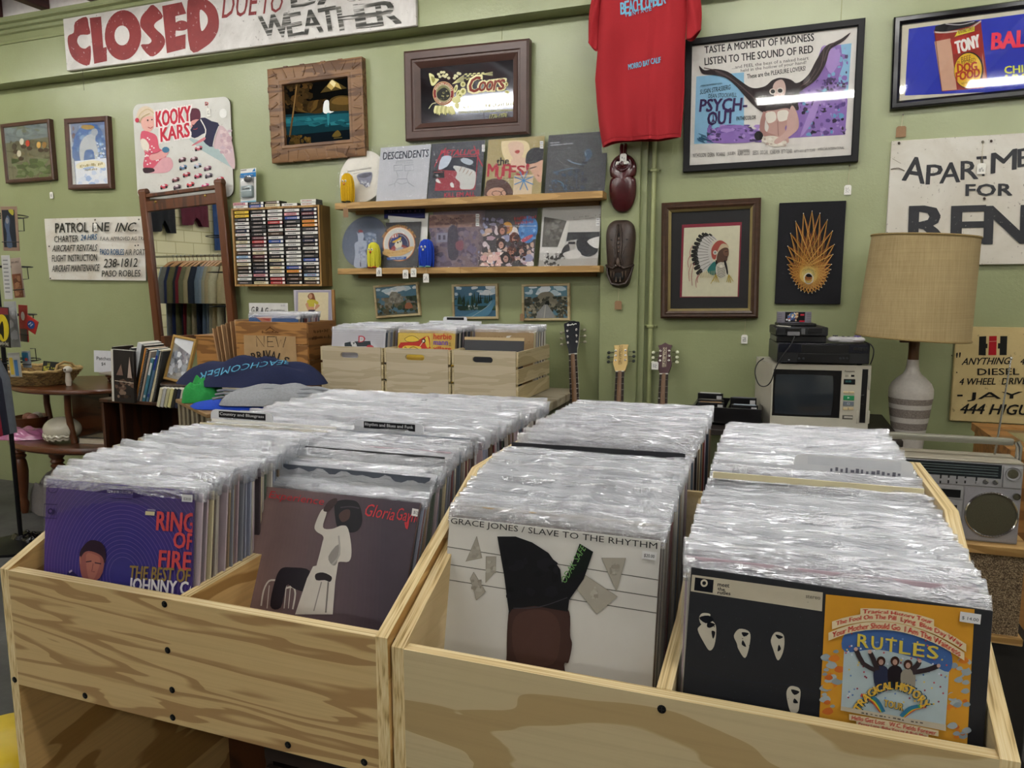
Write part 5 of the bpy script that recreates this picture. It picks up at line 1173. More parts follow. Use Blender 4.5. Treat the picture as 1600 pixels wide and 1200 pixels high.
a.busy(760, 800, 900, 1070, 30, ['#1c1618', '#3a2426', '#4a2a24'], 10, 24, 8); a.blob([(830, 760), (900, 650), (985, 690), (990, 800), (930, 880), (860, 860)], '#3f74b0', 4); a.busy(850, 700, 980, 850, 20, ['#5a8ec4', '#2f5a90', '#7aa8d4'], 8, 20, 9); a.blob([(860, 850), (940, 810), (950, 830), (880, 875)], '#a84a5a', 3); a.marks((790, 690), (985, 676), 34, '#9a2a2a', 8, .9); a.marks((800, 726), (960, 714), 32, '#9a2a2a', 9, .9); a.rect(700, 735, 985, 738, '#c4c4c8'); a.obj('print', o); wrapping(o, seed=14, amp=.0022)
o, a = album('black and white photograph record at the right end of the lower shelf', 887, Z2, '#b8b6b0'); a.crop(*GC); a.clip = (-.157, .157, 0, .314)
a.poly([(1050, 655), (1245, 690), (1170, 915), (1030, 915)], '#57544e'); a.busy(1060, 680, 1220, 900, 30, ['#66625c', '#4a4742', '#77736c'], 12, 28, 3); a.poly([(1245, 690), (1275, 680), (1210, 960), (1165, 920)], '#c9c6be'); a.poly([(1015, 920), (1215, 925), (1200, 970), (1010, 965)], '#cfccc6'); a.poly([(1270, 680), (1545, 640), (1535, 790), (1250, 790)], '#bcb9b2')
a.marks((1300, 670), (1540, 645), 14, '#8a867e', 10); a.marks((1300, 690), (1540, 665), 12, '#8a867e', 11); a.poly([(1255, 790), (1540, 785), (1535, 860), (1330, 850), (1240, 870)], '#26262a'); a.blob([(1330, 860), (1430, 830), (1510, 900), (1500, 970), (1420, 1000), (1350, 960)], '#1a1b22', 3); a.blob([(1420, 870), (1500, 830), (1545, 840), (1510, 930)], '#d4d2cc', 3); a.blob([(1255, 880), (1290, 855), (1325, 880), (1315, 930), (1275, 945)], '#a39e96', 3); a.rect(1258, 872, 1318, 892, '#17171a'); a.blob([(1210, 930), (1260, 890), (1270, 980), (1200, 1000)], '#2a2a2e', 3)
a.blob([(1215, 970), (1330, 940), (1370, 990), (1300, 1030), (1240, 1010)], '#cdcac4', 3); a.busy(1060, 970, 1240, 1080, 26, ['#2f2d2b', '#4a4845', '#8a8680', '#1f1e1d'], 8, 18, 5); a.poly([(1010, 1030), (1520, 1010), (1515, 1085), (1000, 1085)], '#a4a19a'); a.busy(1050, 990, 1180, 1080, 14, ['#2a2826', '#3a3836'], 6, 16, 6); stick(a, 1498, 665, 32, 2); a.clip = None; a.obj('print', o); wrapping(o, seed=15)
# yarn dolls
def doll(label, px, py_top, py_bot, wpx, y, zs, col, eye, foot):
    p = at(px, (py_top+py_bot)/2, y); h = at(px, py_top, y).z-zs; w = wpx/255.
    t = thing('yarn_doll', label, 'doll', (p.x, y, zs)); cm = M(col, .9, nz=.12, ns=200.); cm2 = M(col, .95, nz=.25, ns=300.)
    mb = MB(); r = w/2; rd = random.Random(int(px)); mb.lathe([(.0001, .004), (r*.7, .006), (r*.88, h*.25), (r*.9, h*.6), (r*.8, h*.8), (r*.5, h*.93), (.0001, h*.98)], cm2, n=18)
    for i in range(46):
        an = 2*PI*i/46+rd.uniform(-.05, .05); f = rd.uniform(.9, 1.06); b = rd.uniform(-.25, .25)
        mb.tube([(math.cos(an+b*k/5)*r*f*q, math.sin(an+b*k/5)*r*f*q, h*z) for k, (q, z) in enumerate(((.3, .99), (.72, .9), (.95, .7), (1.0, .45), (.98, .22), (.9, .02+rd.random()*.05)))], .0028, cm, 5)
    mb.obj('yarn_body', t, sharp=80)
    for k in (-1, 1):
        mb = MB(); mb.ell((k*r*.25, -r*.97, h*.72), (.006, .004, .007), M('#e8e6e0', .3)); mb.ell((k*r*.25, -r*.97-.003, h*.715), (.003, .003, .0035), M('#141414', .2)); mb.obj('eye', t)
    mb = MB(); mb.ell((0, -r-.002, h*.62), (.006, .005, .007), M(eye, .6)); mb.obj('nose', t)
    for k in (-1, 1):
        mb = MB(); mb.ell((k*r*.4, -r*.5, .005), (r*.4, r*.55, .005), M(foot, .8)); mb.obj('foot', t)
    mb = MB(); mb.tube([(0, 0, h*.97), (.004, 0, h+.012), (-.004, 0, h+.02)], .0016, M('#c9b48a', .6), 5); mb.obj('loop', t)
    return t
doll('fuzzy golden yellow yarn doll on the upper shelf', 543, 271, 309, 18, 3.672, Z1, '#d8ad14', '#d88a4a', '#3a3420')
doll('fuzzy lemon yellow yarn doll with red beak on the lower shelf', 584, 379, 417, 18, 3.672, Z2, '#d8d23c', '#b8301c', '#b8401c')
doll('fuzzy royal blue yarn doll on the lower shelf', 666.5, 374, 417, 21, 3.672, Z2, '#1440b4', '#c9c4b4', '#7ab0a4')
price_tag('brown tag dangling from the upper shelf below the golden doll', 540, 325, 3.645, 'brown', (541, 313), size=(.032, .052))
for px, py, s in ((592, 418, 'leftmost of four on the lower shelf edge'), (633.5, 421.5, 'second from left of four below the anniversary album'), (646, 419, 'third from left of four on the lower shelf edge'), (665.5, 427.5, 'hanging lowest, under the blue doll')):
    price_tag('white tag, '+s, px, py, 3.644, string=(px+1, 416.5), size=(.034, .048), group='white tags on the lower shelf edge')

# ------------------------------------------------------------------ cassette rack
yf = 3.69; c0 = at(362, 326, yf); c1 = at(503, 448, yf); cxr = atx(515, 315, 0)
x0, x1 = at(364, 390, yf).x, at(501, 390, yf).x; z0, z1 = 1.452, 1.918
CABW = wood('#a98450', '#8a6432', 'z', 4, 9, 170, .5, '#6f4f24', 1.); CABS = wood('#7a5a2c', '#5f431c', 'z', 4, 7, 140, .5, '#4a3214', 6.)
t = thing('cassette_rack', 'wooden wall rack filled with five columns of cassettes', 'rack', ((x0+x1)/2, YW, z0)); W = x1-x0; H = z1-z0; D = YW-yf; e = .012
for k in (-1, 1):
    mb = MB(); mb.box(k*W/2-(e if k > 0 else 0), k*W/2+(e if k < 0 else 0), -D, 0, 0, H, CABS if k > 0 else CABW, .001)
    for f in mb.bm.faces:
        if f.normal.y < -.9: f.material_index = mb.mi(CABW)
    mb.obj('side_panel', t)
for z in (0, H-e): mb = MB(); mb.box(-W/2+e, W/2-e, -D, 0, z, z+e, CABW, .001); mb.obj('top_panel' if z else 'bottom_panel', t)
mb = MB(); mb.box(-W/2+e, W/2-e, -.01, 0, e, H-e, M('#15110d', .8)); mb.obj('back_panel', t)
cw = (W-2*e)/5; rp = (H-2*e)/20
for k in range(1, 5): mb = MB(); mb.box(-W/2+e+cw*k-.002, -W/2+e+cw*k+.002, -D+.012, -.01, e, H-e, M('#17120d', .7)); mb.obj('divider', t)
for k in range(1, 20):
    mb = MB(); mb.box(-W/2+e, W/2-e, -D+.03, -.01, e+rp*k-.001, e+rp*k+.001, M('#17120d', .7)); mb.obj('thin_shelf', t)
CT = {'white': '#d6d4ce', 'black': '#1b1b1e', 'charcoal': '#3a3a3c', 'yellow': '#d1b02c', 'red': '#a82f34', 'blue': '#34529a', 'navy': '#1c2340', 'cream': '#cfc4a0', 'maroon': '#5a2230', 'orange': '#c98a2c', 'pale blue': '#8fa8c4', 'pink': '#c98a90', 'brown': '#4a382c'}
def cassette_mesh(name, seed):
    rd = random.Random(seed); mb = MB(); c = CT[name]; m = M(c, .4, nz=.05, ns=80.); cl = M('#1a1a1c', .25) if name != 'white' else M('#4a4a4c', .25)
    mb.box(-.052, .052, .002, .068, 0, .0165, cl, .0008); mb.box(-.0515, .0515, -.0003, .002, .0006, .0158, m)
    tx = M('#b8a8a0' if name in ('black', 'charcoal', 'navy', 'maroon', 'brown', 'blue', 'red') else rd.choice(['#8a3a3a', '#3a3a44', '#4a4a54', '#a84a44']), .5)
    x = -.045+rd.random()*.02
    while x < .02:
        w = .003+rd.random()*.008; mb.box(x, x+w, -.0006, 0, .0055, .0105, tx); x += w+.0015+rd.random()*.002
    if rd.random() < .75: mb.box(.034, .0505, -.0006, 0, .002, .0145, M('#e2e0da', .5))
    return mb.mesh('cassette', sharp=40)
CK = list(CT); CM = {n: [cassette_mesh(n, hash_) for hash_ in (i*7+1, i*7+2, i*7+3)] for i, n in enumerate(CK)}
FIX = [['yellow', 'yellow', 'charcoal', 'white', 'white', 'navy', 'white', 'black', 'cream', 'white', 'white', 'brown', 'pale blue', 'white', 'cream', 'brown', 'black', 'white', 'white', 'charcoal'],
       ['black', 'white', 'charcoal', 'black', 'charcoal', 'charcoal', 'black', 'maroon', 'red', 'maroon', 'white', 'cream', 'maroon', 'brown', 'black', 'charcoal', 'navy', 'pink', 'black', 'cream'],
       ['white', 'white', 'white', 'red', 'black', 'white', 'brown', 'white', 'blue', 'white', 'white', 'white', 'black', 'cream', 'charcoal', 'cream', 'cream', 'white', 'red', 'red'],
       ['white', 'pink', 'blue', 'charcoal', 'black', 'white', 'white', 'black', 'white', 'white', 'black', 'white', 'white', 'white', 'white', 'blue', 'orange', 'black', 'brown', 'black'],
       ['navy', 'maroon', 'navy', 'orange', 'orange', 'charcoal', 'white', 'charcoal', 'navy', 'black', 'white', 'black', 'charcoal', 'blue', 'white', 'black', 'charcoal', 'pale blue', 'cream', 'brown']]
ORD = ['first', 'second', 'third', 'fourth', 'fifth']
from collections import Counter
def cassette(n, loc, label, group, rot=0.):
    o = bpy.data.objects.new('cassette_tape', rnd.choice(CM[n])); COL.objects.link(o); o.location = loc; o.rotation_euler = (0, 0, rot); return tag(o, label, 'cassette', group)
for c in range(5):
    cnt = Counter(FIX[c]); seen = Counter()
    for r in range(20):
        n = FIX[c][r]; seen[n] += 1
        lab = '%s cassette in the %s column of the wall rack' % (n, ORD[c])
        grp = '%s cassettes in the %s column of the wall rack' % (n, ORD[c])
        cassette(n, (x0+e+cw*(c+.5)+rnd.uniform(-.0015, .0015), yf+.004+rnd.uniform(0, .003), z1-e-rp*(r+1)+.0018), lab, grp)
zt = z1+.0006
for k, (xo, lv, n, rt) in enumerate(((-.245, 0, 'white', .02), (-.245, 1, 'pink', .05), (-.13, 0, 'blue', -.03), (-.13, 1, 'charcoal', .02), (-.015, 0, 'cream', .04), (-.015, 1, 'brown', -.05), (.105, 0, 'white', .05), (.235, 0, 'white', -.03), (.235, 1, 'white', .02))):
    nm = ['on the rack top, lower of the leftmost pair', 'on the rack top, upper of the leftmost pair', 'on the rack top under a charcoal one', 'on the rack top over a blue one', 'on the rack top under a brown one', 'on the rack top over a cream one', 'alone on the rack top, right of the middle', 'on the rack top, lower of the rightmost pair', 'on the rack top, upper of the rightmost pair'][k]
    cassette(n, ((x0+x1)/2+xo, yf+.006, zt+lv*.0172), n+' cassette '+nm, 'cassettes lying on top of the wall rack', rt)
# packaged gadget standing on the cassettes
b = at(388, 312, 3.735); t = thing('blister_pack', 'white and blue blister card with a grey gadget, standing on the cassettes', 'package', (b.x, 3.735, zt+.035), (-R(6), -R(2), 0))
w, h = .115, .205; mb = MB(); mb.box(-w/2, w/2, -.001, .001, 0, h, M('#d8d8d4', .4), .0004); mb.obj('card', t)
a = Art(mw(t), .0015).local(); a.rect(-w/2, h*.74, w/2, h*.88, '#2272ae'); a.marks((-.03, h*.79), (.045, h*.79), -.009, '#d8e4ee', 13); a.rect(-w/2+.004, h*.955, -.01, h*.975, '#3a3a3c'); a.poly([(.03, h*.9), (.05, h*.99), (.055, h*.9)], '#2272ae'); a.rect(-w/2, 0, w/2, h*.05, '#7ab0c4'); a.obj('print', t)
mb = MB(); mb.box(-.042, .042, -.022, -.001, .03, .1, M('#8a9a9c', .35), .008, seg=2); mb.obj('gadget', t); mb = MB(); mb.box(-.026, .026, -.0235, -.022, .075, .088, M('#20302e', .2)); mb.box(-.04, .04, -.0235, -.022, .066, .07, M('#c9d4d4', .3)); mb.obj('gadget_screen', t)
mb = MB(); mb.ell((.008, -.014, .138), (.028, .016, .02), M('#3a3a3a', .3)); mb.obj('gadget_clip', t)
mb = MB(); mb.box(-.048, .048, -.028, -.001, .022, .165, glass(haze=.04), .01, seg=2); mb.obj('plastic_bubble', t)
# ------------------------------------------------------------------ leaning mirror and what it reflects
c = [(224, 292), (240, 540), (371, 528), (350, 283)]
t, w, h = hang('standing_mirror', 'tall mirror in a dark brown wooden frame showing a clothes rack', 'mirror', c, 3.735)
MW_ = wood('#5c3218', '#3e200e', 'z', 3, 8, 120, .35, '#2a1408', 8.)
a = Art(mw(t), 0); a.crop(0, 300, 4); P_ = a.P
xl, xr = -w/2, w/2
for k in (-1, 1):
    mb = MB(); x = k*(w/2-.028); mb.box(x-.028, x+.028, -.022, .022, -h/2, h/2-.02, MW_, .006); mb.tube([(x-.028, 0, h/2-.02), (x+.028, 0, h/2-.02)], .022, MW_, 10); mb.obj('post', t)
z1_ = P_((1000, 15))[1]; z2_ = P_((1150, 72))[1]; zg1 = P_((1160, 98))[1]; zg0 = P_((1200, 892))[1]; zb = P_((1200, 930))[1]
mb = MB(); mb.box(-w/2+.05, w/2-.05, -.014, .014, z1_-.012, z1_+.012, MW_, .004); mb.obj('top_rail', t)
mb = MB(); mb.box(-w/2+.05, w/2-.05, -.016, .016, zg1, z2_+.04, MW_, .004); mb.obj('upper_rail', t)
mb = MB(); mb.box(-w/2+.05, w/2-.05, -.016, .016, zg0-.075, zg0, MW_, .004); mb.obj('lower_rail', t)
mb = MB(); mb.box(-w/2+.05, w/2-.05, -.002, .004, zg0-.01, zg1+.01, mirror_mat('#d4d8d8', .012)); mb.obj('mirror_glass', t)
for k in (-1, 1): mb = MB(); mb.ell((k*w*.3, -.018, z2_+.028), (.008, .006, .008), M('#b09a50', .3, .9)); mb.obj('peg', t)
# clothes rail across the shop (seen in the mirror)
STEEL = M('#b8babc', .2, 1.)
t = thing('clothes_rail', 'chrome clothes rail reflected in the tall brown mirror', 'clothes rack', (-6.1, 1.05, 0))
for z in (1.78, 1.66):
    mb = MB(); mb.tube([(-1.0, 0, z), (1.0, 0, z)], .012, STEEL, 10); mb.obj('rail', t)
for k in (-1, 1):
    mb = MB(); mb.tube([(k*1.0, 0, .02), (k*1.0, 0, 1.8)], .016, STEEL, 10); mb.tube([(k*1.0, -.3, .02), (k*1.0, .3, .02)], .016, STEEL, 10); mb.obj('upright', t)
GC2 = [('pale blue', '#a9b4c4'), ('grey', '#7d7d7a'), ('royal blue', '#24305f'), ('olive patterned', '#6f6a4a'), ('navy', '#1c2236'), ('crimson', '#7a1c2e'), ('camouflage', '#77765a'), ('beige', '#b3a482'), ('navy', '#232a3c'), ('denim', '#6f7f96'), ('denim', '#8896ac'), ('stone', '#a8a492'), ('tan', '#b8a684'), ('cream', '#cfc6a8'), ('charcoal', '#2c2c30'), ('sand', '#bfae88')]
HW = wood('#b8844a', '#96642e', 'x', 3, 9, 120, .45)
def garment(label, col, loc, rz, L=.72, W=.44, group=None, kind='jacket'):
    t = thing('hanging_shirt', label, 'shirt', loc, (0, 0, rz), group); m = M(col, .9, nz=.1, ns=40., bump=.2, bs=300.)
    mb = MB(); mb.tube([(-.21, 0, -.12), (-.1, 0, -.07), (0, 0, -.05), (.1, 0, -.07), (.21, 0, -.12)], .011, HW, 7); mb.tube([(0, 0, -.05), (0, 0, -.02), (.014, 0, .0), (.012, 0, .016), (0, 0, .02), (-.012, 0, .012)], .0025, STEEL, 6); mb.obj('hanger', t)
    rd = random.Random(int(loc[0]*1000)); p1, p2 = rd.random()*6, rd.random()*6
    def fn(sd):
        def f(u, v):
            x = (u-.5)*W*(.82+.25*v); top = -.055-.09*abs(2*u-1)**1.3; z = top+(-L-top)*v
            return Vector((x, sd*(.028+.015*v)*(1-abs(2*u-1)**4)+.012*math.sin(u*12+p1+v*2)*v, z))
        return f
    mb = MB(); mb.grid(fn(1), 16, 14, m); mb.grid(fn(-1), 16, 14, m); mb.obj('shirt_body', t, sharp=80)
    for k in (-1, 1):
        mb = MB(); mb.tube([(k*W*.38, 0, -.13), (k*W*.5, .01, -.28), (k*W*.54, .015, -.5)], .06, m, 10, radii=[.055, .06, .05]); mb.obj('sleeve', t)
    return t
for i, (n, col) in enumerate(GC2):
    garment('%s garment on a wooden hanger, %s of the mirrored rail' % (n, ORD[i] if i < 5 else '%dth' % (i+1)), col, (-6.27+.055*i, 1.05, 1.775), R(78+rnd.uniform(-8, 8)), .98+rnd.uniform(-.06, .06))
for lab, col, y, z, w_, h_ in (('blue jeans hung high on the block wall, seen in the mirror', '#2f4a78', -.95, 2.75, .34, .8), ('maroon shorts hung high on the block wall, seen in the mirror', '#5a1c2c', -.45, 2.7, .5, .45), ('black jacket hung high on the block wall, seen in the mirror', '#1a1a1e', .1, 2.75, .42, .62)):
    t = thing('hanging_garment', lab, 'clothing', (-7.33, y, z)); m = M(col, .9, nz=.15, ns=20.)
    mb = MB()
    for sd in (1, -1): mb.grid(lambda u, v, sd=sd: Vector((.035*sd*(1-abs(2*u-1)**4)+.015*math.sin(u*20)*v, (u-.5)*w_, -h_*v*(1-.25*math.exp(-((u-.5)/.1)**2)))), 14, 8, m)
    mb.obj('garment_body', t, sharp=80); mb = MB(); mb.tube([(0, 0, -.02), (0, 0, .06), (-.06, 0, .07)], .003, STEEL, 6); mb.obj('hook', t)

# ------------------------------------------------------------------ bench behind the bins with crates
BENCH = wood('#a89f8a', '#8a806a', 'x', 3, 5, 120, .6, '#6f6552', 3.)
t = thing('bench', 'grey wooden bench behind the bins carrying the record crates', 'bench', (-2.0, 3.46, 0))
mb = MB(); mb.box(-1.2, 1.01, -.29, .30, .865, .908, BENCH, .004); mb.obj('bench_top', t)
for sx in (-1.14, .95):
    for sy in (-.25, .25): mb = MB(); mb.box(sx-.025, sx+.025, sy-.025, sy+.025, 0, .865, BENCH, .003); mb.obj('leg', t)
mb = MB(); mb.box(-1.1, .93, -.275, -.25, .78, .865, BENCH); mb.obj('apron', t)
def rslot(cx, cz, w, h, n=5):
    return [(cx+sx*(w/2-h/2)+h/2*math.cos(R(a0+i*180/n)), cz+h/2*math.sin(R(a0+i*180/n))) for sx, a0 in ((1, -90), (-1, 90)) for i in range(n+1)]
CRW = wood('#c6b99e', '#b8aa8c', 'x', 4, 9, 140, .55, '#a09072', 0., .3); CRY = wood('#c9ba94', '#b5a47c', 'y', 4, 7, 140, .55, '#857456', 0., .3)
YC, ZC = 3.2, .9085
def wooden_crate(label, x0, x1):
    t = thing('wooden_crate', label, 'crate', ((x0+x1)/2, YC, ZC)); W = x1-x0; H = .24; D = .50
    for y in (0, D-.012):
        mb = MB(); mb.prism_hole([(-W/2+.012, .0), (W/2-.012, .0), (W/2-.012, H), (-W/2+.012, H)], [rslot(-.01 if y == 0 else 0, H-.043, .105, .028)], 'y', y, y+.012, CRW)
        mb.obj('end_panel', t)
    for k in (-1, 1):
        for z in (.003, .085, .167): mb = MB(); mb.box(k*W/2-(.011 if k > 0 else 0), k*W/2+(.011 if k < 0 else 0), .001, D-.001, z, z+.07, CRY, .001); mb.obj('side_slat', t)
    for k in (-1, 1):
        for y in (.012, D-.034): mb = MB(); mb.box(k*(W/2-.012)-(.02 if k > 0 else 0), k*(W/2-.012)+(.02 if k < 0 else 0), y, y+.022, .003, H-.006, CRY); mb.obj('corner_post', t)
    mb = MB(); mb.box(-W/2+.012, W/2-.012, .012, D-.012, .003, .01, CRW); mb.obj('bottom_board', t)
    for z in (.03, .06, .11, .14, .19, .22): mb = MB(); mb.ell((W/2+.0002, .008, z), (.001, .0028, .0028), M('#3a352c', .5, .5), 8, 4); mb.obj('nail', t)
    return t
wooden_crate('pale wooden crate at the left of three, holding a white dotted record', -2.205, -1.842)
wooden_crate('pale wooden crate in the middle of three, holding a yellow record', -1.834, -1.474)
wooden_crate('pale wooden crate at the right of three, with open slatted side', -1.466, -1.128)
def crate_records(cx, yA, yB, n, where, ln=R(7), zb=.921):
    for k in range(n):
        tt = k/(n-1); o = record(cx+rnd.uniform(-.004, .004), yA+(yB-yA)*tt, zb+rnd.uniform(-.003, .004), ln*(1-tt)+R(1.5), 'sleeved record packed behind the front one in the %s' % where, 'sleeved records in the %s' % where)
crate_records(-2.022, 3.247, 3.63, 22, 'left wooden crate'); crate_records(-1.655, 3.29, 3.63, 20, 'middle wooden crate'); crate_records(-1.292, 3.44, 3.64, 14, 'right wooden crate')
def crate_front(label, cx, y, col, ln, zb=.921):
    o = bpy.data.objects.new('vinyl_record', card_mesh(col)); COL.objects.link(o); o.location = (cx, y, zb); o.rotation_euler = (-ln, 0, 0); tag(o, label, 'record')
    return o, Art(mw(o), .0018, .45).crop(500, 500, 7.2727)
o, a = crate_front('white dotted record lettered D at the front of the left crate', -2.022, 3.235, '#cfced4', R(8))
al = Art(mw(o), .0017, .45).local()
for i in range(30):
    for j in range(18): al.ell(-.145+i*.01, .305-j*.01, .0019, .0019, '#5a5a64', 6)
al.obj('dot_pattern', o)
a.blob([(270, 255), (400, 235), (560, 235), (640, 320), (260, 320)], '#dcdce0', 3); a.poly([(278, 262), (345, 245), (570, 238), (585, 300), (400, 300), (280, 300)], '#2a3438'); a.blob([(350, 250), (390, 245), (420, 300), (370, 300)], '#d4d4d4', 3); a.ell(385, 262, 10, 10, '#2a3438'); a.blob([(530, 300), (560, 280), (610, 300), (600, 320), (530, 320)], '#b83a44', 3)
a.text('D', (440, 252), (510, 250), (442, 182), '#b02c3a', .09); a.text('D', (452, 245), (500, 243), (454, 192), '#e6dede', .02); a.obj('print', o)
p = bpy.data.objects.new('plastic_sleeve', poly_meshes[3]); COL.objects.link(p); p.parent = o
o, a = crate_front('yellow record lettered herbie mann at the front of the middle crate', -1.655, 3.277, '#d3b23c', R(8))
a.poly([(890, 145), (1275, 148), (1270, 420), (875, 420)], '#d9bb48'); a.line([(890, 145), (1275, 148), (1270, 420)], .002, '#9a7a2a'); a.line([(890, 145), (878, 420)], .002, '#9a7a2a')
a.blob([(915, 260), (930, 255), (1090, 240), (1230, 180), (1250, 300), (1235, 325), (910, 325)], '#b53226', 3); a.blob([(960, 215), (1010, 185), (1070, 183), (1130, 230), (1060, 250), (990, 245)], '#d9bb48', 4); a.line([(960, 215), (1010, 185), (1070, 183), (1130, 230), (1060, 250), (990, 245), (960, 215)], .0022, '#2a2018', 3)
a.blob([(1190, 220), (1225, 190), (1245, 300), (1215, 310)], '#d9bb48', 3); a.ell(1178, 238, 24, 26, '#2a2018', 14); a.ell(1176, 238, 12, 14, '#d9d0b4', 12); a.blob([(950, 300), (1010, 290), (1130, 300), (1140, 330), (950, 330)], '#d9bb48', 3); a.line([(960, 330), (970, 305), (1000, 330), (1060, 305), (1120, 330)], .003, '#2a2018', 3); a.line([(1170, 250), (1135, 300)], .003, '#d9d0b4')
a.text('herbie', (1292, 218), (1495, 222), (1294, 150), '#c2502c', .06); a.text('mann', (1292, 282), (1455, 286), (1294, 240), '#6f4a9a', .06); a.text('village', (1290, 355), (1490, 360), (1292, 300), '#b8352c', .06); a.text('at the', (1470, 298), (1490, 298), (1470, 240), '#2a2018'); a.obj('print', o)
p = bpy.data.objects.new('plastic_sleeve', poly_meshes[5]); COL.objects.link(p); p.parent = o
o, a = crate_front('brown card record with a white letter shape, front of the right crate', -1.292, 3.425, '#a88a5c', R(6)); a.crop(700, 490, 8)
a.blob([(690, 400), (730, 290), (745, 280), (800, 275), (770, 300), (800, 390), (790, 402), (760, 340), (735, 400)], '#dcd8cc', 2); a.marks((410, 300), (690, 300), 14, '#8a6c42', 3); a.marks((800, 360), (1070, 360), 14, '#8a6c42', 4); a.obj('print', o)
p = bpy.data.objects.new('plastic_sleeve', poly_meshes[0]); COL.objects.link(p); p.parent = o
mb = MB(); mb.box(-.157, .157, -.002, .002, 0, .285, M('#1b1c22', .4), .0006); o = mb.obj('vinyl_record', loc=(-1.305, 3.30, .921), rot=(-R(10), 0, 0)); tag(o, 'black record with a pale top edge lying low in the right crate', 'record'); a = Art(mw(o), .0022).local(); a.rect(-.157, .27, .157, .285, '#bfa880'); a.obj('print', o)
# divider cards
def divider(label, cx, y, zb, W, H, tabx, tabw, text=None, fg='#cfcfd2', bgc='#16161a', rev=None, lean=R(3)):
    o = bpy.data.objects.new('divider_card', None); mb = MB(); pts = [(-W/2, 0), (W/2, 0), (W/2, H-.022), (tabx+tabw/2+.006, H-.022)]
    pts += [(tabx+tabw/2-.006+.012*math.cos(R(k*30)), H-.012+.012*math.sin(R(k*30))) for k in range(4)]+[(tabx-tabw/2+.006-.012*math.sin(R(k*30)), H-.012+.012*math.cos(R(k*30))) for k in range(4)]+[(tabx-tabw/2-.006, H-.022), (-W/2, H-.022)]
    mb.prism(pts, 'y', -.001, .001, M('#d6d8dc', .35)); o = mb.obj('divider_card', loc=(cx, y, zb), rot=(-lean, 0, 0)); tag(o, label, 'divider card')
    a = Art(mw(o), .0012, .4).local()
    if bgc: a.rect(tabx-tabw/2+.016, H-.017, tabx+tabw/2-.012, H-.003, bgc)
    if text: a.text(text, (tabx-tabw/2+.019, H-.0135), (tabx+tabw/2-.016, H-.0135), (tabx-tabw/2+.019, H-.0055), fg, .01)
    if not text and W > .3 and tabw > .15: a.marks((tabx-tabw*.2, H-.028), (tabx+tabw/2-.01, H-.028), -.01, '#6a6a75', 4, .95)
    a.obj('tab_label', o)
divider('divider card with black tab lettered Country and Bluegrass', -.985, 1.237, .834, .31, .354, -.083, .15, 'Country and Bluegrass')
divider('divider card with black tab lettered Rhythm and Blues and Funk', -.68, 1.235, .834, .31, .354, -.032, .142, 'Rhythm and Blues and Funk')
divider('white divider card with faint reversed writing in the far right compartment', .066, 1.30, .82, .31, .347, .06, .17, None, bgc='#cdd0d6')
divider('divider card with a small dark tab in the middle wooden crate', -1.655, 3.645, .921, .31, .365, .0, .13, None)

# ------------------------------------------------------------------ wine crate with new arrivals
WCW = wood('#a9783e', '#7f5526', 'x', 6, 7, 140, .5, '#5f3d1a', 2., .2); WCY = wood('#855a2c', '#65421e', 'y', 5, 7, 140, .5, '#4a2e12', 4., .2)
xa, xb = -2.735, -2.283; dwc = atx(523, 497, xb).y-3.2; W = xb-xa; H = 1.267-.9085
t = thing('wine_crate', 'brown wooden wine crate behind the paper sign, full of records', 'crate', ((xa+xb)/2, 3.2, .9085))
for z0, z1 in ((0, .135), (.138, .24), (.243, H)): mb = MB(); mb.box(-W/2, W/2, 0, .014, z0, z1, WCW, .0015); mb.obj('front_board', t)
for z0, z1 in ((0, .16), (.163, H)):
    for k in (-1, 1): mb = MB(); mb.box(k*W/2-(.014 if k > 0 else 0), k*W/2+(.014 if k < 0 else 0), .0145, dwc, z0, z1, WCY, .0015); mb.obj('side_board', t)
mb = MB(); mb.box(-W/2+.014, W/2-.014, dwc-.014, dwc, 0, H, WCW); mb.obj('back_board', t)
mb = MB(); mb.box(-W/2+.014, W/2-.014, .014, dwc-.014, 0, .01, WCW); mb.obj('bottom_board', t)
a = Art(mw(t), .0003); a.crop(330, 440, 7.619); BR = '#5a3718'
a.poly([(640, 585), (690, 545), (700, 530), (710, 545), (760, 585)], BR); a.poly([(655, 585), (690, 560), (710, 560), (745, 585)], '#9a6c38'); a.line([(600, 605), (800, 605)], .002, BR); a.busy(600, 585, 800, 612, 14, [BR], 4, 9, 2); a.obj('stamp', t)
a = Art(mw(t) @ Matrix.Translation((W/2, dwc/2, 0)) @ Matrix.Rotation(R(90), 4, 'Z'), .0003).local()
o = thing; a.marks((-.07, H-.06), (.06, H-.06), -.018, '#3f260e', 5, .9); a.marks((-.09, H-.095), (.08, H-.095), -.022, '#3f260e', 6, .9); a.ell(.005, H-.15, .012, .02, '#2a1808', 14)
so = a.obj('side_stamp', t); so.location = (W/2, dwc/2, 0); so.rotation_euler = (0, 0, R(90))
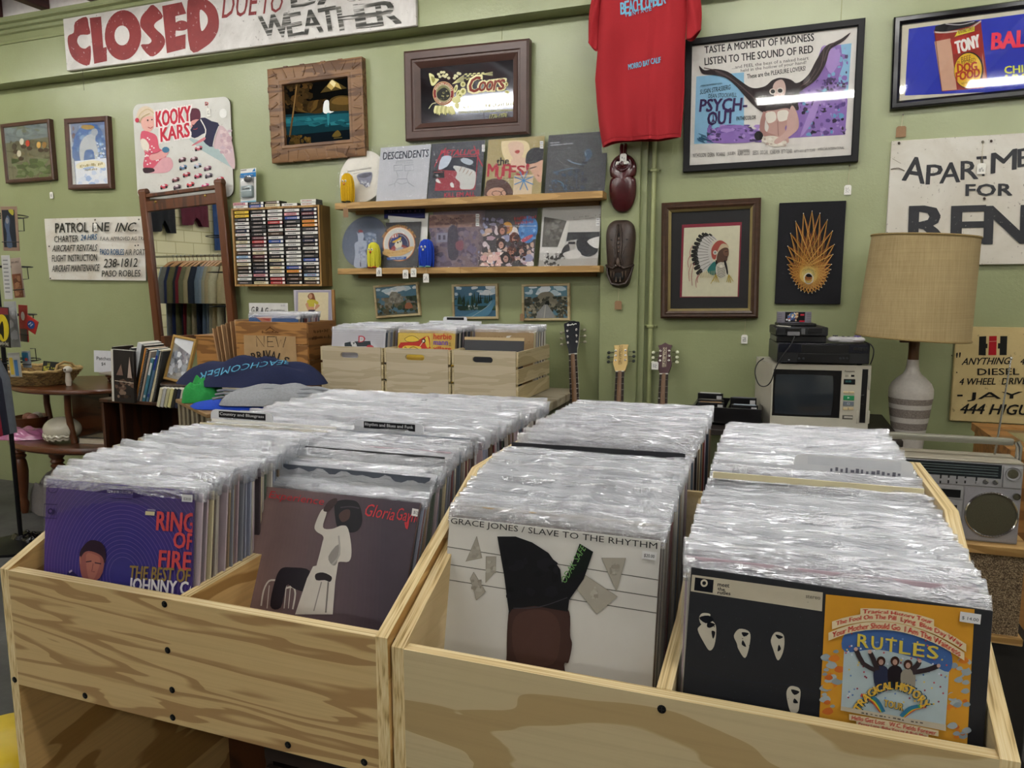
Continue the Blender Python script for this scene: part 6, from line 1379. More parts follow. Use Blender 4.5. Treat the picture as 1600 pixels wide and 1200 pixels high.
# paper sign
pl = at(388/7.619+330, 440+636/7.619, 3.199); pr = at(330+1010/7.619, 440+640/7.619, 3.199); wS = pr.x-pl.x; hS = pl.z-.955
t = thing('paper_sign', 'brown paper sign lettered NEW ARRIVALS taped to the wine crate', 'sign', ((pl.x+pr.x)/2, 3.199, pl.z-hS))
mb = MB(); mb.grid(lambda u, v: Vector((-wS/2+wS*u, -.0012-.003*math.sin(u*5+v*3)**2, hS*v)), 12, 10, M('#a98a60', .75, nz=.1, ns=20.)); mb.obj('paper', t, recalc=False)
a = Art(mw(t), .0046, .6); a.crop(330, 440, 7.619); K = '#2c2620'
for p in ([(545, 775), (535, 645), (630, 775), (630, 645)], [(670, 655), (672, 775), (745, 775)], [(665, 655), (760, 655)], [(672, 715), (735, 715)], [(770, 650), (800, 780), (830, 690), (855, 785), (890, 660)]): a.line(p, .0035, K)
for ch, x, y, an in (('A', 450, 985, -28), ('R', 505, 950, -20), ('R', 560, 935, -12), ('I', 625, 922, -4), ('V', 650, 918, 0), ('A', 710, 925, 8), ('L', 785, 945, 16), ('S', 850, 980, 22)):
    ca, sa = math.cos(R(an)), math.sin(R(an)); wch = 18 if ch == 'I' else 58; hh = 100
    a.text(ch, (x, y), (x+wch*ca, y+wch*sa), (x+hh*sa, y-hh*ca), K, .03)
a.line([(560, 1010), (700, 975), (860, 1010)], .003, '#c07a3c', 3); a.line([(575, 1030), (700, 990), (840, 1035)], .004, K, 3); a.obj('print', t)
for k in range(13): record(-2.52+rnd.uniform(-.003, .003), 3.235+.015*k, .985+rnd.uniform(-.002, .002), R(4), 'sleeved record packed behind the blue one in the wine crate', 'sleeved records in the wine crate')
mb = MB(); mb.box(-.157, .157, -.0015, .0015, 0, .314, M('#1d4f8a', .4), .0006); o = mb.obj('vinyl_record', loc=(-2.52, 3.222, .985), rot=(-R(4), 0, 0)); tag(o, 'blue record with a red corner picture at the front of the wine crate', 'record')
a = Art(mw(o), .0018, .4); a.crop(330, 440, 7.619); a.poly([(530, 420), (720, 412), (715, 475), (600, 475)], '#b06a50'); a.poly([(600, 440), (700, 420), (690, 470)], '#a83a34'); a.rect(1015, 418, 1060, 448, '#d6d6d6'); a.line([(720, 412), (715, 500)], .002, '#d6d6d6'); a.obj('print', o)
p = bpy.data.objects.new('plastic_sleeve', poly_meshes[2]); COL.objects.link(p); p.parent = o
# cards behind
def standing_card(name, label, cat, c, y, zf, col, lean):
    pl, pr = at(c[0], c[2], y), at(c[1], c[3], y); W = pr.x-pl.x; H = (pl.z+pr.z)/2-zf
    t = thing(name, label, cat, ((pl.x+pr.x)/2, y+H*math.sin(lean)*-1, zf), (-lean, 0, 0)); mb = MB(); mb.box(-W/2, W/2, -.002, .002, 0, H/math.cos(lean), M(col, .5), .0006); mb.obj('card', t); return t
t = standing_card('card_sign', 'white card with black lettering ending in CASES, behind the wine crate', 'sign', (389, 449.5, 472.5, 474.5), 3.52, .9085, '#d4d4d0', 0.)
a = Art(mw(t), .0025); a.crop(330, 440, 7.619); K = '#1c1c1a'
for i, ch in enumerate('GRAG'): a.text(ch, (478+i*55, 372+i*2), (512+i*55, 373+i*2), (482+i*55, 298+i*4), K, .03)
for i, ch in enumerate('CASES'): a.text(ch, (708+i*36, 378+i*2), (736+i*36, 379+i*2), (708+i*36, 330+i*2), K, .02)
a.marks((835, 300), (885, 300), 30, '#8a8a9a', 3); a.obj('print', t)
t = standing_card('framed_print', 'framed print of a woman in a yellow top, behind the wine crate', 'picture', (459, 517.5, 453, 453), 3.70, .9085, '#b8b4bc', 0.)
a = Art(mw(t), .0025); a.crop(330, 440, 7.619); a.clip = None
a.poly([(1010, 108), (1430, 105), (1425, 1200), (1005, 1200)], '#9d98a8'); a.poly([(1035, 130), (1395, 128), (1390, 1200), (1030, 1200)], '#cfc3a0')
a.blob([(1150, 170), (1175, 140), (1215, 140), (1235, 190), (1245, 260), (1200, 230), (1160, 200)], '#7a4a30', 3); a.ell(1183, 175, 22, 30, '#b88a6c', 12); a.blob([(1140, 240), (1160, 215), (1225, 215), (1280, 250), (1255, 280), (1230, 250), (1225, 300), (1160, 300)], '#b5a83c', 3); a.blob([(1130, 260), (1150, 250), (1165, 310), (1155, 345), (1125, 280)], '#b88a6c', 3); a.blob([(1255, 270), (1295, 285), (1245, 335), (1235, 320)], '#b88a6c', 3); a.poly([(1165, 300), (1225, 300), (1232, 345), (1160, 345)], '#b88a6c'); a.poly([(1160, 335), (1240, 335), (1240, 420), (1150, 420)], '#3f3a44'); a.obj('print', t)
pr_ = at(523, 453, 3.715); mb = MB(); 
b0 = at(519, 453, 3.715); mb.box(b0.x-t.location.x, pr_.x-t.location.x, .003, .018, 0, pr_.z-.9085, wood('#b0844c', '#8a6030', 'z', 4, 8, 130), .001); mb.obj('wooden_edge', t)
# brown sleeves and a box left of the wine crate
for k in range(6):
    p = at(343+k*4.2, 512-k*2.5, 3.25); mb = MB(); mb.box(-.0035, .0035, -.005, .2, 0, p.z-.9085, M(['#a8845e', '#9a7650', '#b39068', '#8f6c48', '#a47e56', '#b8966e'][k], .7), .001)
    o = mb.obj('card_folder', loc=(-2.87+.021*k, 3.24+.004*k, .9085), rot=(0, -R(9-1.2*k), 0)); tag(o, 'brown card folder leaning beside the wine crate', 'folder', 'brown card folders left of the wine crate')
t = thing('wooden_box', 'plain brown wooden box behind the small framed picture', 'box', (-3.13, 3.6, .9085)); 
pz = at(330, 526, 3.5).z-.9085
mb = MB(); mb.box(-.16, .16, -.1, .1, 0, pz, WCW, .004); mb.obj('box_body', t); mb = MB(); mb.box(-.165, .165, -.105, .105, pz, pz+.008, WCW, .002); mb.obj('lid', t)
# ------------------------------------------------------------------ slatted box with folded shirts
SLW = wood('#8a6c44', '#6a4e2c', 'x', 4, 6, 120, .6, '#4c3519', 1.)
SLG = wood('#857a62', '#675d48', 'z', 4, 6, 120, .6, '#4c4332', 2.)
FX, FY = -2.202, 2.377
t = thing('slatted_box', 'slatted wooden box under the heap of folded shirts', 'box', (FX, FY, 0), (0, 0, R(-32.8)))
mb = MB(); mb.box(-.52, 0, 0, .46, .912, .93, SLW, .003); mb.obj('lid', t)
for k in range(7): x = -.50+k*.0785; mb = MB(); mb.box(x, x+.034, .004, .018, .45, .9115, SLG, .002); mb.obj('slat', t)
for k in range(6): y = .02+k*.077; mb = MB(); mb.box(-.019, -.004, y, y+.034, .45, .9115, SLG, .002); mb.obj('slat', t)
mb = MB(); mb.box(-.515, -.005, .02, .455, .43, .45, SLW); mb.obj('bottom_board', t)
for x in (-.50, -.03):
    for y in (.03, .43): mb = MB(); mb.box(x-.012, x+.03, y-.012, y+.02, 0, .43, SLW); mb.obj('leg', t)
mb = MB(); mb.box(-.505, -.02, .02, .44, .4505, .9, M('#14110d', .9)); mb.obj('inside', t)  # solid near-black block; the hollow's shade put into its colour
def heap(name, label, loc, rz, rx, ry, H, col, seed, pw=.5, fold=.16, sq=2.4, nu=56, nv=14):
    t = thing(name, label, 'shirt', loc, (0, 0, rz)); m = M(col, .9, nz=.12, ns=120., bump=.25, bs=500.); rd = random.Random(seed); ph = [rd.uniform(0, 6.3) for _ in range(8)]
    def fn(u, v):
        an = 2*PI*u; c, s = math.cos(an), math.sin(an); rr = 1/((abs(c)**sq+abs(s)**sq)**(1/sq)); e = 1+.07*math.sin(3*an+ph[0])+.05*math.sin(7*an+ph[1])
        r = v**.8; x, y = rx*c*rr*e*r, ry*s*rr*e*r
        z = H*max(0, 1-r**2.6)**pw
        f = math.sin(x/rx*4+y/ry*7+ph[2])*.6+math.sin(x/rx*9-y/ry*5+ph[3])*.4+math.sin(y/ry*16+x/rx*3+ph[4])*.5
        z *= 1+fold*f*.5; z += H*fold*.35*abs(math.sin(y/ry*9+math.sin(x/rx*3+ph[5])*2))*(1-r**3)
        return Vector((x, y, max(z, .002)))
    mb = MB(); mb.grid(fn, nu, nv, m, closed_u=True)
    mb.grid(lambda u, v: Vector((fn(u, 1).x*(1-v*.9), fn(u, 1).y*(1-v*.9), .001)), nu, 3, m, closed_u=True)
    mb.obj('folded_cloth', t, sharp=85); return t, fn
t, fn = heap('folded_shirt', 'bright blue shirt at the bottom of the heap on the slatted box', (-2.20, 2.58, .931), R(16), .20, .12, .03, '#0f3fae', 5)
t, fn = heap('folded_shirt', 'green shirt crumpled at the left of the heap', (-2.47, 2.655, .931), R(10), .085, .085, .085, '#1f8a3c', 3, .5, .45)
t, fn = heap('folded_shirt', 'grey shirt in the heap on the slatted box, under the navy one', (-2.06, 2.66, .95), R(24), .25, .15, .06, '#8d9094', 8, .4, .35)
mb = MB()
for q in range(3): mb.tube([(-.25+.5*i/14, -.10+.03*q+.012*math.sin(i*.9+q), .028+.012*q+.006*math.sin(i*1.3)) for i in range(15)], .006, M('#7a7d82', .9), 6)
mb.obj('hem_fold', t)
NL = (-2.30, 2.80, 1.0); NR = R(19)
t, fn = heap('folded_shirt', 'navy shirt printed in pale blue, on top of the heap', NL, NR, .36, .18, .10, '#121c40', 12, .7, .46, 1.25)
# lettering on the upper slope of the navy shirt: laid on its surface
def on_surface(px, py):
    d = ray(px, py); best = None; rot = Matrix.Rotation(-NR, 4, 'Z')
    for k in range(400):
        p = CAM+d*(2.2+k*.004); q = rot @ (p-Vector(NL)); r = (abs(q.x/.36)**1.25+abs(q.y/.18)**1.25)**(1/1.25)
        if r < 1 and q.z < .104*(1-r**2.6)**.7+.012: return q
    return None
mb = MB(); CY = M('#4f9ab8', .8); lt = 'BEACHCOMBER'
for i, ch in enumerate(lt[::-1]):
    pass
vs_, fs_ = text_mesh('BEACHCOMBER', .0)
def warp(u, v): return on_surface(455-142*u-4*v, 563+20*u**1.8+14*v*(.45+.55*u))
cache = {}
bmv = []
for u, v in vs_:
    q = warp(u, v); bmv.append(None if q is None else mb.bm.verts.new((q.x, q.y, q.z+.002)))
for f in fs_:
    if all(bmv[k] is not None for k in f):
        try: mb.bm.faces.new([bmv[k] for k in f]).material_index = mb.mi(CY)
        except ValueError: pass
mb.obj('print', t, recalc=False, sharp=None)
mb = MB(); mb.tube([(.03, -.03, .098), (.035, -.06, .092), (.04, -.09, .075)], .010, M('#0c0d12', .8), 6); mb.obj('neck_label', t)

# ------------------------------------------------------------------ bookcase, books, little framed picture
BKW = wood('#4a2814', '#2f180a', 'z', 3, 8, 120, .45, '#1e0e05', 2.); ZB = .862
t = thing('bookcase', 'low dark brown bookcase left of the slatted box, books inside and on top', 'bookcase', (-3.07, 3.02, 0))
for x in (-.30, -.17, .44): mb = MB(); mb.box(x-.009, x+.009, -.13, .13, 0, ZB-.018, BKW, .001); mb.obj('upright', t)
for z in (ZB-.018, .40, .06): mb = MB(); mb.box(-.31, .45, -.14, .14, z, z+.018, BKW, .003); mb.obj('shelf_board', t)
mb = MB(); mb.box(-.30, .44, .13, .14, .02, ZB-.018, BKW); mb.obj('back_panel', t)
def book(label, x, y, z, th, h, d, tilt, col, side='#d8d4c8', kind='plain', rz=0., accent=None):
    """spine faces -y; leaned by tilt about its lower left edge"""
    t = thing('book', label, 'book', (x, y, z), (0, tilt, rz)); c = M(col, .45, nz=.06, ns=40.); pg = M(side, .8)
    mb = MB(); mb.box(0, th, -d/2, d/2, 0, h, c, .001); mb.obj('cover', t)
    mb = MB(); mb.box(.0015, th-.0015, -d/2+.004, d/2+.0004, h-.002, h+.0004, pg); mb.obj('pages', t)
    a = Art(mw(t), d/2+.0004, .5).local()
    if accent:
        a.rect(th*.15, h*.62, th*.85, h*.9, accent); a.rect(th*.2, h*.1, th*.8, h*.16, accent); a.obj('print', t)
    if kind == 'spiral':
        mb = MB(); m = M('#c4c4c0', .3, .8)
        for k in range(int(h/.0085)): zz = .01+k*.0085; mb.tube([(th*.5+.004*math.cos(R(q*60)), -d/2-.002-.005*math.sin(R(q*60)), zz) for q in range(7)], .0009, m, 4)
        mb.obj('spiral_binding', t)['kind'] = 'stuff'
    return t
BY = 2.99
specs = [(-3.385, .014, .30, .23, R(4), '#241d1a', 'dark hardback with a church picture at the left end of the books', 'plain', None),
         (-3.335, .012, .29, .21, R(15), '#c4c4c0', 'white-edged spiral notebook, second book from the left', 'spiral', None),
         (-3.308, .018, .31, .21, R(17), '#17191a', 'black spiral notebook, third book from the left', 'spiral', None),
         (-3.276, .026, .29, .21, R(18), '#9aa0a4', 'grey book beside the tall white binder', 'plain', None),
         (-3.243, .040, .345, .23, R(18.5), '#c9ccce', 'tall thick white binder, tallest in the row of books', 'plain', None),
         (-3.197, .022, .33, .22, R(19), '#15130f', 'black book right of the tall white binder', 'plain', '#3a3a34'),
         (-3.170, .014, .315, .22, R(19.5), '#b87a34', 'orange spined book in the middle of the row', 'plain', None),
         (-3.152, .020, .31, .22, R(20), '#1c1c1c', 'black spiral book right of the orange one', 'spiral', None),
         (-3.128, .018, .30, .22, R(20.5), '#a8998a', 'brownish book behind the teal paperback', 'plain', None),
         (-3.105, .026, .26, .21, R(21), '#3d7484', 'teal paperback with a white sail shape', 'plain', '#cfd4d2'),
         (-3.074, .022, .31, .21, R(21.5), '#4a6a84', 'slate blue book with a dark blue patch', 'plain', '#1c2a7a'),
         (-3.046, .022, .315, .22, R(22), '#c9c0a0', 'cream book right of the slate blue one', 'plain', None),
         (-3.018, .020, .30, .2, R(18), '#2a2a26', 'black spiral book right of the cream one', 'spiral', None),
         (-2.994, .018, .33, .2, R(24), '#d0c9a4', 'pale yellow book at the right end behind the little frame', 'plain', '#d8b824')]
for k, (x, th, h, d, tl, col, lab, kd, ac) in enumerate(specs):
    if k == 13: continue
    book(lab, at((176, 187, 191, 195, 199, 206, 210, 213, 217, 221, 227, 232, 237, 242)[k], 616, 2.885).x, 2.95, ZB+.0005, th*.72, h*.93, .13, tl*.92, col, kind=kd, accent=ac)
# cover picture of the first book faces the shop
tb = book('upright dark book showing candles and a steeple, in front of the row', at(180, 616, 2.85).x, 2.85, ZB, .12, .27, .02, R(3), '#1f1916', rz=R(8))
a = Art(mw(tb), .0105).local(); a.busy(.01, .02, .12, .14, 26, ['#4a3a30', '#6a5446', '#332720', '#857060'], .006, .016, 3); a.poly([(.085, .13), (.1, .24), (.112, .13)], '#b8a294'); a.poly([(.02, .14), (.05, .2), (.06, .14)], '#7a6256'); a.line([(.01, .11), (.12, .105)], .003, '#c9bba8'); a.obj('cover_picture', tb)
mb = MB(); mb.box(-.012, 0, -.011, .011, 0, .27, M('#d4d0c4', .7)); mb.obj('page_edge', tb)
small = [('cream', '#cfc8a8'), ('pale grey', '#b4b4b0'), ('olive cream', '#b8b48c'), ('light yellow', '#cfc88c'), ('black', '#24221e'), ('navy', '#1c2238'), ('white edged', '#c9c4b4')]
for k, (n, col) in enumerate(small): book('short %s book lying tilted in front of the cream book' % n, at(243+5.6*k, 617, 2.79).x, 2.84, ZB, .019, .10, .10, R(18), col)
ins = [('cream', '#b8a888', .26, .03), ('dark', '#2a2a2a', .25, .026), ('red and grey', '#77504a', .24, .024), ('olive', '#857848', .22, .02), ('tan', '#9a8450', .21, .018), ('brown', '#6a5434', .2, .02)]
for k, (n, col, h, th) in enumerate(ins): book('%s book leaning inside the low bookcase' % n, -3.20+.05*k, 2.97, .4185, th, h, .18, R(17), col)
for k, (n, col) in enumerate((('tan', '#8a7048'), ('sandy', '#9a8460'))): book('%s book leaning in the narrow left bay of the bookcase' % n, -3.352+.03*k, 2.97, .4185, .014, .2, .18, R(13), col)
RT = M('#2c1c14', .3, nz=.15, ns=12.); zt = .968
t = thing('round_stand', 'dark round wooden stand on the bookcase, carrying a gold framed picture', 'stand', (-2.83, 2.97, ZB+.0005)); k = zt-ZB-.0005
mb = MB(); mb.lathe([(.0001, k-.02), (.13, k-.02), (.148, k-.013), (.15, k-.006), (.145, k), (.0001, k)], RT, n=40); mb.obj('top_disc', t)
mb = MB(); mb.lathe([(.06, 0), (.06, .01), (.025, .02), (.022, k-.03), (.04, k-.0205)], RT, n=20); mb.obj('pedestal', t)
t = thing('framed_picture', 'small gold framed grey picture propped on the dark round stand', 'picture', (-2.875, 2.905, zt+.002), (-R(14), R(7), R(-6)))
w, h = .165, .235; GF = M('#b08d4e', .35, .3, nz=.12)
mb = MB(); T = Matrix.Translation((0, 0, h/2)); mb.sweep([(0, -.006), (0, .008), (.004, .011), (.012, .01), (.014, .002)], w, h, GF); bmesh.ops.translate(mb.bm, vec=(0, 0, h/2), verts=mb.bm.verts[:]); mb.obj('frame', t, sharp=30)
mb = MB(); mb.box(-w/2+.01, w/2-.01, -.001, .006, .01, h-.01, M('#b9bcc0', .4)); mb.obj('backing', t)
a = Art(mw(t), .0012).local(); a.busy(-.06, .03, .06, .17, 40, ['#c9ccd0', '#a4a8ae', '#8f949c', '#d8dadc'], .008, .022, 3); a.poly([(-.066, .195), (.066, .15), (.066, .22), (-.066, .22)], '#d4d6d8'); a.obj('print', t)
mb = MB(); mb.box(-w/2+.012, w/2-.012, -.004, -.003, .012, h-.012, GL); mb.obj('glass', t)
mb = MB(); mb.box(-.02, .02, .0065, .075, 0, .004, GF); mb.obj('strut', t)

# ------------------------------------------------------------------ two-tier table at the left
TW = wood('#5a3016', '#3c1e0c', 'x', 3, 6, 110, .3, '#2a1206', 5.); TL = M('#5a3218', .3, nz=.2, ns=20.)
TX, TY = -4.12, 3.42
t = thing('tiered_table', 'dark brown two-tier table with turned legs at the left wall', 'table', (TX, TY, .04))
def oval(rx, ry, z0, z1, name, m=TW, cx=0, cy=0):
    mb = MB(); mb.lathe([(.0001, z0), (.97, z0), (1., z0+(z1-z0)*.3), (1., z0+(z1-z0)*.7), (.98, z1), (.0001, z1)], m, (0, 0, 0), 44, 'z', T=Matrix.Translation((cx, cy, 0)) @ Matrix.Diagonal((rx, ry, 1, 1))); return mb.obj(name, t)
oval(.50, .34, .78, .81, 'upper_tier'); oval(.54, .36, .425, .465, 'lower_tier'); oval(.19, .15, .852, .868, 'gallery_shelf', cx=.29, cy=.12)
for x, y in ((.15, .05), (.27, -.02), (.40, .02)): mb = MB(); mb.lathe([(.006, .811), (.011, .818), (.006, .828), (.011, .838), (.006, .85)], TL, (x, y, 0), 12); mb.obj('spindle', t)
LEG = [(.018, -.04), (.024, -.02), (.03, .03), (.022, .05), (.024, .07), (.036, .16), (.042, .24), (.036, .3), (.028, .32), (.04, .34), (.028, .352), (.04, .366), (.03, .38), (.045, .40), (.045, .425)]
for x, y in ((-.42, -.16), (.05, -.27), (.44, -.12), (0, .28)): mb = MB(); mb.lathe(LEG, TL, (x, y, 0), 18); mb.obj('leg', t)
for x, y in ((-.38, .05), (.12, -.2), (.36, .1)):
    mb = MB(); mb.tube([(x, y, .465), (x-.02, y, .55), (x-.035, y, .65), (x-.03, y, .78)], .02, TL, 10); mb.obj('support', t)
mb = MB(); mb.box(-.34, .0, .17, .19, .466, .78, TW); mb.obj('rear_panel', t)
# basket
WK = wood('#8f7444', '#6a5230', 'x', 8, 10, 60, .8, '#4a3818', 2.)
t = thing('basket', 'shallow woven basket of patches on the two-tier table', 'basket', (-4.40, 3.30, .852)); 
mb = MB(); n = 56
for k in range(9):
    z = .006+k*.0095; rx, ry = .22+.06*k/8, .14+.05*k/8
    mb.tube([((rx+.004*(1 if (i+k) % 2 else -1))*math.copysign(abs(math.cos(2*PI*i/n))**.7, math.cos(2*PI*i/n)), (ry+.004*(1 if (i+k) % 2 else -1))*math.copysign(abs(math.sin(2*PI*i/n))**.7, math.sin(2*PI*i/n)), z+.002*math.sin(i*1.9)) for i in range(n+1)], .0062, WK, 6, cap=False)
mb.obj('woven_wall', t)
mb = MB(); mb.lathe([(.0001, .001), (1., .001), (1., .006), (.0001, .006)], WK, n=36, T=Matrix.Diagonal((.215, .135, 1, 1))); mb.obj('base', t)
mb = MB(); mb.tube([(.285*math.copysign(abs(math.cos(2*PI*i/n))**.7, math.cos(2*PI*i/n)), .195*math.copysign(abs(math.sin(2*PI*i/n))**.7, math.sin(2*PI*i/n)), .09+.003*math.sin(i*2.2)) for i in range(n+1)], .009, M('#b09560', .8, nz=.2, ns=60.), 7, cap=False); mb.obj('rim', t)
for k in (-1, 1):
    mb = MB(); mb.tube([(k*.275, -.07, .09), (k*.27, -.05, .125), (k*.265, 0, .14), (k*.27, .05, .125), (k*.275, .07, .09)], .008, M('#a88c58', .8, nz=.2, ns=60.), 7); mb.obj('handle', t)
rd = random.Random(9)
for k, (n, col) in enumerate((('plum', '#3a2030'), ('purple and cream', '#5a4a6a'), ('dark red', '#5a2420'), ('black and white', '#6a6668'), ('navy', '#1c1e30'), ('wine', '#4a1c28'), ('grey', '#77727a'))):
    x, y = -.15+.05*k, (-.06, .04, -.03, .06, 0, -.05, .05)[k]
    mb = MB(); mb.lathe([(.0001, 0), (.042, 0), (.044, .002), (.042, .004), (.0001, .0045)], M(col, .9, nz=.2, ns=200.), n=14, sx=rd.uniform(.8, 1.1)); o = mb.obj('cloth_patch', loc=(-4.36+x, 3.32+y, .868+.004*k), rot=(rd.uniform(.1, .5), rd.uniform(-.3, .3), 0)); tag(o, '%s cloth patch in the woven basket' % n, 'patch')
t = thing('cloth_patch', 'square black and yellow card patch standing up in the basket', 'patch', (-4.32, 3.34, .90), (-R(12), R(6), R(20)))
mb = MB(); mb.box(-.05, .05, -.002, .002, 0, .085, M('#16160f', .8), .001); mb.obj('card', t); a = Art(mw(t), .0025).local(); a.busy(-.042, .01, -.004, .078, 16, ['#8a8428', '#6a6a30', '#a09a3a'], .004, .01, 3); a.busy(.006, .006, .042, .05, 12, ['#a09a3a', '#77742c'], .004, .01, 4); a.obj('print', t)
t = thing('figurine', 'small white skull figurine by the basket on the table', 'figurine', (-4.06, 3.26, .852)); mb = MB(); mb.ell((0, 0, .10), (.025, .025, .022), M('#c9c4b8', .4)); mb.lathe([(.014, .0), (.018, .03), (.012, .08), (.012, .09)], M('#b8b0a0', .5), n=12); mb.obj('skull', t)
for k in (-1, 1): mb = MB(); mb.ell((k*.008, -.024, .102), (.005, .004, .006), M('#26221e', .6)); mb.obj('eye_socket', t)
a0 = at(146.5, 571, 3.50); a1 = at(178, 571, 3.50); zt_ = at(160, 548, 3.50).z; t = thing('card_sign', 'white card lettered Patches standing on the two-tier table', 'sign', ((a0.x+a1.x)/2, 3.50, .9085), (-R(4), 0, 0))
wS = a1.x-a0.x; hS = zt_-.9085; mb = MB(); mb.box(-wS/2, wS/2, -.001, .001, 0, hS, M('#cfd0d4', .5)); mb.obj('card', t); a = Art(mw(t), .0015).local(); a.text('Patches', (-wS*.36, hS*.56), (wS*.34, hS*.56), (-wS*.36, hS*.72), '#3a3c42', .02); a.text('$4', (-wS*.12, hS*.3), (wS*.08, hS*.3), (-wS*.12, hS*.46), '#3a3c42', .02); a.obj('print', t)
mb = MB(); mb.box(-.11, .10, -.07, .07, 0, .004, M('#1d1a18', .4), .001); o = mb.obj('paper_stack', loc=(-4.55, 3.19, .8505), rot=(0, 0, R(12))); tag(o, 'dark flat folder with a pale edge on the upper tier', 'folder'); mb = MB(); mb.box(-.115, .105, -.075, .06, -.0001, .0018, M('#b8b0a4', .7)); mb.obj('pale_sheet', o)
mb = MB(); mb.box(-.07, .07, -.05, .05, 0, .012, M('#8d8574', .6), .002); o = mb.obj('paper_stack', loc=(-3.90, 3.44, .909), rot=(0, 0, R(-10))); tag(o, 'small pile of pale cards in front of the Patches sign', 'cards')
# things on the lower tier
CER = M('#c9c4b0', .15, nz=.04, ns=8., coat=.5)
t = thing('ceramic_helmet', 'glossy cream ceramic helmet ornament on the lower tier', 'ornament', (-4.12, 3.24, .506))
r = .108; mb = MB()
def dome(u, v):
    an = 2*PI*u; ph = (v-.0)*PI*.72; rr = r*math.sin(ph)*(1+.06*math.cos(2*an)); return Vector((rr*math.cos(an)*1.03, rr*math.sin(an)*.95, .155-r*.72+r*.72*math.cos(ph)*1.0))
mb.grid(dome, 32, 16, CER, closed_u=True); mb.obj('helmet_shell', t)
mb = MB(); 
for z, rr_ in ((.045, .098), (.028, .09)): mb.tube([(rr_*math.cos(R(200+140*i/24))*1.03, rr_*math.sin(R(200+140*i/24)), z+.006*math.sin(i*1.6)) for i in range(25)], .009, CER, 8)
mb.tube([(-.1, -.03, .09), (-.09, -.05, .05), (-.075, -.06, .02)], .012, CER, 8); mb.obj('face_guard', t); mb = MB(); mb.ell((.1, -.03, .07), (.012, .022, .024), CER); mb.obj('ear_boss', t)
t = thing('hardback_book', 'thick pale hardback lying flat on the lower tier', 'book', (-3.86, 3.34, .506), (0, 0, R(10)))
mb = MB(); mb.box(-.13, .13, -.09, .09, .004, .034, M('#c4bba4', .8)); mb.obj('pages', t); mb = MB(); mb.box(-.134, .134, -.094, .094, 0, .004, M('#b8b0a0', .5)); mb.box(-.134, .134, -.094, .094, .034, .038, M('#3a3a34', .4)); mb.box(-.134, -.13, -.094, .094, .003, .035, M('#3a3a34', .4)); mb.obj('cover', t); a = Art(mw(t) @ Matrix.Translation((0, 0, .0382)) @ Matrix.Rotation(R(-90), 4, 'X'), 0).local(); a.rect(-.1, -.07, .1, .05, '#8a8068'); so = a.obj('cover_print', t); so.location = (0, 0, .0382); so.rotation_euler = (R(-90), 0, 0)
t, fn = heap('plastic_bag', 'pink clear plastic bag lying on the lower tier', (-4.47, 3.24, .506), R(8), .17, .10, .05, '#b06a90', 21, .5, .5); t['category'] = 'bag'
for ch in t.children: ch.data.materials[0] = M('#a8628a', .15, nz=.3, ns=12., coat=.6, spec=.7)
t = thing('bowl', 'brown wooden bowl of small toys at the left of the lower tier', 'bowl', (-4.62, 3.42, .506)); mb = MB(); mb.lathe([(.04, 0), (.06, .005), (.1, .05), (.115, .1), (.108, .1), (.09, .05), (.05, .015), (.0001, .012)], TL, n=28); mb.obj('bowl_body', t)
for k, (n, col, x, y) in enumerate((('brown', '#7a4a34', -.03, 0), ('pinkish', '#8a5a50', .04, -.02), ('pale', '#a8a09a', .0, .04))): mb = MB(); mb.ell((0, 0, 0), (.036, .034, .032), M(col, .6, nz=.2)); o = mb.obj('toy_ball', loc=(-4.62+x, 3.42+y, .595)); tag(o, '%s round toy in the brown bowl' % n, 'toy')
t, fn = heap('cloth_bundle', 'pale cloth bundle on the floor under the two-tier table', (-4.35, 3.42, .0), R(5), .26, .16, .22, '#6f6a68', 31, .5, .5); t['category'] = 'cloth'

# ------------------------------------------------------------------ card spinner rack and clothes at the left edge
WIRE = M('#17171a', .4, .6)
SX, SY = -3.98, 2.82
t = thing('spinner_rack', 'black wire spinner rack of packets at the left edge', 'rack', (SX, SY, 0))
mb = MB(); mb.tube([(0, 0, .02), (0, 0, 1.85)], .012, WIRE, 8); mb.obj('pole', t)
mb = MB(); mb.lathe([(.2, 0), (.2, .015), (.03, .04), (.02, .06)], WIRE, n=20); mb.obj('base', t)
for z in (1.83, 1.56, 1.30, 1.05):
    mb = MB(); mb.tube([(.17*math.cos(2*PI*i/16), .17*math.sin(2*PI*i/16), z) for i in range(17)], .003, WIRE, 5, cap=False)
    for q in range(4): mb.tube([(0, 0, z), (.17*math.cos(q*PI/2), .17*math.sin(q*PI/2), z)], .003, WIRE, 5)
    mb.obj('wire_tier', t)
def packet(label, c, y, col, draw, yaw=0., hook=True):
    P = [at(p[0], p[1], y) for p in c]; ctr = sum(P, Vector())/4; w = ((P[3]-P[0]).length+(P[2]-P[1]).length)/2; h = ((P[0]-P[1]).length+(P[3]-P[2]).length)/2
    roll = math.atan2((P[0]-P[1]).x, (P[0]-P[1]).z); t = thing('packet', label, 'packet', ctr, (0, roll, 0))
    mb = MB(); mb.box(-w/2, w/2, -.002, .002, -h/2, h/2, M(col, .4, nz=.06), .001); mb.obj('card', t)
    a = Art(mw(t), .0025, .4).local(); draw(a, w, h); a.obj('print', t)
    if hook:
        mb = MB(); mb.tube([(w/2, 0, -h*.05), (w/2+.04, 0, -h*.05), (w/2+.04, 0, .06-h*.05), (w/2+.005, 0, .06-h*.05)], .0022, WIRE, 5); mb.obj('wire_clip', t); mb = MB(); mb.tube([(-w/2, -.006, -h*.3), (w/2+.005, -.006, -h*.3)], .0022, WIRE, 5); mb.obj('wire_holder', t)
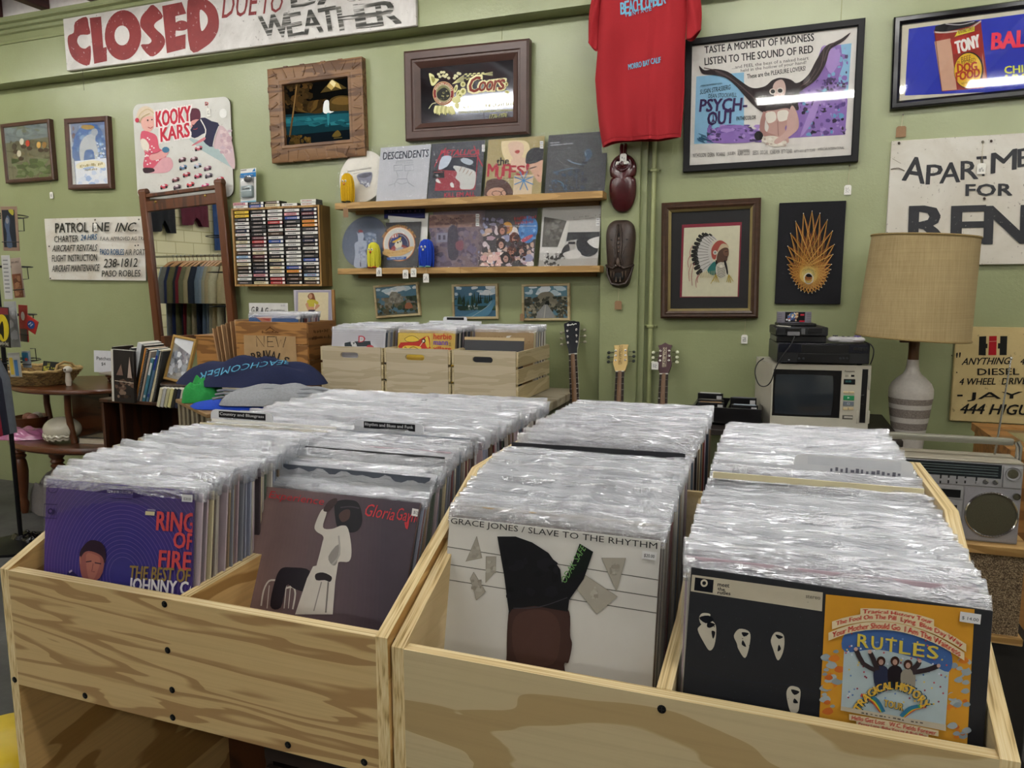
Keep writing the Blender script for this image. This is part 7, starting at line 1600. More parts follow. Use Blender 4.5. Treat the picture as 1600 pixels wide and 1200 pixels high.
def d1(a, w, h): a.rect(-w*.42, -h*.42, w*.36, h*.42, '#1e242e'); a.blob([(-w*.3, h*.1), (-w*.1, h*.3), (w*.05, h*.2), (-w*.02, -h*.05), (w*.1, -h*.4), (-w*.25, -h*.4), (-w*.2, -h*.1)], '#4a5a74', 3); a.ell(-w*.12, h*.18, w*.1, h*.07, '#8a8a90'); a.blob([(w*.0, h*.42), (w*.3, h*.42), (w*.28, h*.3), (w*.1, h*.34)], '#a8a03a', 3)
packet('dark blue picture packet in a brown border, topmost on the spinner rack', [(1, 323), (6, 393), (29, 391), (28, 322)], 2.66, '#8d7260', d1)
def d2(a, w, h):
    for k in range(9): a.rect(-w*.3, h*.4-k*h*.09, w*.3, h*.4-k*h*.09-h*.025, '#77797c')
packet('white lined packet in the second tier of the spinner rack', [(2, 400), (8, 468), (22, 467), (13, 398)], 2.62, '#bfbfbd', d2, hook=False)
def d3(a, w, h): a.rect(-w*.5, -h*.5, w*.4, h*.1, '#7a4a34'); a.busy(-w*.4, -h*.45, w*.3, h*.05, 14, ['#8f6248', '#a87a5a', '#5f3a28'], .008, .02, 2); a.marks((-w*.35, h*.36), (w*.4, h*.36), -.012, '#2a2624', 3)
packet('brownish packet hanging right of the white lined packet', [(16, 404), (24, 466), (38, 464), (33, 402)], 2.70, '#a8968a', d3)
def d4(a, w, h): a.busy(-w*.4, -h*.4, w*.4, h*.4, 10, ['#c4c6c8', '#8f9294', '#a8aaac'], .01, .03, 4)
packet('clear silvery packet in the third tier of the spinner rack', [(6, 472), (14, 543), (30, 542), (27, 470)], 2.66, '#9a9c9c', d4, hook=False)
def d5(a, w, h): a.ell(0, -h*.02, w*.48, h*.34, '#c9b428'); a.blob([(-w*.3, -h*.1), (0, h*.15), (w*.1, 0), (w*.05, -h*.3), (-w*.1, -h*.2)], '#1c1a10', 3); a.rect(-w*.5, h*.32, w*.5, h*.48, '#7a2f34'); a.marks((-w*.4, -h*.46), (w*.4, -h*.46), -.022, '#b8b4a4', 5)
packet('black packet with a yellow oval in the third tier of the spinner rack', [(-8, 480), (-4, 543), (18, 542), (12, 479)], 2.60, '#17160f', d5, hook=False)
def d6(a, w, h): a.ell(0, h*.2, w*.22, h*.12, '#cfcac4'); a.rect(-w*.4, -h*.5, w*.4, -h*.15, '#57524a')
packet('red and grey packet in the third tier of the spinner rack', [(29, 477), (32, 535), (46, 533), (41, 476)], 2.72, '#9a2420', d6)
def d7(a, w, h): a.ell(0, 0, w*.33, h*.3, '#2a4a84', 16, .4); a.line([(-w*.2, -h*.1), (-w*.05, h*.15), (0, -h*.12), (w*.12, h*.12)], .006, '#d0d4d8')
packet('red tilted packet with a blue emblem on the spinner rack', [(43, 493), (38, 512), (55, 522), (61, 502)], 2.70, '#a82a24', d7, hook=False)
def d8(a, w, h): a.rect(-w*.5, -h*.1, w*.3, h*.4, '#2f6a8a'); a.ell(0, 0, w*.2, h*.1, '#a83a34')
packet('small blue packet in the lowest tier of the spinner rack', [(34, 549), (37, 575), (49, 574), (47, 548)], 2.70, '#8a949c', d8)
def d9(a, w, h): a.rect(-w*.4, -h*.4, -w*.1, h*.3, '#b8a03a'); a.rect(w*.0, -h*.45, w*.3, h*.2, '#3f6a94')
packet('clear packet with yellow and blue strips in the lowest tier', [(12, 552), (17, 590), (34, 588), (30, 550)], 2.66, '#9a9a94', d9, hook=False)
t = thing('clothes_stand', 'low chrome clothes stand just outside the left edge', 'clothes rack', (-3.16, 2.02, 0))
mb = MB(); mb.tube([(-1.1, 0, 1.36), (.05, 0, 1.36)], .012, STEEL, 10); mb.obj('rail', t)
for x in (-1.08,): mb = MB(); mb.tube([(x, 0, .02), (x, 0, 1.36)], .014, STEEL, 10); mb.tube([(x, -.25, .02), (x, .25, .02)], .014, STEEL, 10); mb.obj('upright', t)
for k, (n, col, L) in enumerate((('grey denim jacket', '#5f6670', .42), ('navy shirt', '#1a1e30', .50), ('crimson shirt', '#8a1830', .62), ('black shirt', '#131316', .74))):
    garment('%s hanging at the left edge of the photo' % n, col, (-3.27+.012*k-.03*(k == 3), 2.06-.05*k, 1.345), R(6+4*k), L, .48)
t = thing('garment_bag', 'clear plastic garment bag hanging low at the left edge', 'bag', (-3.14, 1.84, 1.345)); mb = MB()
for sd in (1, -1): mb.grid(lambda u, v, sd=sd: Vector(((u-.5)*.36, sd*.03*(1-abs(2*u-1)**4)+.01*math.sin(u*14+v*6), -.08-.80*v)), 14, 10, glass((.95, .96, .98), .08, .15, .25))
mb.obj('bag_body', t); mb = MB(); mb.tube([(0, 0, -.08), (0, 0, .0), (.014, 0, .014), (0, 0, .026)], .003, STEEL, 6); mb.obj('hook', t)
# odds and ends on the floor
t, fn = heap('black_bag', 'shiny black bag lying on the floor left of the bins', (-3.97, 2.85, 0), 0, .10, .07, .06, '#0c0c0e', 41, .5, .3); t['category'] = 'bag'
for ch in t.children: ch.data.materials[0] = M('#08080a', .12, nz=.1)
t = thing('stool', 'yellow round-topped stool beside the left bin, bottom left corner', 'stool', (-1.315, .86, 0)); mb = MB(); mb.lathe([(.0001, .53), (.09, .53), (.104, .55), (.108, .58), (.102, .61), (.08, .63), (.0001, .636)], M('#c9b01c', .45, nz=.06), n=32); mb.obj('seat', t)
for k in range(4): an = R(45+90*k); mb = MB(); mb.tube([(.07*math.cos(an), .07*math.sin(an), .53), (.10*math.cos(an), .10*math.sin(an), 0)], .012, M('#26221e', .5), 8); mb.obj('leg', t)
# ------------------------------------------------------------------ screens and consoles by the back wall
t = thing('side_table', 'dark table by the back wall under the screen set', 'table', (.05, 3.42, 0)); DT = M('#1f1712', .5, nz=.15)
mb = MB(); mb.box(-.48, .42, -.32, .30, .835, .86, DT, .003); mb.obj('table_top', t)
for x in (-.45, .39):
    for y in (-.29, .27): mb = MB(); mb.box(x-.02, x+.02, y-.02, y+.02, 0, .835, DT); mb.obj('leg', t)
CREAM = M('#b4b0a0', .5, nz=.03); DKG = M('#17181c', .35, nz=.05); BLK = M('#0b0b0e', .3, nz=.05)
p = at(1207, 568, 3.24); q = at(1362, 573, 3.27)
TVW = (q-p).length; TVH = p.z-.861; rz = R(5)
t = thing('television', 'cream television with a control panel, under the black video recorder', 'television', (p.x, 3.24, .861), (0, 0, rz))
a = Art(mw(t), 0.).crop(1180, 470, 6); P_ = a.P
sx0, sz1 = P_((175, 640)); sx1, sz0 = P_((790, 1105)); gx = P_((800, 800))[0]; ex = P_((985, 800))[0]
mb = MB(); mb.prism_hole([(0, 0), (TVW, 0), (TVW, TVH), (0, TVH)], [[(sx0, sz0), (sx1, sz0), (sx1, sz1), (sx0, sz1)]], 'y', 0, .025, CREAM); mb.obj('front_bezel', t)
mb = MB(); mb.prism([(-.02, 0), (-.05, TVH*.97), (-.05, 0)][:0] or [(0, .025), (TVW, .025), (TVW-.02, .32), (-.045, .32), (-.03, .1)], 'z', 0, TVH-.001, CREAM); mb.obj('cabinet', t)
mb = MB(); mb.box(sx0, sx1, .012, .02, sz0, sz1, BLK); mb.obj('screen_mask', t)
scx0, scz1 = P_((190, 685)); scx1, scz0 = P_((722, 1085))
mb = MB()
def crt(u, v):
    x, z = (u-.5)*2, (v-.5)*2; X = (scx0+scx1)/2+(scx1-scx0)/2*x*(1-.04*z*z); Z = (scz0+scz1)/2+(scz1-scz0)/2*z*(1-.04*x*x); return Vector((X, .011-.012*(1-.5*x*x-.5*z*z), Z))
mb.grid(crt, 16, 12, M('#2a3036', .12, nz=.15, ns=4., coat=.6)); mb.obj('screen', t)
def PB(x0, y0, x1, y1, m, name, d=.004, bev=.0008):
    A_, B_ = P_((x0, y1)), P_((x1, y0)); mb = MB(); mb.box(A_[0], B_[0], -d, .001, A_[1], B_[1], m, bev); return mb.obj(name, t)
PB(828, 735, 938, 782, BLK, 'clock_display', .002); PB(825, 890, 928, 930, M('#1c8a54', .4), 'play_button'); PB(822, 944, 925, 983, M('#6a747c', .4), 'stop_button')
for x0, y0, x1, y1 in ((826, 848, 874, 866), (878, 850, 928, 868), (820, 1000, 868, 1022), (872, 1000, 920, 1022)): PB(x0, y0, x1, y1, M('#c4b48c', .5), 'button')
PB(898, 694, 930, 712, BLK, 'indicator', .002); PB(845, 692, 876, 712, M('#8a8678', .5), 'indicator', .001); PB(815, 1074, 915, 1108, M('#57544c', .4), 'flap', .002); PB(832, 1084, 910, 1098, M('#b4b0a4', .4), 'flap_handle', .005)
A_, B_ = P_((975, 1142)), P_((1060, 642)); mb = MB(); mb.box(A_[0], B_[0], -.002, .001, A_[1], B_[1], BLK); mb.obj('cassette_door', t)
for y0, y1, x0 in ((700, 834, 1060), (1030, 1150, 1050), (1030, 1150, 945)): PB(x0, y0, x0+24, y1, CREAM, 'door_guard', .006, .002)
a = Art(mw(t), .0022, .4).crop(1180, 470, 6); a.text('Panasonic', (840, 668), (935, 668), (840, 652), '#3a3a36', .02); a.text('00:00', (845, 765), (900, 765), (845, 745), '#4a8a8a', .01)
a.obj('print', t); a = Art(mw(t), .0046, .4).crop(1180, 470, 6); a.poly([(866, 900), (866, 918), (888, 909)], '#d4e4d8'); a.line([(864, 957), (884, 957), (884, 972), (864, 972), (864, 957)], .0015, '#c9ccd0'); a.obj('button_symbols', t)
a = Art(mw(t), .0024, .4).crop(1180, 470, 6); a.marks((990, 890), (1020, 890), 12, '#8a8a88', 3); a.marks((985, 975), (1015, 975), 14, '#57585a', 4); a.obj('door_marks', t)
# video recorder
zt = .861+TVH+.001; p = at(1214, 566, 3.20); q = at(1360, 566, 3.24); VW = (q-p).length; VH = at(1214, 536, 3.20).z-zt
t = thing('video_recorder', 'black video recorder on the cream television', 'video recorder', (p.x, 3.215, zt), (0, 0, R(8)))
mb = MB(); mb.box(0, VW, 0, .27, .006, VH, DKG, .003); mb.obj('casing', t)
for x in (.03, VW-.03):
    for y in (.03, .24): mb = MB(); mb.lathe([(.01, 0), (.012, .006)], BLK, (x, y, 0), 12); mb.obj('foot', t)
a = Art(mw(t), 0.).crop(1180, 470, 6); P_ = a.P
NAVY = M('#0d0f1c', .25, nz=.05)
PB(215, 410, 1065, 480, NAVY, 'upper_panel', .002); PB(430, 415, 880, 488, BLK, 'tape_slot', .003, .0012); PB(390, 500, 890, 575, BLK, 'lower_flap', .003, .0012)
for x0 in (920, 965, 1010): PB(x0, 440, x0+40, 468, BLK, 'button', .004)
for x0 in (400, 440, 785, 815, 848): PB(x0, 532, x0+20, 548, M('#2a2c34', .4), 'small_button', .005)
a = Art(mw(t), .0025, .4).crop(1180, 470, 6); a.marks((240, 575), (300, 575), 8, '#6a6c74', 3); a.ell(316, 553, 9, 5, '#a8aab0'); a.obj('print', t)
# game console with cartridge
zt2 = zt+VH+.0008; p = at(1215, 536, 3.22)
t = thing('game_console', 'black game console on the video recorder, grey cartridge in the top', 'console', (p.x-.005, 3.235, zt2), (0, 0, R(8)))
pz = at(1215, 511, 3.22).z-zt2; CW_ = .195
mb = MB(); mb.box(.0, CW_, .0, .2, .0, pz*.42, BLK, .003); mb.obj('lower_shell', t); mb = MB(); mb.box(-.004, CW_+.004, -.004, .204, pz*.42, pz, DKG, .004); mb.obj('upper_shell', t)
mb = MB(); mb.box(-.004+.02, CW_-.03, .06, .19, pz, pz+.012, BLK, .004); mb.obj('top_deck', t)
a = Art(mw(t), .004).crop(1180, 470, 6); P_ = a.P
PB(283, 260, 418, 300, BLK, 'controller_port', .007); PB(495, 255, 628, 305, BLK, 'controller_port', .007); PB(430, 262, 468, 315, M('#57585a', .4), 'eject_button', .008); PB(300, 290, 415, 325, M('#77767a', .4), 'controller_plug', .014)
t2 = thing('game_cartridge', 'grey game cartridge with a colourful label standing in the black console', 'cartridge', at(1240, 506, 3.33), (0, 0, R(8))); t2.location.z = zt2+pz+.0125
cw = at(1267, 500, 3.33).x-at(1213, 500, 3.33).x; chh = at(1240, 487, 3.33).z-t2.location.z; GR = M('#77747e', .5)
mb = MB(); mb.box(-cw/2, cw/2, -.009, .009, 0, chh, GR, .002); mb.obj('shell', t2)
for k in (-1, 1):
    for q in range(4): mb = MB(); mb.box(k*cw*.42-cw*.06, k*cw*.42+cw*.06, -.0105, -.008, chh*(.12+.2*q), chh*(.26+.2*q), M('#6a6772', .5), .0006); mb.obj('grip_rib', t2)
a = Art(mw(t2), .0093, .35).local(); a.rect(-cw*.27, chh*.1, cw*.31, chh*.98, '#101014'); a.busy(-cw*.2, chh*.16, cw*.11, chh*.92, 26, ['#a84a34', '#4a6a9a', '#c9b48a', '#d0d4d8', '#3a3a5a', '#8a5a4a'], .004, .01, 3); a.rect(cw*.15, chh*.1, cw*.3, chh*.24, '#a8182a'); a.rect(cw*.17, chh*.66, cw*.28, chh*.8, '#b83040'); a.ell(-cw*.22, chh*.3, .004, .004, '#d8d8d8', 10); a.obj('label', t2)
mb = MB(); mb.box(-.025, .025, -.02, .02, 0, .003, M('#c4c0b4', .6)); o = mb.obj('paper_note', loc=(p.x+.02, 3.262, zt2+pz+.0006), rot=(0, R(3), R(15))); tag(o, 'small white paper note lying on the black console', 'note')
# controller and its cables
pc = at(1323, 534, 3.25); t = thing('game_controller', 'pale grey game controller lying on the video recorder', 'controller', (pc.x, 3.285, zt+VH+.0008), (0, 0, R(4))); CG = M('#b4b2b4', .4)
mb = MB(); mb.ell((-.042, 0, .014), (.03, .03, .013), CG, 18, 10); mb.ell((.042, 0, .014), (.03, .03, .013), CG, 18, 10); mb.box(-.045, .045, -.022, .026, .003, .025, CG, .006, seg=2); mb.obj('controller_body', t)
mb = MB(); mb.box(-.052, -.032, -.004, .004, .024, .031, M('#2a2a2e', .4), .001); mb.box(-.046, -.038, -.01, .01, .024, .031, M('#2a2a2e', .4), .001); mb.obj('direction_pad', t)
for x, y, c_ in ((.034, 0, '#5a4a8a'), (.05, 0, '#4a3a7a'), (.042, .01, '#7a70a8'), (.042, -.01, '#5a4a8a')): mb = MB(); mb.lathe([(.005, .024), (.005, .03), (.0001, .031)], M(c_, .3), (x, y, 0), 12); mb.obj('button', t)
for x in (-.012, .008): mb = MB(); mb.box(x-.005, x+.005, -.003, .003, .024, .028, M('#3a3a3e', .5), .001); mb.obj('start_button', t)
def cable(label, pts, r=.0024, col='#141416'):
    mb = MB(); mb.tube(crv(pts, 8, False), r, M(col, .5), 7); o = mb.obj('cable'); return tag(o, label, 'cable')
q = lambda px, py, y: tuple(at(px, py, y))
cable('black cable looping from the console down past the television', [q(1242, 524, 3.215), q(1236, 538, 3.20), q(1222, 557, 3.19), q(1212, 575, 3.19), q(1205, 595, 3.2), q(1197, 603, 3.21), q(1187, 602, 3.22), q(1181, 590, 3.23), q(1180, 577, 3.25), q(1185, 566, 3.28), q(1193, 560, 3.34)])
cable('black cable curling down the right side of the video recorder', [q(1351, 534, 3.29), q(1360, 538, 3.25), q(1365, 546, 3.24), q(1364, 558, 3.24), q(1360, 569, 3.25)])
# black tape tray
tr = thing('tape_tray', 'black tray of cartridges left of the cream television', 'tray', (-.19, 3.2, .861)); mb = MB()
mb.box(-.145, .14, 0, .012, 0, .075, BLK, .001); mb.box(-.145, .14, .29, .3, 0, .075, BLK); mb.box(-.145, -.135, .012, .29, 0, .075, BLK); mb.box(.13, .14, .012, .29, 0, .075, BLK); mb.box(-.145, .14, .0, .3, 0, .008, BLK); mb.obj('tray_body', tr)
mb = MB(); mb.box(-.006, .004, .012, .29, .008, .07, BLK); mb.obj('divider', tr)
for k, (n, x, y, h, top) in enumerate((('front left', -.07, .05, .078, '#8a6a4a'), ('middle left', -.075, .10, .082, '#57504a'), ('back left', -.085, .19, .098, '#c4c4c4'), ('front right', .07, .04, .075, '#9aa4b4'), ('back right', .06, .15, .09, '#6a6c74'))):
    o = thing('tape_cartridge', '%s black cartridge in the black tray' % n, 'cartridge', (-.19+x, 3.2+y, .87)); mb = MB(); mb.box(-.055, .055, 0, .028, 0, h, BLK, .002); mb.obj('shell', o); mb = MB(); mb.box(-.045, .045, .002, .024, h, h+.0015, M(top, .5)); mb.obj('top_label', o); mb = MB(); mb.box(.028, .05, -.0008, .0, h*.6, h*.9, M('#b8b8b8', .5)); mb.obj('price_sticker', o)

# ------------------------------------------------------------------ table lamp (unlit)
def woven():
    mt, nt, b = _new('burlap'); v = _coord(nt)
    tc = _nd(nt, 'ShaderNodeTexCoord'); g = _nd(nt, 'ShaderNodeNewGeometry')
    n1 = _noise(nt, _coord(nt, (3, 3, 500)), 1., 3, .6); n2 = _noise(nt, _coord(nt, (240, 240, 4)), 1., 3, .6); n3 = _noise(nt, v, 9, 4, .6)
    c = _ramp(nt, n1, [(.3, '#8f7c58'), (.7, '#b5a178')]); c2 = _ramp(nt, n2, [(.3, '#8a7752'), (.7, '#b8a57a')]); m = _mix(nt, .5, c, c2); m = _mix(nt, .25, m, _ramp(nt, n3, [(.3, '#937b4e'), (.7, '#bba678')]))
    nt.links.new(m, b.inputs['Base Color']); b.inputs['Roughness'].default_value = .95
    ad = _nd(nt, 'ShaderNodeMath', operation='ADD'); nt.links.new(n1, ad.inputs[0]); nt.links.new(n2, ad.inputs[1]); _bump(nt, b, ad.outputs[0], .5, .002); return mt
BUR = woven(); LXc, LYc = .533, 3.42
t = thing('table_lamp', 'table lamp with a burlap drum shade and striped ceramic base', 'lamp', (LXc, LYc, .70))
zb, zt = 1.236-.70, 1.645-.70
mb = MB(); mb.lathe([(.212, zb), (.196, zt), (.193, zt), (.209, zb)], BUR, n=64, T=Matrix.Translation((0, 0, (zb+zt)/2)) @ Matrix.Rotation(R(3.2), 4, 'Y') @ Matrix.Translation((0, 0, -(zb+zt)/2))); sh = mb.obj('lamp_shade', t, sharp=60)
TRIM = M('#8f7a4e', .9, nz=.15, ns=200.)
for z, r_ in ((zb, .2125), (zt, .1965)):
    mb = MB(); T = Matrix.Translation((0, 0, (zb+zt)/2)) @ Matrix.Rotation(R(3.2), 4, 'Y') @ Matrix.Translation((0, 0, -(zb+zt)/2)); mb.tube([T @ Vector((r_*math.cos(2*PI*i/48), r_*math.sin(2*PI*i/48), z)) for i in range(49)], .0045, TRIM, 6, cap=False); mb.obj('shade_trim', sh)
NW = M('#5a3718', .4, nz=.2, ns=30.); zn = 1.145-.70
mb = MB(); mb.lathe([(.021, zn), (.020, zn+.04), (.022, zn+.095), (.0001, zn+.096)], NW, n=20); mb.obj('wooden_neck', t); mb = MB(); mb.tube([(0, 0, zn+.09), (0, 0, zt-.03)], .006, M('#b09a50', .3, .9), 8); mb.obj('harp_rod', t)
mb = MB()
for k in range(3): mb.tube([(0, 0, zt-.03), (.19*math.cos(R(20+120*k)), .19*math.sin(R(20+120*k)), zt-.012)], .002, M('#b09a50', .3, .9), 5)
mb.obj('shade_spider', t); mb = MB(); mb.box(-.055, -.02, -.012, .012, zn+.07, zn+.095, NW, .003); mb.obj('switch', t)
CW1 = M('#bdb8b0', .55, nz=.08, ns=90., bump=.3, bs=120.); CW2 = M('#80776f', .95, nz=.45, ns=260., bump=.9, bs=260.)
prof = [(.0001, 0), (.055, 0), (.058, .02), (.06, .08), (.068, .17)]
zs = [(1.0-.70, .084)]
seg = [(.060, .10, CW1), (.066, .155, CW1), (.0665, .158, CW2), (.0705, .185, CW2), (.071, .187, CW1), (.0735, .207, CW1), (.074, .209, CW2), (.078, .243, CW2), (.0785, .245, CW1), (.08, .262, CW1), (.0805, .264, CW2), (.0835, .287, CW2), (.084, .289, CW1), (.0845, .305, CW1), (.083, .325, CW1), (.074, .347, CW1), (.055, .367, CW1), (.035, .385, CW1), (.0265, .40, CW1), (.0235, .42, CW1), (.0215, zn, CW1)]
pr = [(.05, 0), (.055, .01)]+[(r_, z) for r_, z, _ in seg]; ml = [CW1]+[CW1]+[m for _, _, m in seg[1:]]
mb = MB(); mb.lathe(pr, ml+[CW1], n=40); mb.obj('ceramic_base', t, sharp=60)
mb = MB(); mb.box(-.2, .2, -.2, .2, .665, .6995, DT, .004); t = thing('lamp_table', 'small dark table under the burlap lamp', 'table', (LXc+.02, LYc, 0)); o = mb.obj('table_top', t)
for x in (-.17, .17):
    for y in (-.17, .17): mb = MB(); mb.box(x-.018, x+.018, y-.018, y+.018, 0, .665, DT); mb.obj('leg', t)

# ------------------------------------------------------------------ boombox on a wooden speaker
BX1, BYF, BZ0 = .674, 2.40, .7085; BW = .50; BH = .240; BD = .125
SIL = M('#a09fa0', .4, .2, nz=.04, ns=60.); SILD = M('#8a8888', .45, .1, nz=.05, ns=200.); CHR = M('#c4c4c4', .15, 1.); MESH = M('#4c4834', .6, .2, nz=.35, ns=900., bump=.6, bs=900.)
t = thing('boombox', 'silver portable stereo on the wooden speaker, handle up', 'stereo', (BX1-BW/2, BYF, BZ0), (0, 0, R(1.5)))
TOPC = M('#a09a8a', .45, .2, nz=.04)
mb = MB(); mb.box(-BW/2, BW/2, 0, BD, 0, BH-.006, SILD, .004, seg=2); mb.obj('casing', t)
mb = MB(); mb.box(-BW/2, BW/2, .0, BD, BH-.006, BH, TOPC, .002); mb.obj('top_plate', t)
a = Art(mw(t), 0.).crop(1400, 660, 6); P_ = a.P
def PB(x0, y0, x1, y1, m, name, d=.004, bev=.0008, par=None):
    A_, B_ = P_((x0, y1)), P_((x1, y0)); mb = MB(); mb.box(min(A_[0], B_[0]), max(A_[0], B_[0]), -d, .001, min(A_[1], B_[1]), max(A_[1], B_[1]), m, bev); return mb.obj(name, par or t)
zr = P_((1000, 590))[1]; zdial0 = P_((600, 500))[1]; zdial1 = P_((600, 375))[1]; xd1 = P_((985, 440))[0]; xt = P_((1000, 500))[0]; zgap = P_((800, 605))[1]
mb = MB(); mb.box(-BW/2+.004, xt-.001, -.004, .001, zgap+.003, BH-.012, SIL, .001); mb.obj('tuner_panel', t); mb = MB(); mb.box(xt+.001, BW/2-.003, -.004, .001, zgap+.003, BH-.012, SIL, .001); mb.obj('tweeter_panel', t)
mb = MB(); mb.box(-BW/2+.02, xd1, -.0055, .001, zdial0, zdial1, M('#20262a', .15, coat=.5)); dial = mb.obj('tuning_dial', t)
mb = MB()
for f in (.2, .4, .62, .8): mb.box(-BW/2+.03, xd1-.008, -.006, -.005, zdial0+(zdial1-zdial0)*f-.0012, zdial0+(zdial1-zdial0)*f+.0012, M('#57605f', .4))
mb.obj('dial_lines', dial)
k0 = P_((293, 508)); mb = MB(); mb.lathe([(.009, -.018), (.0105, -.014), (.011, -.003)], SIL, (k0[0], 0, k0[1]), 20, 'y'); mb.obj('tuning_knob', t)
for x in (415, 490, 568, 647, 750):
    s_ = PB(x-11, 485, x+11, 568, BLK, 'slider_slot', .0048); q0 = P_((x, {415: 532, 490: 525, 568: 540, 647: 530, 750: 555}[x])); mb = MB(); mb.box(q0[0]-.0024, q0[0]+.0024, -.0105, -.004, q0[1]-.003, q0[1]+.003, SIL, .0006); mb.obj('slider_knob', s_)
for x, y in ((835, 552), (925, 558)): q0 = P_((x, y)); mb = MB(); mb.lathe([(.004, -.010), (.0045, -.009), (.0045, -.008), (.007, -.0075), (.007, -.003)], CHR, (q0[0], 0, q0[1]), 16, 'y'); mb.obj('jack_socket', t)
def cone(c, rpx, name):
    q0 = P_(c); r_ = abs(P_((c[0]+rpx, c[1]))[0]-q0[0]); mb = MB(); mb.lathe([(r_, .001), (r_*1.0, -.006), (r_*.96, -.009), (r_*.92, -.006), (r_*.92, .0)], CHR, (q0[0], 0, q0[1]), 48, 'y'); rg = mb.obj(name+'_ring', t)
    mb = MB(); mb.lathe([(r_*.92, -.003), (r_*.5, -.0048), (.0001, -.0052)], MESH, (q0[0], 0, q0[1]), 40, 'y'); mb.obj(name+'_grille', rg)
cone((890, 862), 258, 'woofer'); cone((1093, 482), 76, 'tweeter'); cone((1124, 692), 38, 'small_tweeter')
mb = MB(); xs = P_((630, 800))[0]; mb.box(xs, BW/2-.002, -.002, .001, .006, zgap-.002, M('#8f8d90', .45, .1, nz=.05, ns=300.)); mb.obj('speaker_panel', t)
xs0 = P_((620, 700))[0]; mb = MB(); mb.box(-.06, xs0, -.004, .001, P_((500, 712))[1], zgap-.002, SIL, .001); mb.obj('meter_panel', t); mb = MB(); mb.box(-.05, xs0-.006, -.006, .001, P_((500, 695))[1], P_((500, 622))[1], BLK); mb.obj('meter_window', t)
mb = MB(); zc0, zc1 = P_((500, 950))[1], P_((500, 718))[1]; mb.box(-.06, xs0, -.006, .001, zc0, zc1, SIL, .001); dk = mb.obj('cassette_deck', t); mb = MB(); mb.box(-.045, P_((565, 800))[0], -.0072, .001, P_((500, 880))[1], P_((500, 765))[1], BLK); mb.obj('cassette_window', dk)
mb = MB(); mb.box(-BW/2+.004, -.062, -.002, .001, .006, zgap-.002, M('#8f8d90', .45, .1)); mb.obj('left_speaker_panel', t)
HB = M('#8f8d80', .4, .4); zh = P_((1000, 205))[1]
hy = BD*.55; mb = MB(); mb.box(-BW/2+.012, BW/2-.012, hy-.011, hy+.011, BH+.038, BH+.058, HB, .004, seg=2); hd = mb.obj('handle', t)
for k in (-1, 1): mb = MB(); mb.tube([(k*(BW/2+.004), hy, BH-.045), (k*(BW/2+.004), hy, BH+.035), (k*(BW/2-.004), hy, BH+.05)], .009, CHR, 10); mb.obj('handle_arm', hd)
ab = at(1554, 712, BYF+.11); ae = at(1580, 560, BYF+.14); iv = mw(t).inverted(); mb = MB(); mb.tube([iv @ ab, iv @ ab.lerp(ae, .5), iv @ ae], .003, CHR, 8, radii=[.0036, .0028, .002]); mb.ell(iv @ ae, (.004, .004, .005), CHR, 8, 6); mb.obj('antenna', t)
SPW = wood('#b8945c', '#93703c', 'x', 4, 7, 140, .45, '#76552a', 3.)
def cloth():
    mt, nt, b = _new('speaker_cloth'); n = _noise(nt, _coord(nt, (330, 330, 330)), 1., 2, .6); n2 = _noise(nt, _coord(nt, (60, 60, 700)), 1., 2, .6)
    nt.links.new(_mix(nt, .45, _ramp(nt, n, [(.38, '#2a1c12'), (.5, '#5a4630'), (.62, '#b8a484')]), _ramp(nt, n2, [(.4, '#2f2014'), (.6, '#8f7a5a')])), b.inputs['Base Color']); b.inputs['Roughness'].default_value = .9; _bump(nt, b, n, .5, .002); return mt
t = thing('speaker_cabinet', 'wooden speaker with brown tweed cloth under the silver stereo', 'speaker', (.455, 2.385, .418)); SH = BZ0-.0005-.418
mb = MB(); mb.box(-.25, .250, -.012, .34, SH-.026, SH, SPW, .002); mb.obj('top_board', t); mb = MB(); mb.box(-.25, .246, -.012, .34, 0, .022, SPW, .002); mb.obj('base_board', t)
mb = MB(); mb.box(-.235, .236, .004, .33, .022, SH-.026, cloth()); mb.obj('speaker_cloth', t)
t = thing('low_cabinet', 'dark low cabinet under the wooden speaker', 'cabinet', (.47, 2.56, 0)); mb = MB(); mb.box(-.25, .27, -.14, .17, .03, .4175, M('#1c1814', .6, nz=.2), .004); mb.obj('cabinet_body', t); mb = MB(); mb.box(-.26, .28, -.15, .18, .0, .03, M('#14110e', .6)); mb.obj('plinth', t)
# cabinet behind the stereo
t = thing('display_cabinet', 'brown wooden cabinet with a glass top behind the silver stereo', 'cabinet', (1.12, 3.10, 0)); OC = wood('#9a6a34', '#744a1e', 'x', 4, 7, 140, .4, '#553210', 7.)
pz = at(1520, 694, 2.9).z
mb = MB(); mb.box(-.36, .36, -.26, .26, .05, pz-.03, OC, .004); mb.obj('cabinet_body', t)
mb = MB(); mb.prism_hole([(-.37, -.27), (.37, -.27), (.37, .27), (-.37, .27)], [[(-.29, -.2), (.29, -.2), (.29, .2), (-.29, .2)]], 'z', pz-.03, pz, OC); mb.obj('lid_frame', t)
mb = MB(); mb.box(-.29, .29, -.2, .2, pz-.014, pz-.01, M('#6a6a4a', .1, nz=.1, coat=.6)); mb.obj('lid_glass', t)
t = thing('headphones', 'black round ear cushion on the brown cabinet at the right edge', 'headphones', (1.06, 2.93, pz+.0)); mb = MB(); mb.lathe([(.02, -.02), (.045, -.018), (.05, 0), (.045, .018), (.02, .02)], BLK, (0, 0, .05), 20, 'y'); mb.obj('ear_cushion', t)
mb = MB(); mb.tube([(.0, 0, .09), (.06, 0, .13), (.14, 0, .12), (.18, 0, .05)], .008, BLK, 8); mb.obj('headband', t)
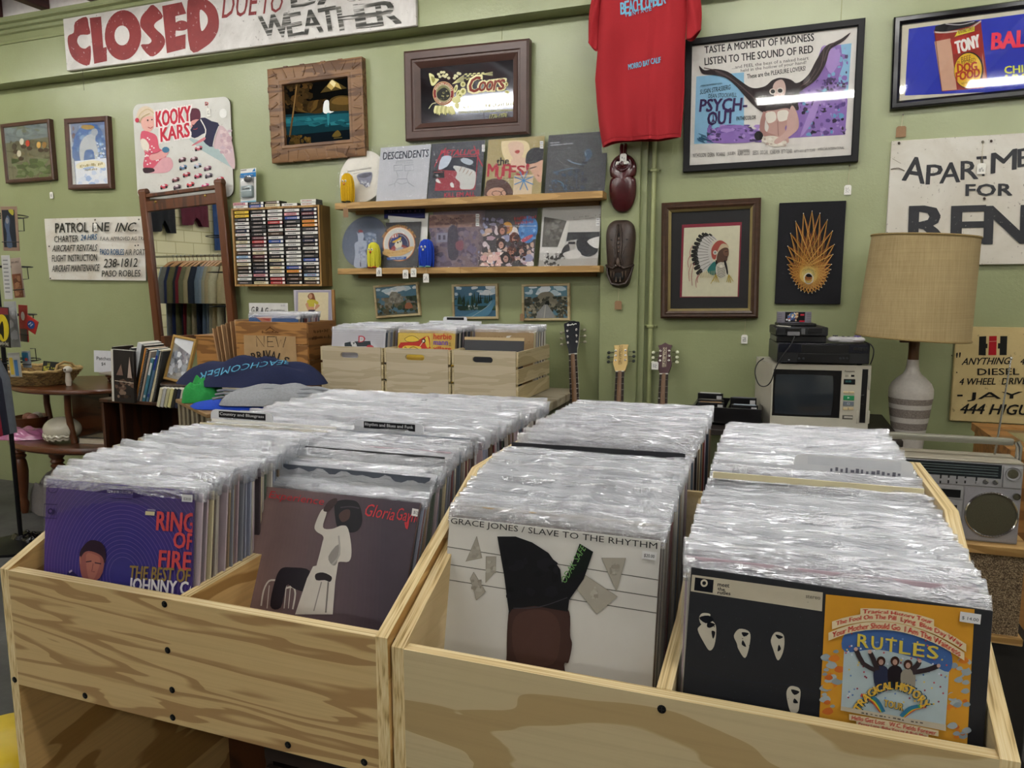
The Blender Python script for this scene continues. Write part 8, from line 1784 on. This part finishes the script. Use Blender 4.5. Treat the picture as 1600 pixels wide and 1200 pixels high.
mb = MB(); mb.box(-.13, .1, -.06, .06, 0, .02, M('#57503e', .8, nz=.2), .002); p = atz(1580, 1040, .02); o = mb.obj('floor_board', loc=(p.x, p.y, .0), rot=(0, 0, R(6))); tag(o, 'short greyish board lying on the floor right of the bins', 'board')
rd = random.Random(3); mb = MB(); p = atz(1577, 1075, 0)
for k in range(22): mb.ell((p.x+rd.uniform(-.12, .1), p.y+rd.uniform(-.14, .14), .002), (rd.uniform(.003, .008), rd.uniform(.002, .005), .002), M('#b8b4a4', .8), 6, 4)
o = mb.obj('paint_flecks'); tag(o, 'pale paint flecks scattered on the dark floor at the right', 'flecks', kind='stuff')

# ------------------------------------------------------------------ three guitars against the wall
FB = M('#1f120d', .5, nz=.2, ns=60., st=(1, 1, .2), spec=.2); FRET = M('#b4b0a8', .25, .9); STR = M('#a8a49c', .25, .9); PEARL = M('#d8d6cc', .3)
def guitar(label, nut, low, y0, y1, head_pts, head_w, head_h, hm, neck_w, binding, tuner, tun_rows, body_col, fbm, logo):
    A_ = at(nut[0], nut[1], y0); B_ = at(low[0], low[1], y1); axis = (A_-B_).normalized(); xax = Vector((1, 0, 0)); xax = (xax-axis*xax.dot(axis)).normalized(); yax = axis.cross(xax)
    t = thing('guitar', label, 'guitar', A_); Rm = Matrix((xax, yax, axis)).transposed(); t.rotation_euler = Rm.to_euler()
    o = [(x*head_w/2, z*head_h) for x, z in head_pts]; mb = MB(); mb.prism(o, 'y', -.006, .009, hm, M(binding, .5) if binding else None); mb.obj('headstock', t)
    mb = MB(); mb.box(-neck_w/2, neck_w/2, -.009, -.003, -.006, .0, PEARL, .001); mb.obj('nut', t)
    L = .47; mb = MB(); mb.prism([(-neck_w/2, -.006), (neck_w/2, -.006), (neck_w*.64, -L), (-neck_w*.64, -L)], 'y', -.008, -.002, fbm, M(binding, .5) if binding else None); fb = mb.obj('fingerboard', t)
    mb = MB(); mb.tube([(0, .006, -.002), (0, .006, -L)], neck_w*.42, M('#6a4a2a', .4), 12, radii=[neck_w*.4, neck_w*.52]); mb.obj('neck', t)
    sc = .648
    for k in range(1, 17):
        d = sc*(1-2**(-k/12)); 
        if d > L-.01: break
        ww = neck_w/2+(neck_w*.14)*d/L; mb = MB(); mb.box(-ww, ww, -.0095, -.0075, -d-.0009, -d+.0009, FRET); mb.obj('fret', fb)
    for k in (3, 5, 7, 9, 12):
        d = sc*(2-2**(-k/12)-2**(-(k-1)/12))/2
        for x in ((0,) if k != 12 else (-.01, .01)): mb = MB(); mb.lathe([(.0032, -.0084), (.0001, -.0086)], PEARL, (x, 0, -d), 12, 'y'); mb.obj('inlay', fb)
    mb = MB()
    for k in range(6): x = (k-2.5)/2.5; mb.tube([(x*neck_w*.40, -.0115, 0), (x*neck_w*.56, -.013, -L-.17)], .0005, STR, 4)
    mb.obj('strings', t)['kind'] = 'stuff'
    tm = M(tuner, .3, .3 if tuner != '#cfd0b4' else 0)
    for z in tun_rows:
        for k in (-1, 1):
            x = k*head_w*.27; mb = MB(); mb.lathe([(.0055, -.006), (.0055, -.0085), (.003, -.009), (.003, -.016), (.0034, -.017)], FRET, (x, 0, z), 12, 'y'); mb.tube([(k*head_w*.42, .012, z), (k*(head_w/2+.012), .012, z)], .0022, FRET, 6); tp = mb.obj('tuning_peg', t)
            mb = MB(); mb.ell((k*(head_w/2+.019), .012, z), (.009, .005, .0085), tm, 10, 8); mb.obj('peg_button', tp)
    zb = -L-.02; bl = [(.0, .03), (.05, .03), (.10, .0), (.125, -.06), (.10, -.14), (.085, -.19), (.11, -.26), (.16, -.33), (.165, -.40), (.11, -.46), (0, -.475)]
    oo = crv(bl+[(-x, z) for x, z in bl[::-1][1:-1]], 3, True); mb = MB(); mb.prism([(x, z+zb) for x, z in oo], 'y', .0, .04, M(body_col, .2, coat=.5)); bd = mb.obj('guitar_body', t)
    mb = MB(); mb.box(-.04, .04, -.012, .001, zb-.27, zb-.255, FRET, .001); mb.obj('bridge', bd)
    for z in (-.09, -.19): mb = MB(); mb.box(-.036, .036, -.008, .001, zb+z-.009, zb+z+.009, BLK, .002); mb.obj('pickup', bd)
    a = Art(mw(t), .0065, .4).local(); logo(a); a.obj('logo', t)
    # floor stand
    mb = MB(); base = Vector((0, .02, zb-.30)); w0 = mw(t) @ base; s = thing('guitar_stand', 'black floor stand holding the '+label.split(' headstock')[0]+' headstock guitar', 'stand', (w0.x, w0.y, 0)); mb = MB(); SM = M('#141416', .5)
    for x, y in ((-.16, -.12), (.16, -.12), (0, .12)): mb.tube([(0, 0, .25), (x, min(y, YW-.1-w0.y), .01)], .008, SM, 8)
    mb.tube([(-.1, -.07, .06+max(0, (mw(t) @ Vector((0, .02, zb-.475))).z-.07)), (.1, -.07, .06+max(0, (mw(t) @ Vector((0, .02, zb-.475))).z-.07))], .008, SM, 8); mb.tube([(0, 0, .2), (0, .0, .42)], .008, SM, 8); mb.obj('stand_frame', s)
    return t
def lg1(a): a.line([(-.026, .158), (-.018, .166), (-.022, .156), (-.012, .16), (-.004, .158), (.004, .164), (.008, .157), (.018, .162), (.026, .16)], .004, '#d4d4cc', 3)
h1 = crv([(-.50, .0), (-.55, .15), (-.75, .35), (-.85, .55), (-.98, .9), (-.92, .955), (-.6, .965), (-.3, 1.0), (0, 1.0), (.3, 1.0), (.6, .965), (.9, .955), (.98, .9), (.85, .55), (.75, .35), (.55, .15), (.50, 0)], 1, True)
guitar('dark blue-black headstock guitar with white binding, left of three', (895.5, 553), (898.5, 635), 3.70, 3.60, h1, .088, .18, M('#10151c', .2, coat=.5), .044, '#b4b09c', '#8a8672', (.062, .095, .128), '#1c2430', FB, lg1)
def dano(c1):
    def f(a):
        a.line([(-.0085, .035), (.0085, .035), (.0085, .142), (-.0085, .142), (-.0085, .035)], .0014, c1)
        for i, ch in enumerate('DANELECTRO'): z = .140-.0105*(i+1); a.text(ch, (-.0055, z+.001), (.0055, z+.001), (-.0055, z+.0095), c1, .02)
    return f
h2 = [(-.52, 0), (-.75, .22), (-.8, .3), (-.72, .55), (-.66, .75), (-.78, .93), (-.3, .93), (.1, .95), (.5, 1.0), (.85, 1.03), (.88, .97), (.74, .8), (.72, .6), (.8, .4), (.78, .28), (.56, 0)]
guitar('cream headstock guitar leaning on the pilaster, middle of three', (969, 580), (967, 632), 3.68, 3.60, h2, .092, .152, M('#c4a664', .35, nz=.06, ns=30.), .043, None, '#1c2420', (.058, .084, .110), '#c4a664', FB, dano('#6a5628'))
h3 = [(-.52, 0), (-.85, .25), (-.9, .32), (-.78, .5), (-.66, .68), (-.7, .82), (-.86, .93), (-.45, .95), (0, 1.02), (.45, .95), (.86, .93), (.7, .82), (.66, .68), (.78, .5), (.9, .32), (.85, .25), (.52, 0)]
guitar('dark red headstock guitar with pale tuning pegs, right of three', (1037.5, 584), (1035.3, 634), 3.70, 3.62, h3, .082, .165, M('#380812', .35), .043, None, '#cfd0b4', (.068, .094, .122), '#5a1424', FB, dano('#cfc4a8'))
price_tag('square white tag hanging beside the dark red headstock', 1023.5, 565, 3.69, size=(.034, .04))
# ------------------------------------------------------------------ printed covers of the four front records
# 1 purple
o = front_record(0, 'purple record lettered RING OF FIRE at the front of the far left compartment', '#4b3c70', -R(1.6)); a = Art(mw(o), .0017, .3)
a.local(); a.clip = (-.157, .157, 0, .314)
for k in range(26): rr = .30-k*.0105; c = lin('#6a4a84'); d = lin('#3a3480'); f = k/25; a.ell(.02, .17, rr, rr, tuple(c[i]+(d[i]-c[i])*f for i in range(3)) if False else ['#65487f', '#62467f', '#5e447f', '#5a427f', '#563f7e', '#523d7e', '#4e3b7d', '#4a397d', '#46387c', '#42367c', '#3f357b', '#3c347b', '#39337a', '#383379', '#373478'][min(14, k*15//26)], 56)
for k in range(40): a.ring(.02, .17, .295-k*.0068, .295-k*.0068, .0007, '#6f5c94', 64)
a.crop(0, 640, 4)
a.blob([(505, 900), (530, 850), (575, 815), (640, 830), (668, 890), (660, 960), (620, 920), (560, 880), (530, 930), (515, 960)], '#2c1c2c', 4); a.blob([(515, 920), (545, 885), (600, 890), (650, 925), (655, 990), (625, 1055), (560, 1075), (520, 1040), (505, 960)], '#8f5650', 4); a.blob([(545, 905), (600, 905), (635, 940), (600, 1050), (560, 1050)], '#a4685c', 3); a.line([(545, 950), (580, 945)], .002, '#3a2230'); a.line([(600, 955), (640, 962)], .002, '#3a2230'); a.line([(590, 960), (582, 1010), (600, 1012)], .0014, '#6a3c3c'); a.blob([(505, 920), (512, 915), (515, 960), (508, 960)], '#a4685c', 2)
a.blob([(430, 1020), (455, 1005), (500, 1040), (560, 1080), (420, 1080)], '#2a2450', 3); a.line([(440, 1015), (458, 1003)], .003, '#c4b8c4')
for s, y, x0, x1, c, hh in (('RING', 760, 985, 1220, '#c0484a', 118), ('OF', 868, 1090, 1212, '#c0484a', 100), ('FIRE', 995, 1000, 1198, '#c0484a', 110)): a.text(s, (x0, y-8), (x1, y+8), (x0+8, y-8-hh), c, .05)
a.text('THE BEST OF', (815, 1055), (1192, 1080), (824, 972), '#8a7340', .045); a.text('JOHNNY CASH', (812, 1150), (1320, 1190), (820, 1048), '#d8d4d8', .045)
IK = '#2c2050'; a.text('STEREO', (685, 522), (835, 530), (688, 498), IK, .02); a.line([(680, 495), (842, 504), (838, 556), (700, 550)], .001, IK); a.poly([(600, 512), (680, 498), (680, 520)], IK); a.poly([(842, 512), (918, 538), (842, 552)], IK); a.ring(343, 492, 30, 26, .001, IK); a.line([(290, 588), (370, 592), (365, 678), (287, 674), (290, 588)], .0012, IK); a.ell(328, 634, 18, 20, IK, 12); a.ell(328, 632, 9, 9, '#5e447f', 10)
a.poly([(1150, 528), (1217, 532), (1213, 577), (1147, 572)], '#d4d4d4'); a.text('$28.00', (1158, 566), (1205, 570), (1160, 546), '#6a6a70', .02); a.poly([(922, 632), (980, 636), (977, 660), (920, 656)], '#c4bc94'); a.poly([(935, 618), (985, 622), (984, 632), (934, 628)], '#8a86a0'); a.obj('printed_cover', o)
p = bpy.data.objects.new('plastic_sleeve', poly_mesh(101, .008, 0)); COL.objects.link(p); p.parent = o
# 2 mauve brown
o = front_record(1, 'mauve brown record with a white dressed figure, front of the second compartment', '#6a5650'); a = Art(mw(o), .0017, .35); a.local(); a.clip = (-.157, .157, 0, .314)
def lerp_hex(c0, c1, f): return '#%02x%02x%02x' % tuple(int(int(c0[i:i+2], 16)*(1-f)+int(c1[i:i+2], 16)*f) for i in (1, 3, 5))
for k in range(36): a.poly([(-.157+.314*k/36, 0), (.157, 0), (.157, .314), (-.157+.26*k/36, .314)], lerp_hex('#927872', '#403640', (k/35)**.85), True)
a.crop(360, 640, 3.75)
WH = '#cfcac0'
a.line([(185, 1150), (200, 1060), (230, 1005), (270, 1000)], .003, WH, 3); a.line([(320, 1050), (370, 1040), (385, 1080), (370, 1170)], .003, WH, 3); 
for x in (225, 325, 350): a.line([(x+8, 1030), (x-5, 1165)], .0016, WH)
a.blob([(240, 1150), (265, 1010), (300, 935), (360, 925), (470, 945), (450, 1060), (380, 1050), (335, 1030), (300, 1160)], '#201a22', 4)
a.blob([(615, 560), (640, 535), (700, 530), (755, 550), (778, 640), (760, 700), (715, 722), (640, 700), (620, 640)], '#17141a', 4); a.blob([(640, 620), (670, 590), (705, 590), (700, 640), (660, 660)], '#4a3530', 3); a.line([(650, 575), (710, 570), (760, 580)], .002, '#3a343c', 3)
a.blob([(500, 680), (540, 590), (570, 600), (548, 690), (600, 700), (660, 680), (695, 700), (715, 820), (700, 890), (630, 900), (600, 1010), (500, 1000), (540, 800), (550, 745), (510, 715)], WH, 4); a.poly([(490, 920), (640, 880), (620, 1010), (605, 1200), (385, 1200), (455, 990)], WH); a.blob([(580, 860), (640, 790), (630, 900), (600, 910)], '#8f8a84', 3); a.line([(640, 740), (645, 850), (600, 910)], .003, '#a8a39c', 3); a.line([(540, 1010), (495, 1180)], .002, '#8a857e'); a.line([(580, 1010), (565, 1190)], .003, '#77726c')
a.blob([(550, 590), (580, 540), (625, 520), (630, 545), (600, 580), (575, 600)], '#3a2a2a', 3); a.blob([(505, 965), (550, 955), (600, 980), (590, 1010), (560, 1000), (510, 1000)], '#241c20', 3)
RDp = '#c0343c'; sc_ = [(225, 515), (250, 480), (285, 480), (250, 500), (290, 505), (265, 525), (235, 520)]
a.text('Experience', (225, 532), (545, 575), (245, 478), RDp)
a.text('Gloria', (785, 622), (960, 652), (812, 552), RDp); a.text('Gaynor', (965, 668), (1135, 695), (992, 575), RDp); a.line([(1050, 640), (1040, 700), (1030, 660)], .003, RDp, 3)
a.poly([(1072, 580), (1137, 592), (1130, 635), (1066, 622)], '#d4d4d0'); a.text('$12.00', (1078, 614), (1122, 624), (1082, 594), '#55555a', .02); a.obj('printed_cover', o)
# 3 white
o = front_record(2, 'white record lettered GRACE JONES at the front of the third compartment', '#c9c7c0'); a = Art(mw(o), .0017, .35); a.local(); a.clip = (-.157, .157, 0, .314); a.crop(660, 640, 2.728)
for y0, y1 in ((582, 728), (656, 802), (722, 870)): a.line([(90, y0), (1015, y1)], .0012, '#57564f')
for pts in ([(232, 540), (255, 632), (185, 648)], [(272, 626), (315, 626), (312, 690), (270, 738)], [(220, 692), (270, 775), (232, 812), (205, 720)], [(765, 632), (868, 632), (828, 775)], [(688, 700), (832, 795), (745, 870), (650, 752)]): a.poly(pts, '#9d988c'); a.line(pts+[pts[0]], .0006, '#77736a'); cxm = sum(p_[0] for p_ in pts)/len(pts); cym = sum(p_[1] for p_ in pts)/len(pts); a.busy(cxm-22, cym-26, cxm+22, cym+26, 8, ['#8a857a', '#a8a398', '#948f84'], 6, 14, int(cxm))
a.blob([(368, 880), (385, 840), (470, 825), (580, 830), (628, 860), (632, 960), (640, 1000), (625, 1075), (606, 1085), (604, 1200), (375, 1200), (362, 1040)], '#3f2c28', 4); a.blob([(400, 880), (480, 850), (560, 870), (590, 950), (560, 1080), (420, 1080), (385, 980)], '#4a342f', 4)
a.poly([(322, 540), (400, 540), (470, 565), (540, 610), (590, 680), (597, 740), (640, 690), (672, 570), (730, 605), (690, 720), (628, 810), (622, 860), (480, 835), (385, 850), (372, 870), (350, 700)], '#17171a'); a.line([(390, 845), (500, 840), (620, 800)], .0012, '#3a3a40', 3); a.busy(350, 620, 580, 800, 14, ['#1c1c20', '#131316'], 14, 34, 4)
a.poly([(672, 572), (730, 606), (700, 680), (595, 742), (640, 660)], '#141a17')
a.text('ODAK SAFE', (612, 742), (700, 592), (592, 722), '#6a9a5a', .01)
a.text('GRACE JONES / SLAVE TO THE RHYTHM', (124, 492), (1002, 602), (126, 460), '#1e1e20', .004)
a.poly([(940, 600), (1002, 608), (998, 642), (936, 634)], '#d2d2d0'); a.text('$20.00', (946, 628), (990, 634), (948, 612), '#4a4a4e', .02); a.obj('printed_cover', o)
# 4 black and orange
o = front_record(3, 'black and orange record lettered meet the rutles, front of the far right compartment', '#101218', R(1.3)); a = Art(mw(o), .0017, .3); a.local(); a.clip = (-.157, .157, 0, .314); a.crop(1040, 860, 2.857)
a.poly([(118, 108), (702, 188), (698, 272), (112, 182)], '#b4ac98'); a.poly([(132, 120), (215, 132), (210, 190), (127, 178)], '#15161c'); a.ell(172, 146, 16, 17, '#c4bca8', 16); a.ell(172, 146, 9, 9, '#15161c', 10)
for i, s in enumerate(('meet', 'the', 'rutles')): a.text(s, (232, 160+i*17), (232+(52, 32, 57)[i], 166+i*17), (233, 145+i*17), '#24242a', .05)
a.text('stereo', (626, 212), (690, 220), (627, 198), '#57534a', .03)
FW = '#b8b2a2'
for pts in ([(150, 300), (165, 280), (200, 285), (185, 310), (160, 330)], [(150, 340), (190, 310), (222, 330), (225, 380), (215, 430), (195, 446), (170, 410), (145, 360)], [(305, 380), (330, 350), (375, 365), (375, 420), (355, 480), (325, 440), (318, 415)], [(470, 400), (490, 365), (525, 375), (530, 420), (520, 465), (500, 490), (480, 440)], [(540, 630), (560, 605), (600, 620), (598, 680), (590, 720), (560, 722), (545, 680)]): a.blob(pts, FW, 4)
for pts in ([(190, 320), (222, 330), (200, 345), (185, 340)], [(205, 360), (222, 365), (212, 395)], [(340, 365), (372, 370), (350, 385)], [(345, 400), (360, 430), (340, 420)], [(490, 375), (525, 385), (505, 395)], [(505, 420), (515, 440), (500, 450)], [(560, 620), (598, 630), (575, 645)], [(575, 660), (592, 680), (570, 680)], [(150, 300), (190, 290), (215, 310), (180, 325)]): a.blob(pts, '#15161c', 3)
a.line([(100, 520), (250, 570), (420, 590), (560, 600), (690, 640)], .0012, '#2c2e36', 3)
rd = random.Random(5)
for k in range(70): x, y = rd.uniform(90, 700), rd.uniform(230, 740); a.ell(x, y, rd.uniform(1, 3), rd.uniform(1, 3), '#3a3c44', 6)
a.poly([(715, 195), (1378, 262), (1345, 862), (686, 745)], '#c08a2c')
for k in range(70):
    rd = random.Random(k+40); L_ = k % 2; x = rd.uniform(705, 785) if L_ else rd.uniform(1268, 1345); y = rd.uniform(420, 740) if L_ else rd.uniform(480, 850); s = rd.uniform(10, 26)
    a.blob([(x-s, y), (x-s*.4, y-s*.6), (x+s*.5, y-s*.7), (x+s, y), (x+s*.3, y+s*.5), (x-s*.5, y+s*.4)], rd.choice(['#b8622c', '#8d989e', '#c4742c', '#98a2a6', '#7f8c94', '#c08a2c']), 3)
a.poly([(800, 375), (1270, 445), (1248, 780), (782, 700)], '#a4b4b8'); a.blob([(800, 370), (900, 340), (1050, 360), (1180, 400), (1270, 450), (1262, 540), (1150, 490), (950, 440), (800, 450)], '#3f5f94', 4)
for k in range(120): rd = random.Random(k+200); x, y = rd.uniform(800, 1262), rd.uniform(365, 660); a.ell(x, y+(x-800)*.14*.6, 4.5, 4.5, rd.choice(['#c4c8d4', '#8a3a4a', '#4a6aa0', '#d0b45a', '#6a84b4', '#b4525a']), 6)
for i, ch in enumerate('RUTLES'): x0, y0 = 855+i*62, 425+i*10; a.text(ch, (x0, y0), (x0+48, y0+7), (x0+3, y0-56), '#c9b448', .04); 
for x, y, c1 in ((960, 490, '#2a2f44'), (1022, 490, '#1f1a1e'), (1080, 505, '#8a8478')):
    a.blob([(x-32, y+40), (x, y+18), (x+32, y+40), (x+24, y+120), (x-24, y+115)], c1, 3); a.ell(x, y, 20, 22, '#3a241c', 12); a.ell(x, y+4, 11, 13, '#a8887a', 10)
for pts in ([(935, 530), (880, 500), (850, 440)], [(945, 530), (925, 480), (912, 452)], [(1100, 540), (1160, 530), (1212, 512)], [(1095, 530), (1120, 510), (1130, 492)]): a.line(pts, .005, '#332a2c', 2)
for x, y in ((848, 436), (910, 448), (1216, 510), (1132, 488)): a.ell(x, y, 9, 9, '#b8988a', 8)
for k, c1 in enumerate(('#a8342c', '#c0702c', '#cdb43c', '#3f8a4a', '#2f6a8a')):
    a.line([(870+k*9, 640), (920+k*6, 665), (960+k*3, 715)], .0036, c1, 3); a.line([(1160-k*9, 690), (1110-k*6, 700), (1060-k*3, 735)], .0036, c1, 3)
a.arc('TRAGICAL HISTORY', 1015, 850, 178, 232, 214, 322, 36, '#1c3a44', .08, .9); a.arc('TRAGICAL HISTORY', 1012, 847, 178, 232, 214, 322, 34, '#d0a83c', .03, .85); a.text('TOUR', (972, 692), (1058, 712), (975, 660), '#1c3a44', .07); a.text('TOUR', (972, 690), (1056, 710), (975, 660), '#d0a83c', .02)
a.poly([(782, 690), (1249, 772), (1248, 800), (780, 708)], '#b8ae98')
def ribbon(s, x0, y0, xm, ym, x1, y1, h, c='#b0342c'):
    q = lambda f: (x0*(1-f)**2+2*xm*f*(1-f)+x1*f*f, y0*(1-f)**2+2*ym*f*(1-f)+y1*f*f)
    up = [q(i/14) for i in range(15)]; a.poly([(x, y-h*.62) for x, y in up]+[(x, y+h*.55) for x, y in up[::-1]], '#cfc09c'); n = len(s)
    a.warp(s, lambda u, v: (q(.03+.94*u)[0]+1.5*v, q(.03+.94*u)[1]+h*(.42-.86*v)), c, .00045)
ribbon('Tragical History Tour', 868, 272, 1040, 268, 1195, 322, 28); ribbon('The Fool On The Pill  Lying  Blue Day Way', 742, 332, 1030, 225, 1338, 432, 30); ribbon('Your Mother Should Go  I Am The Waitress', 726, 382, 1010, 250, 1330, 470, 30)
ribbon('Hello Get Lost   W.C. Fields Forever', 818, 738, 1010, 768, 1215, 812, 22); ribbon('Penny Lane  Baby You re A Rich Man', 850, 768, 1010, 792, 1170, 828, 20); a.marks((870, 722), (1150, 770), 8, '#57504a', 3, .95)
a.poly([(1312, 268), (1405, 282), (1400, 326), (1308, 312)], '#cfcfcf'); a.text('$ 14.00', (1318, 304), (1392, 316), (1320, 288), '#4a4a50', .015); a.obj('printed_cover', o)
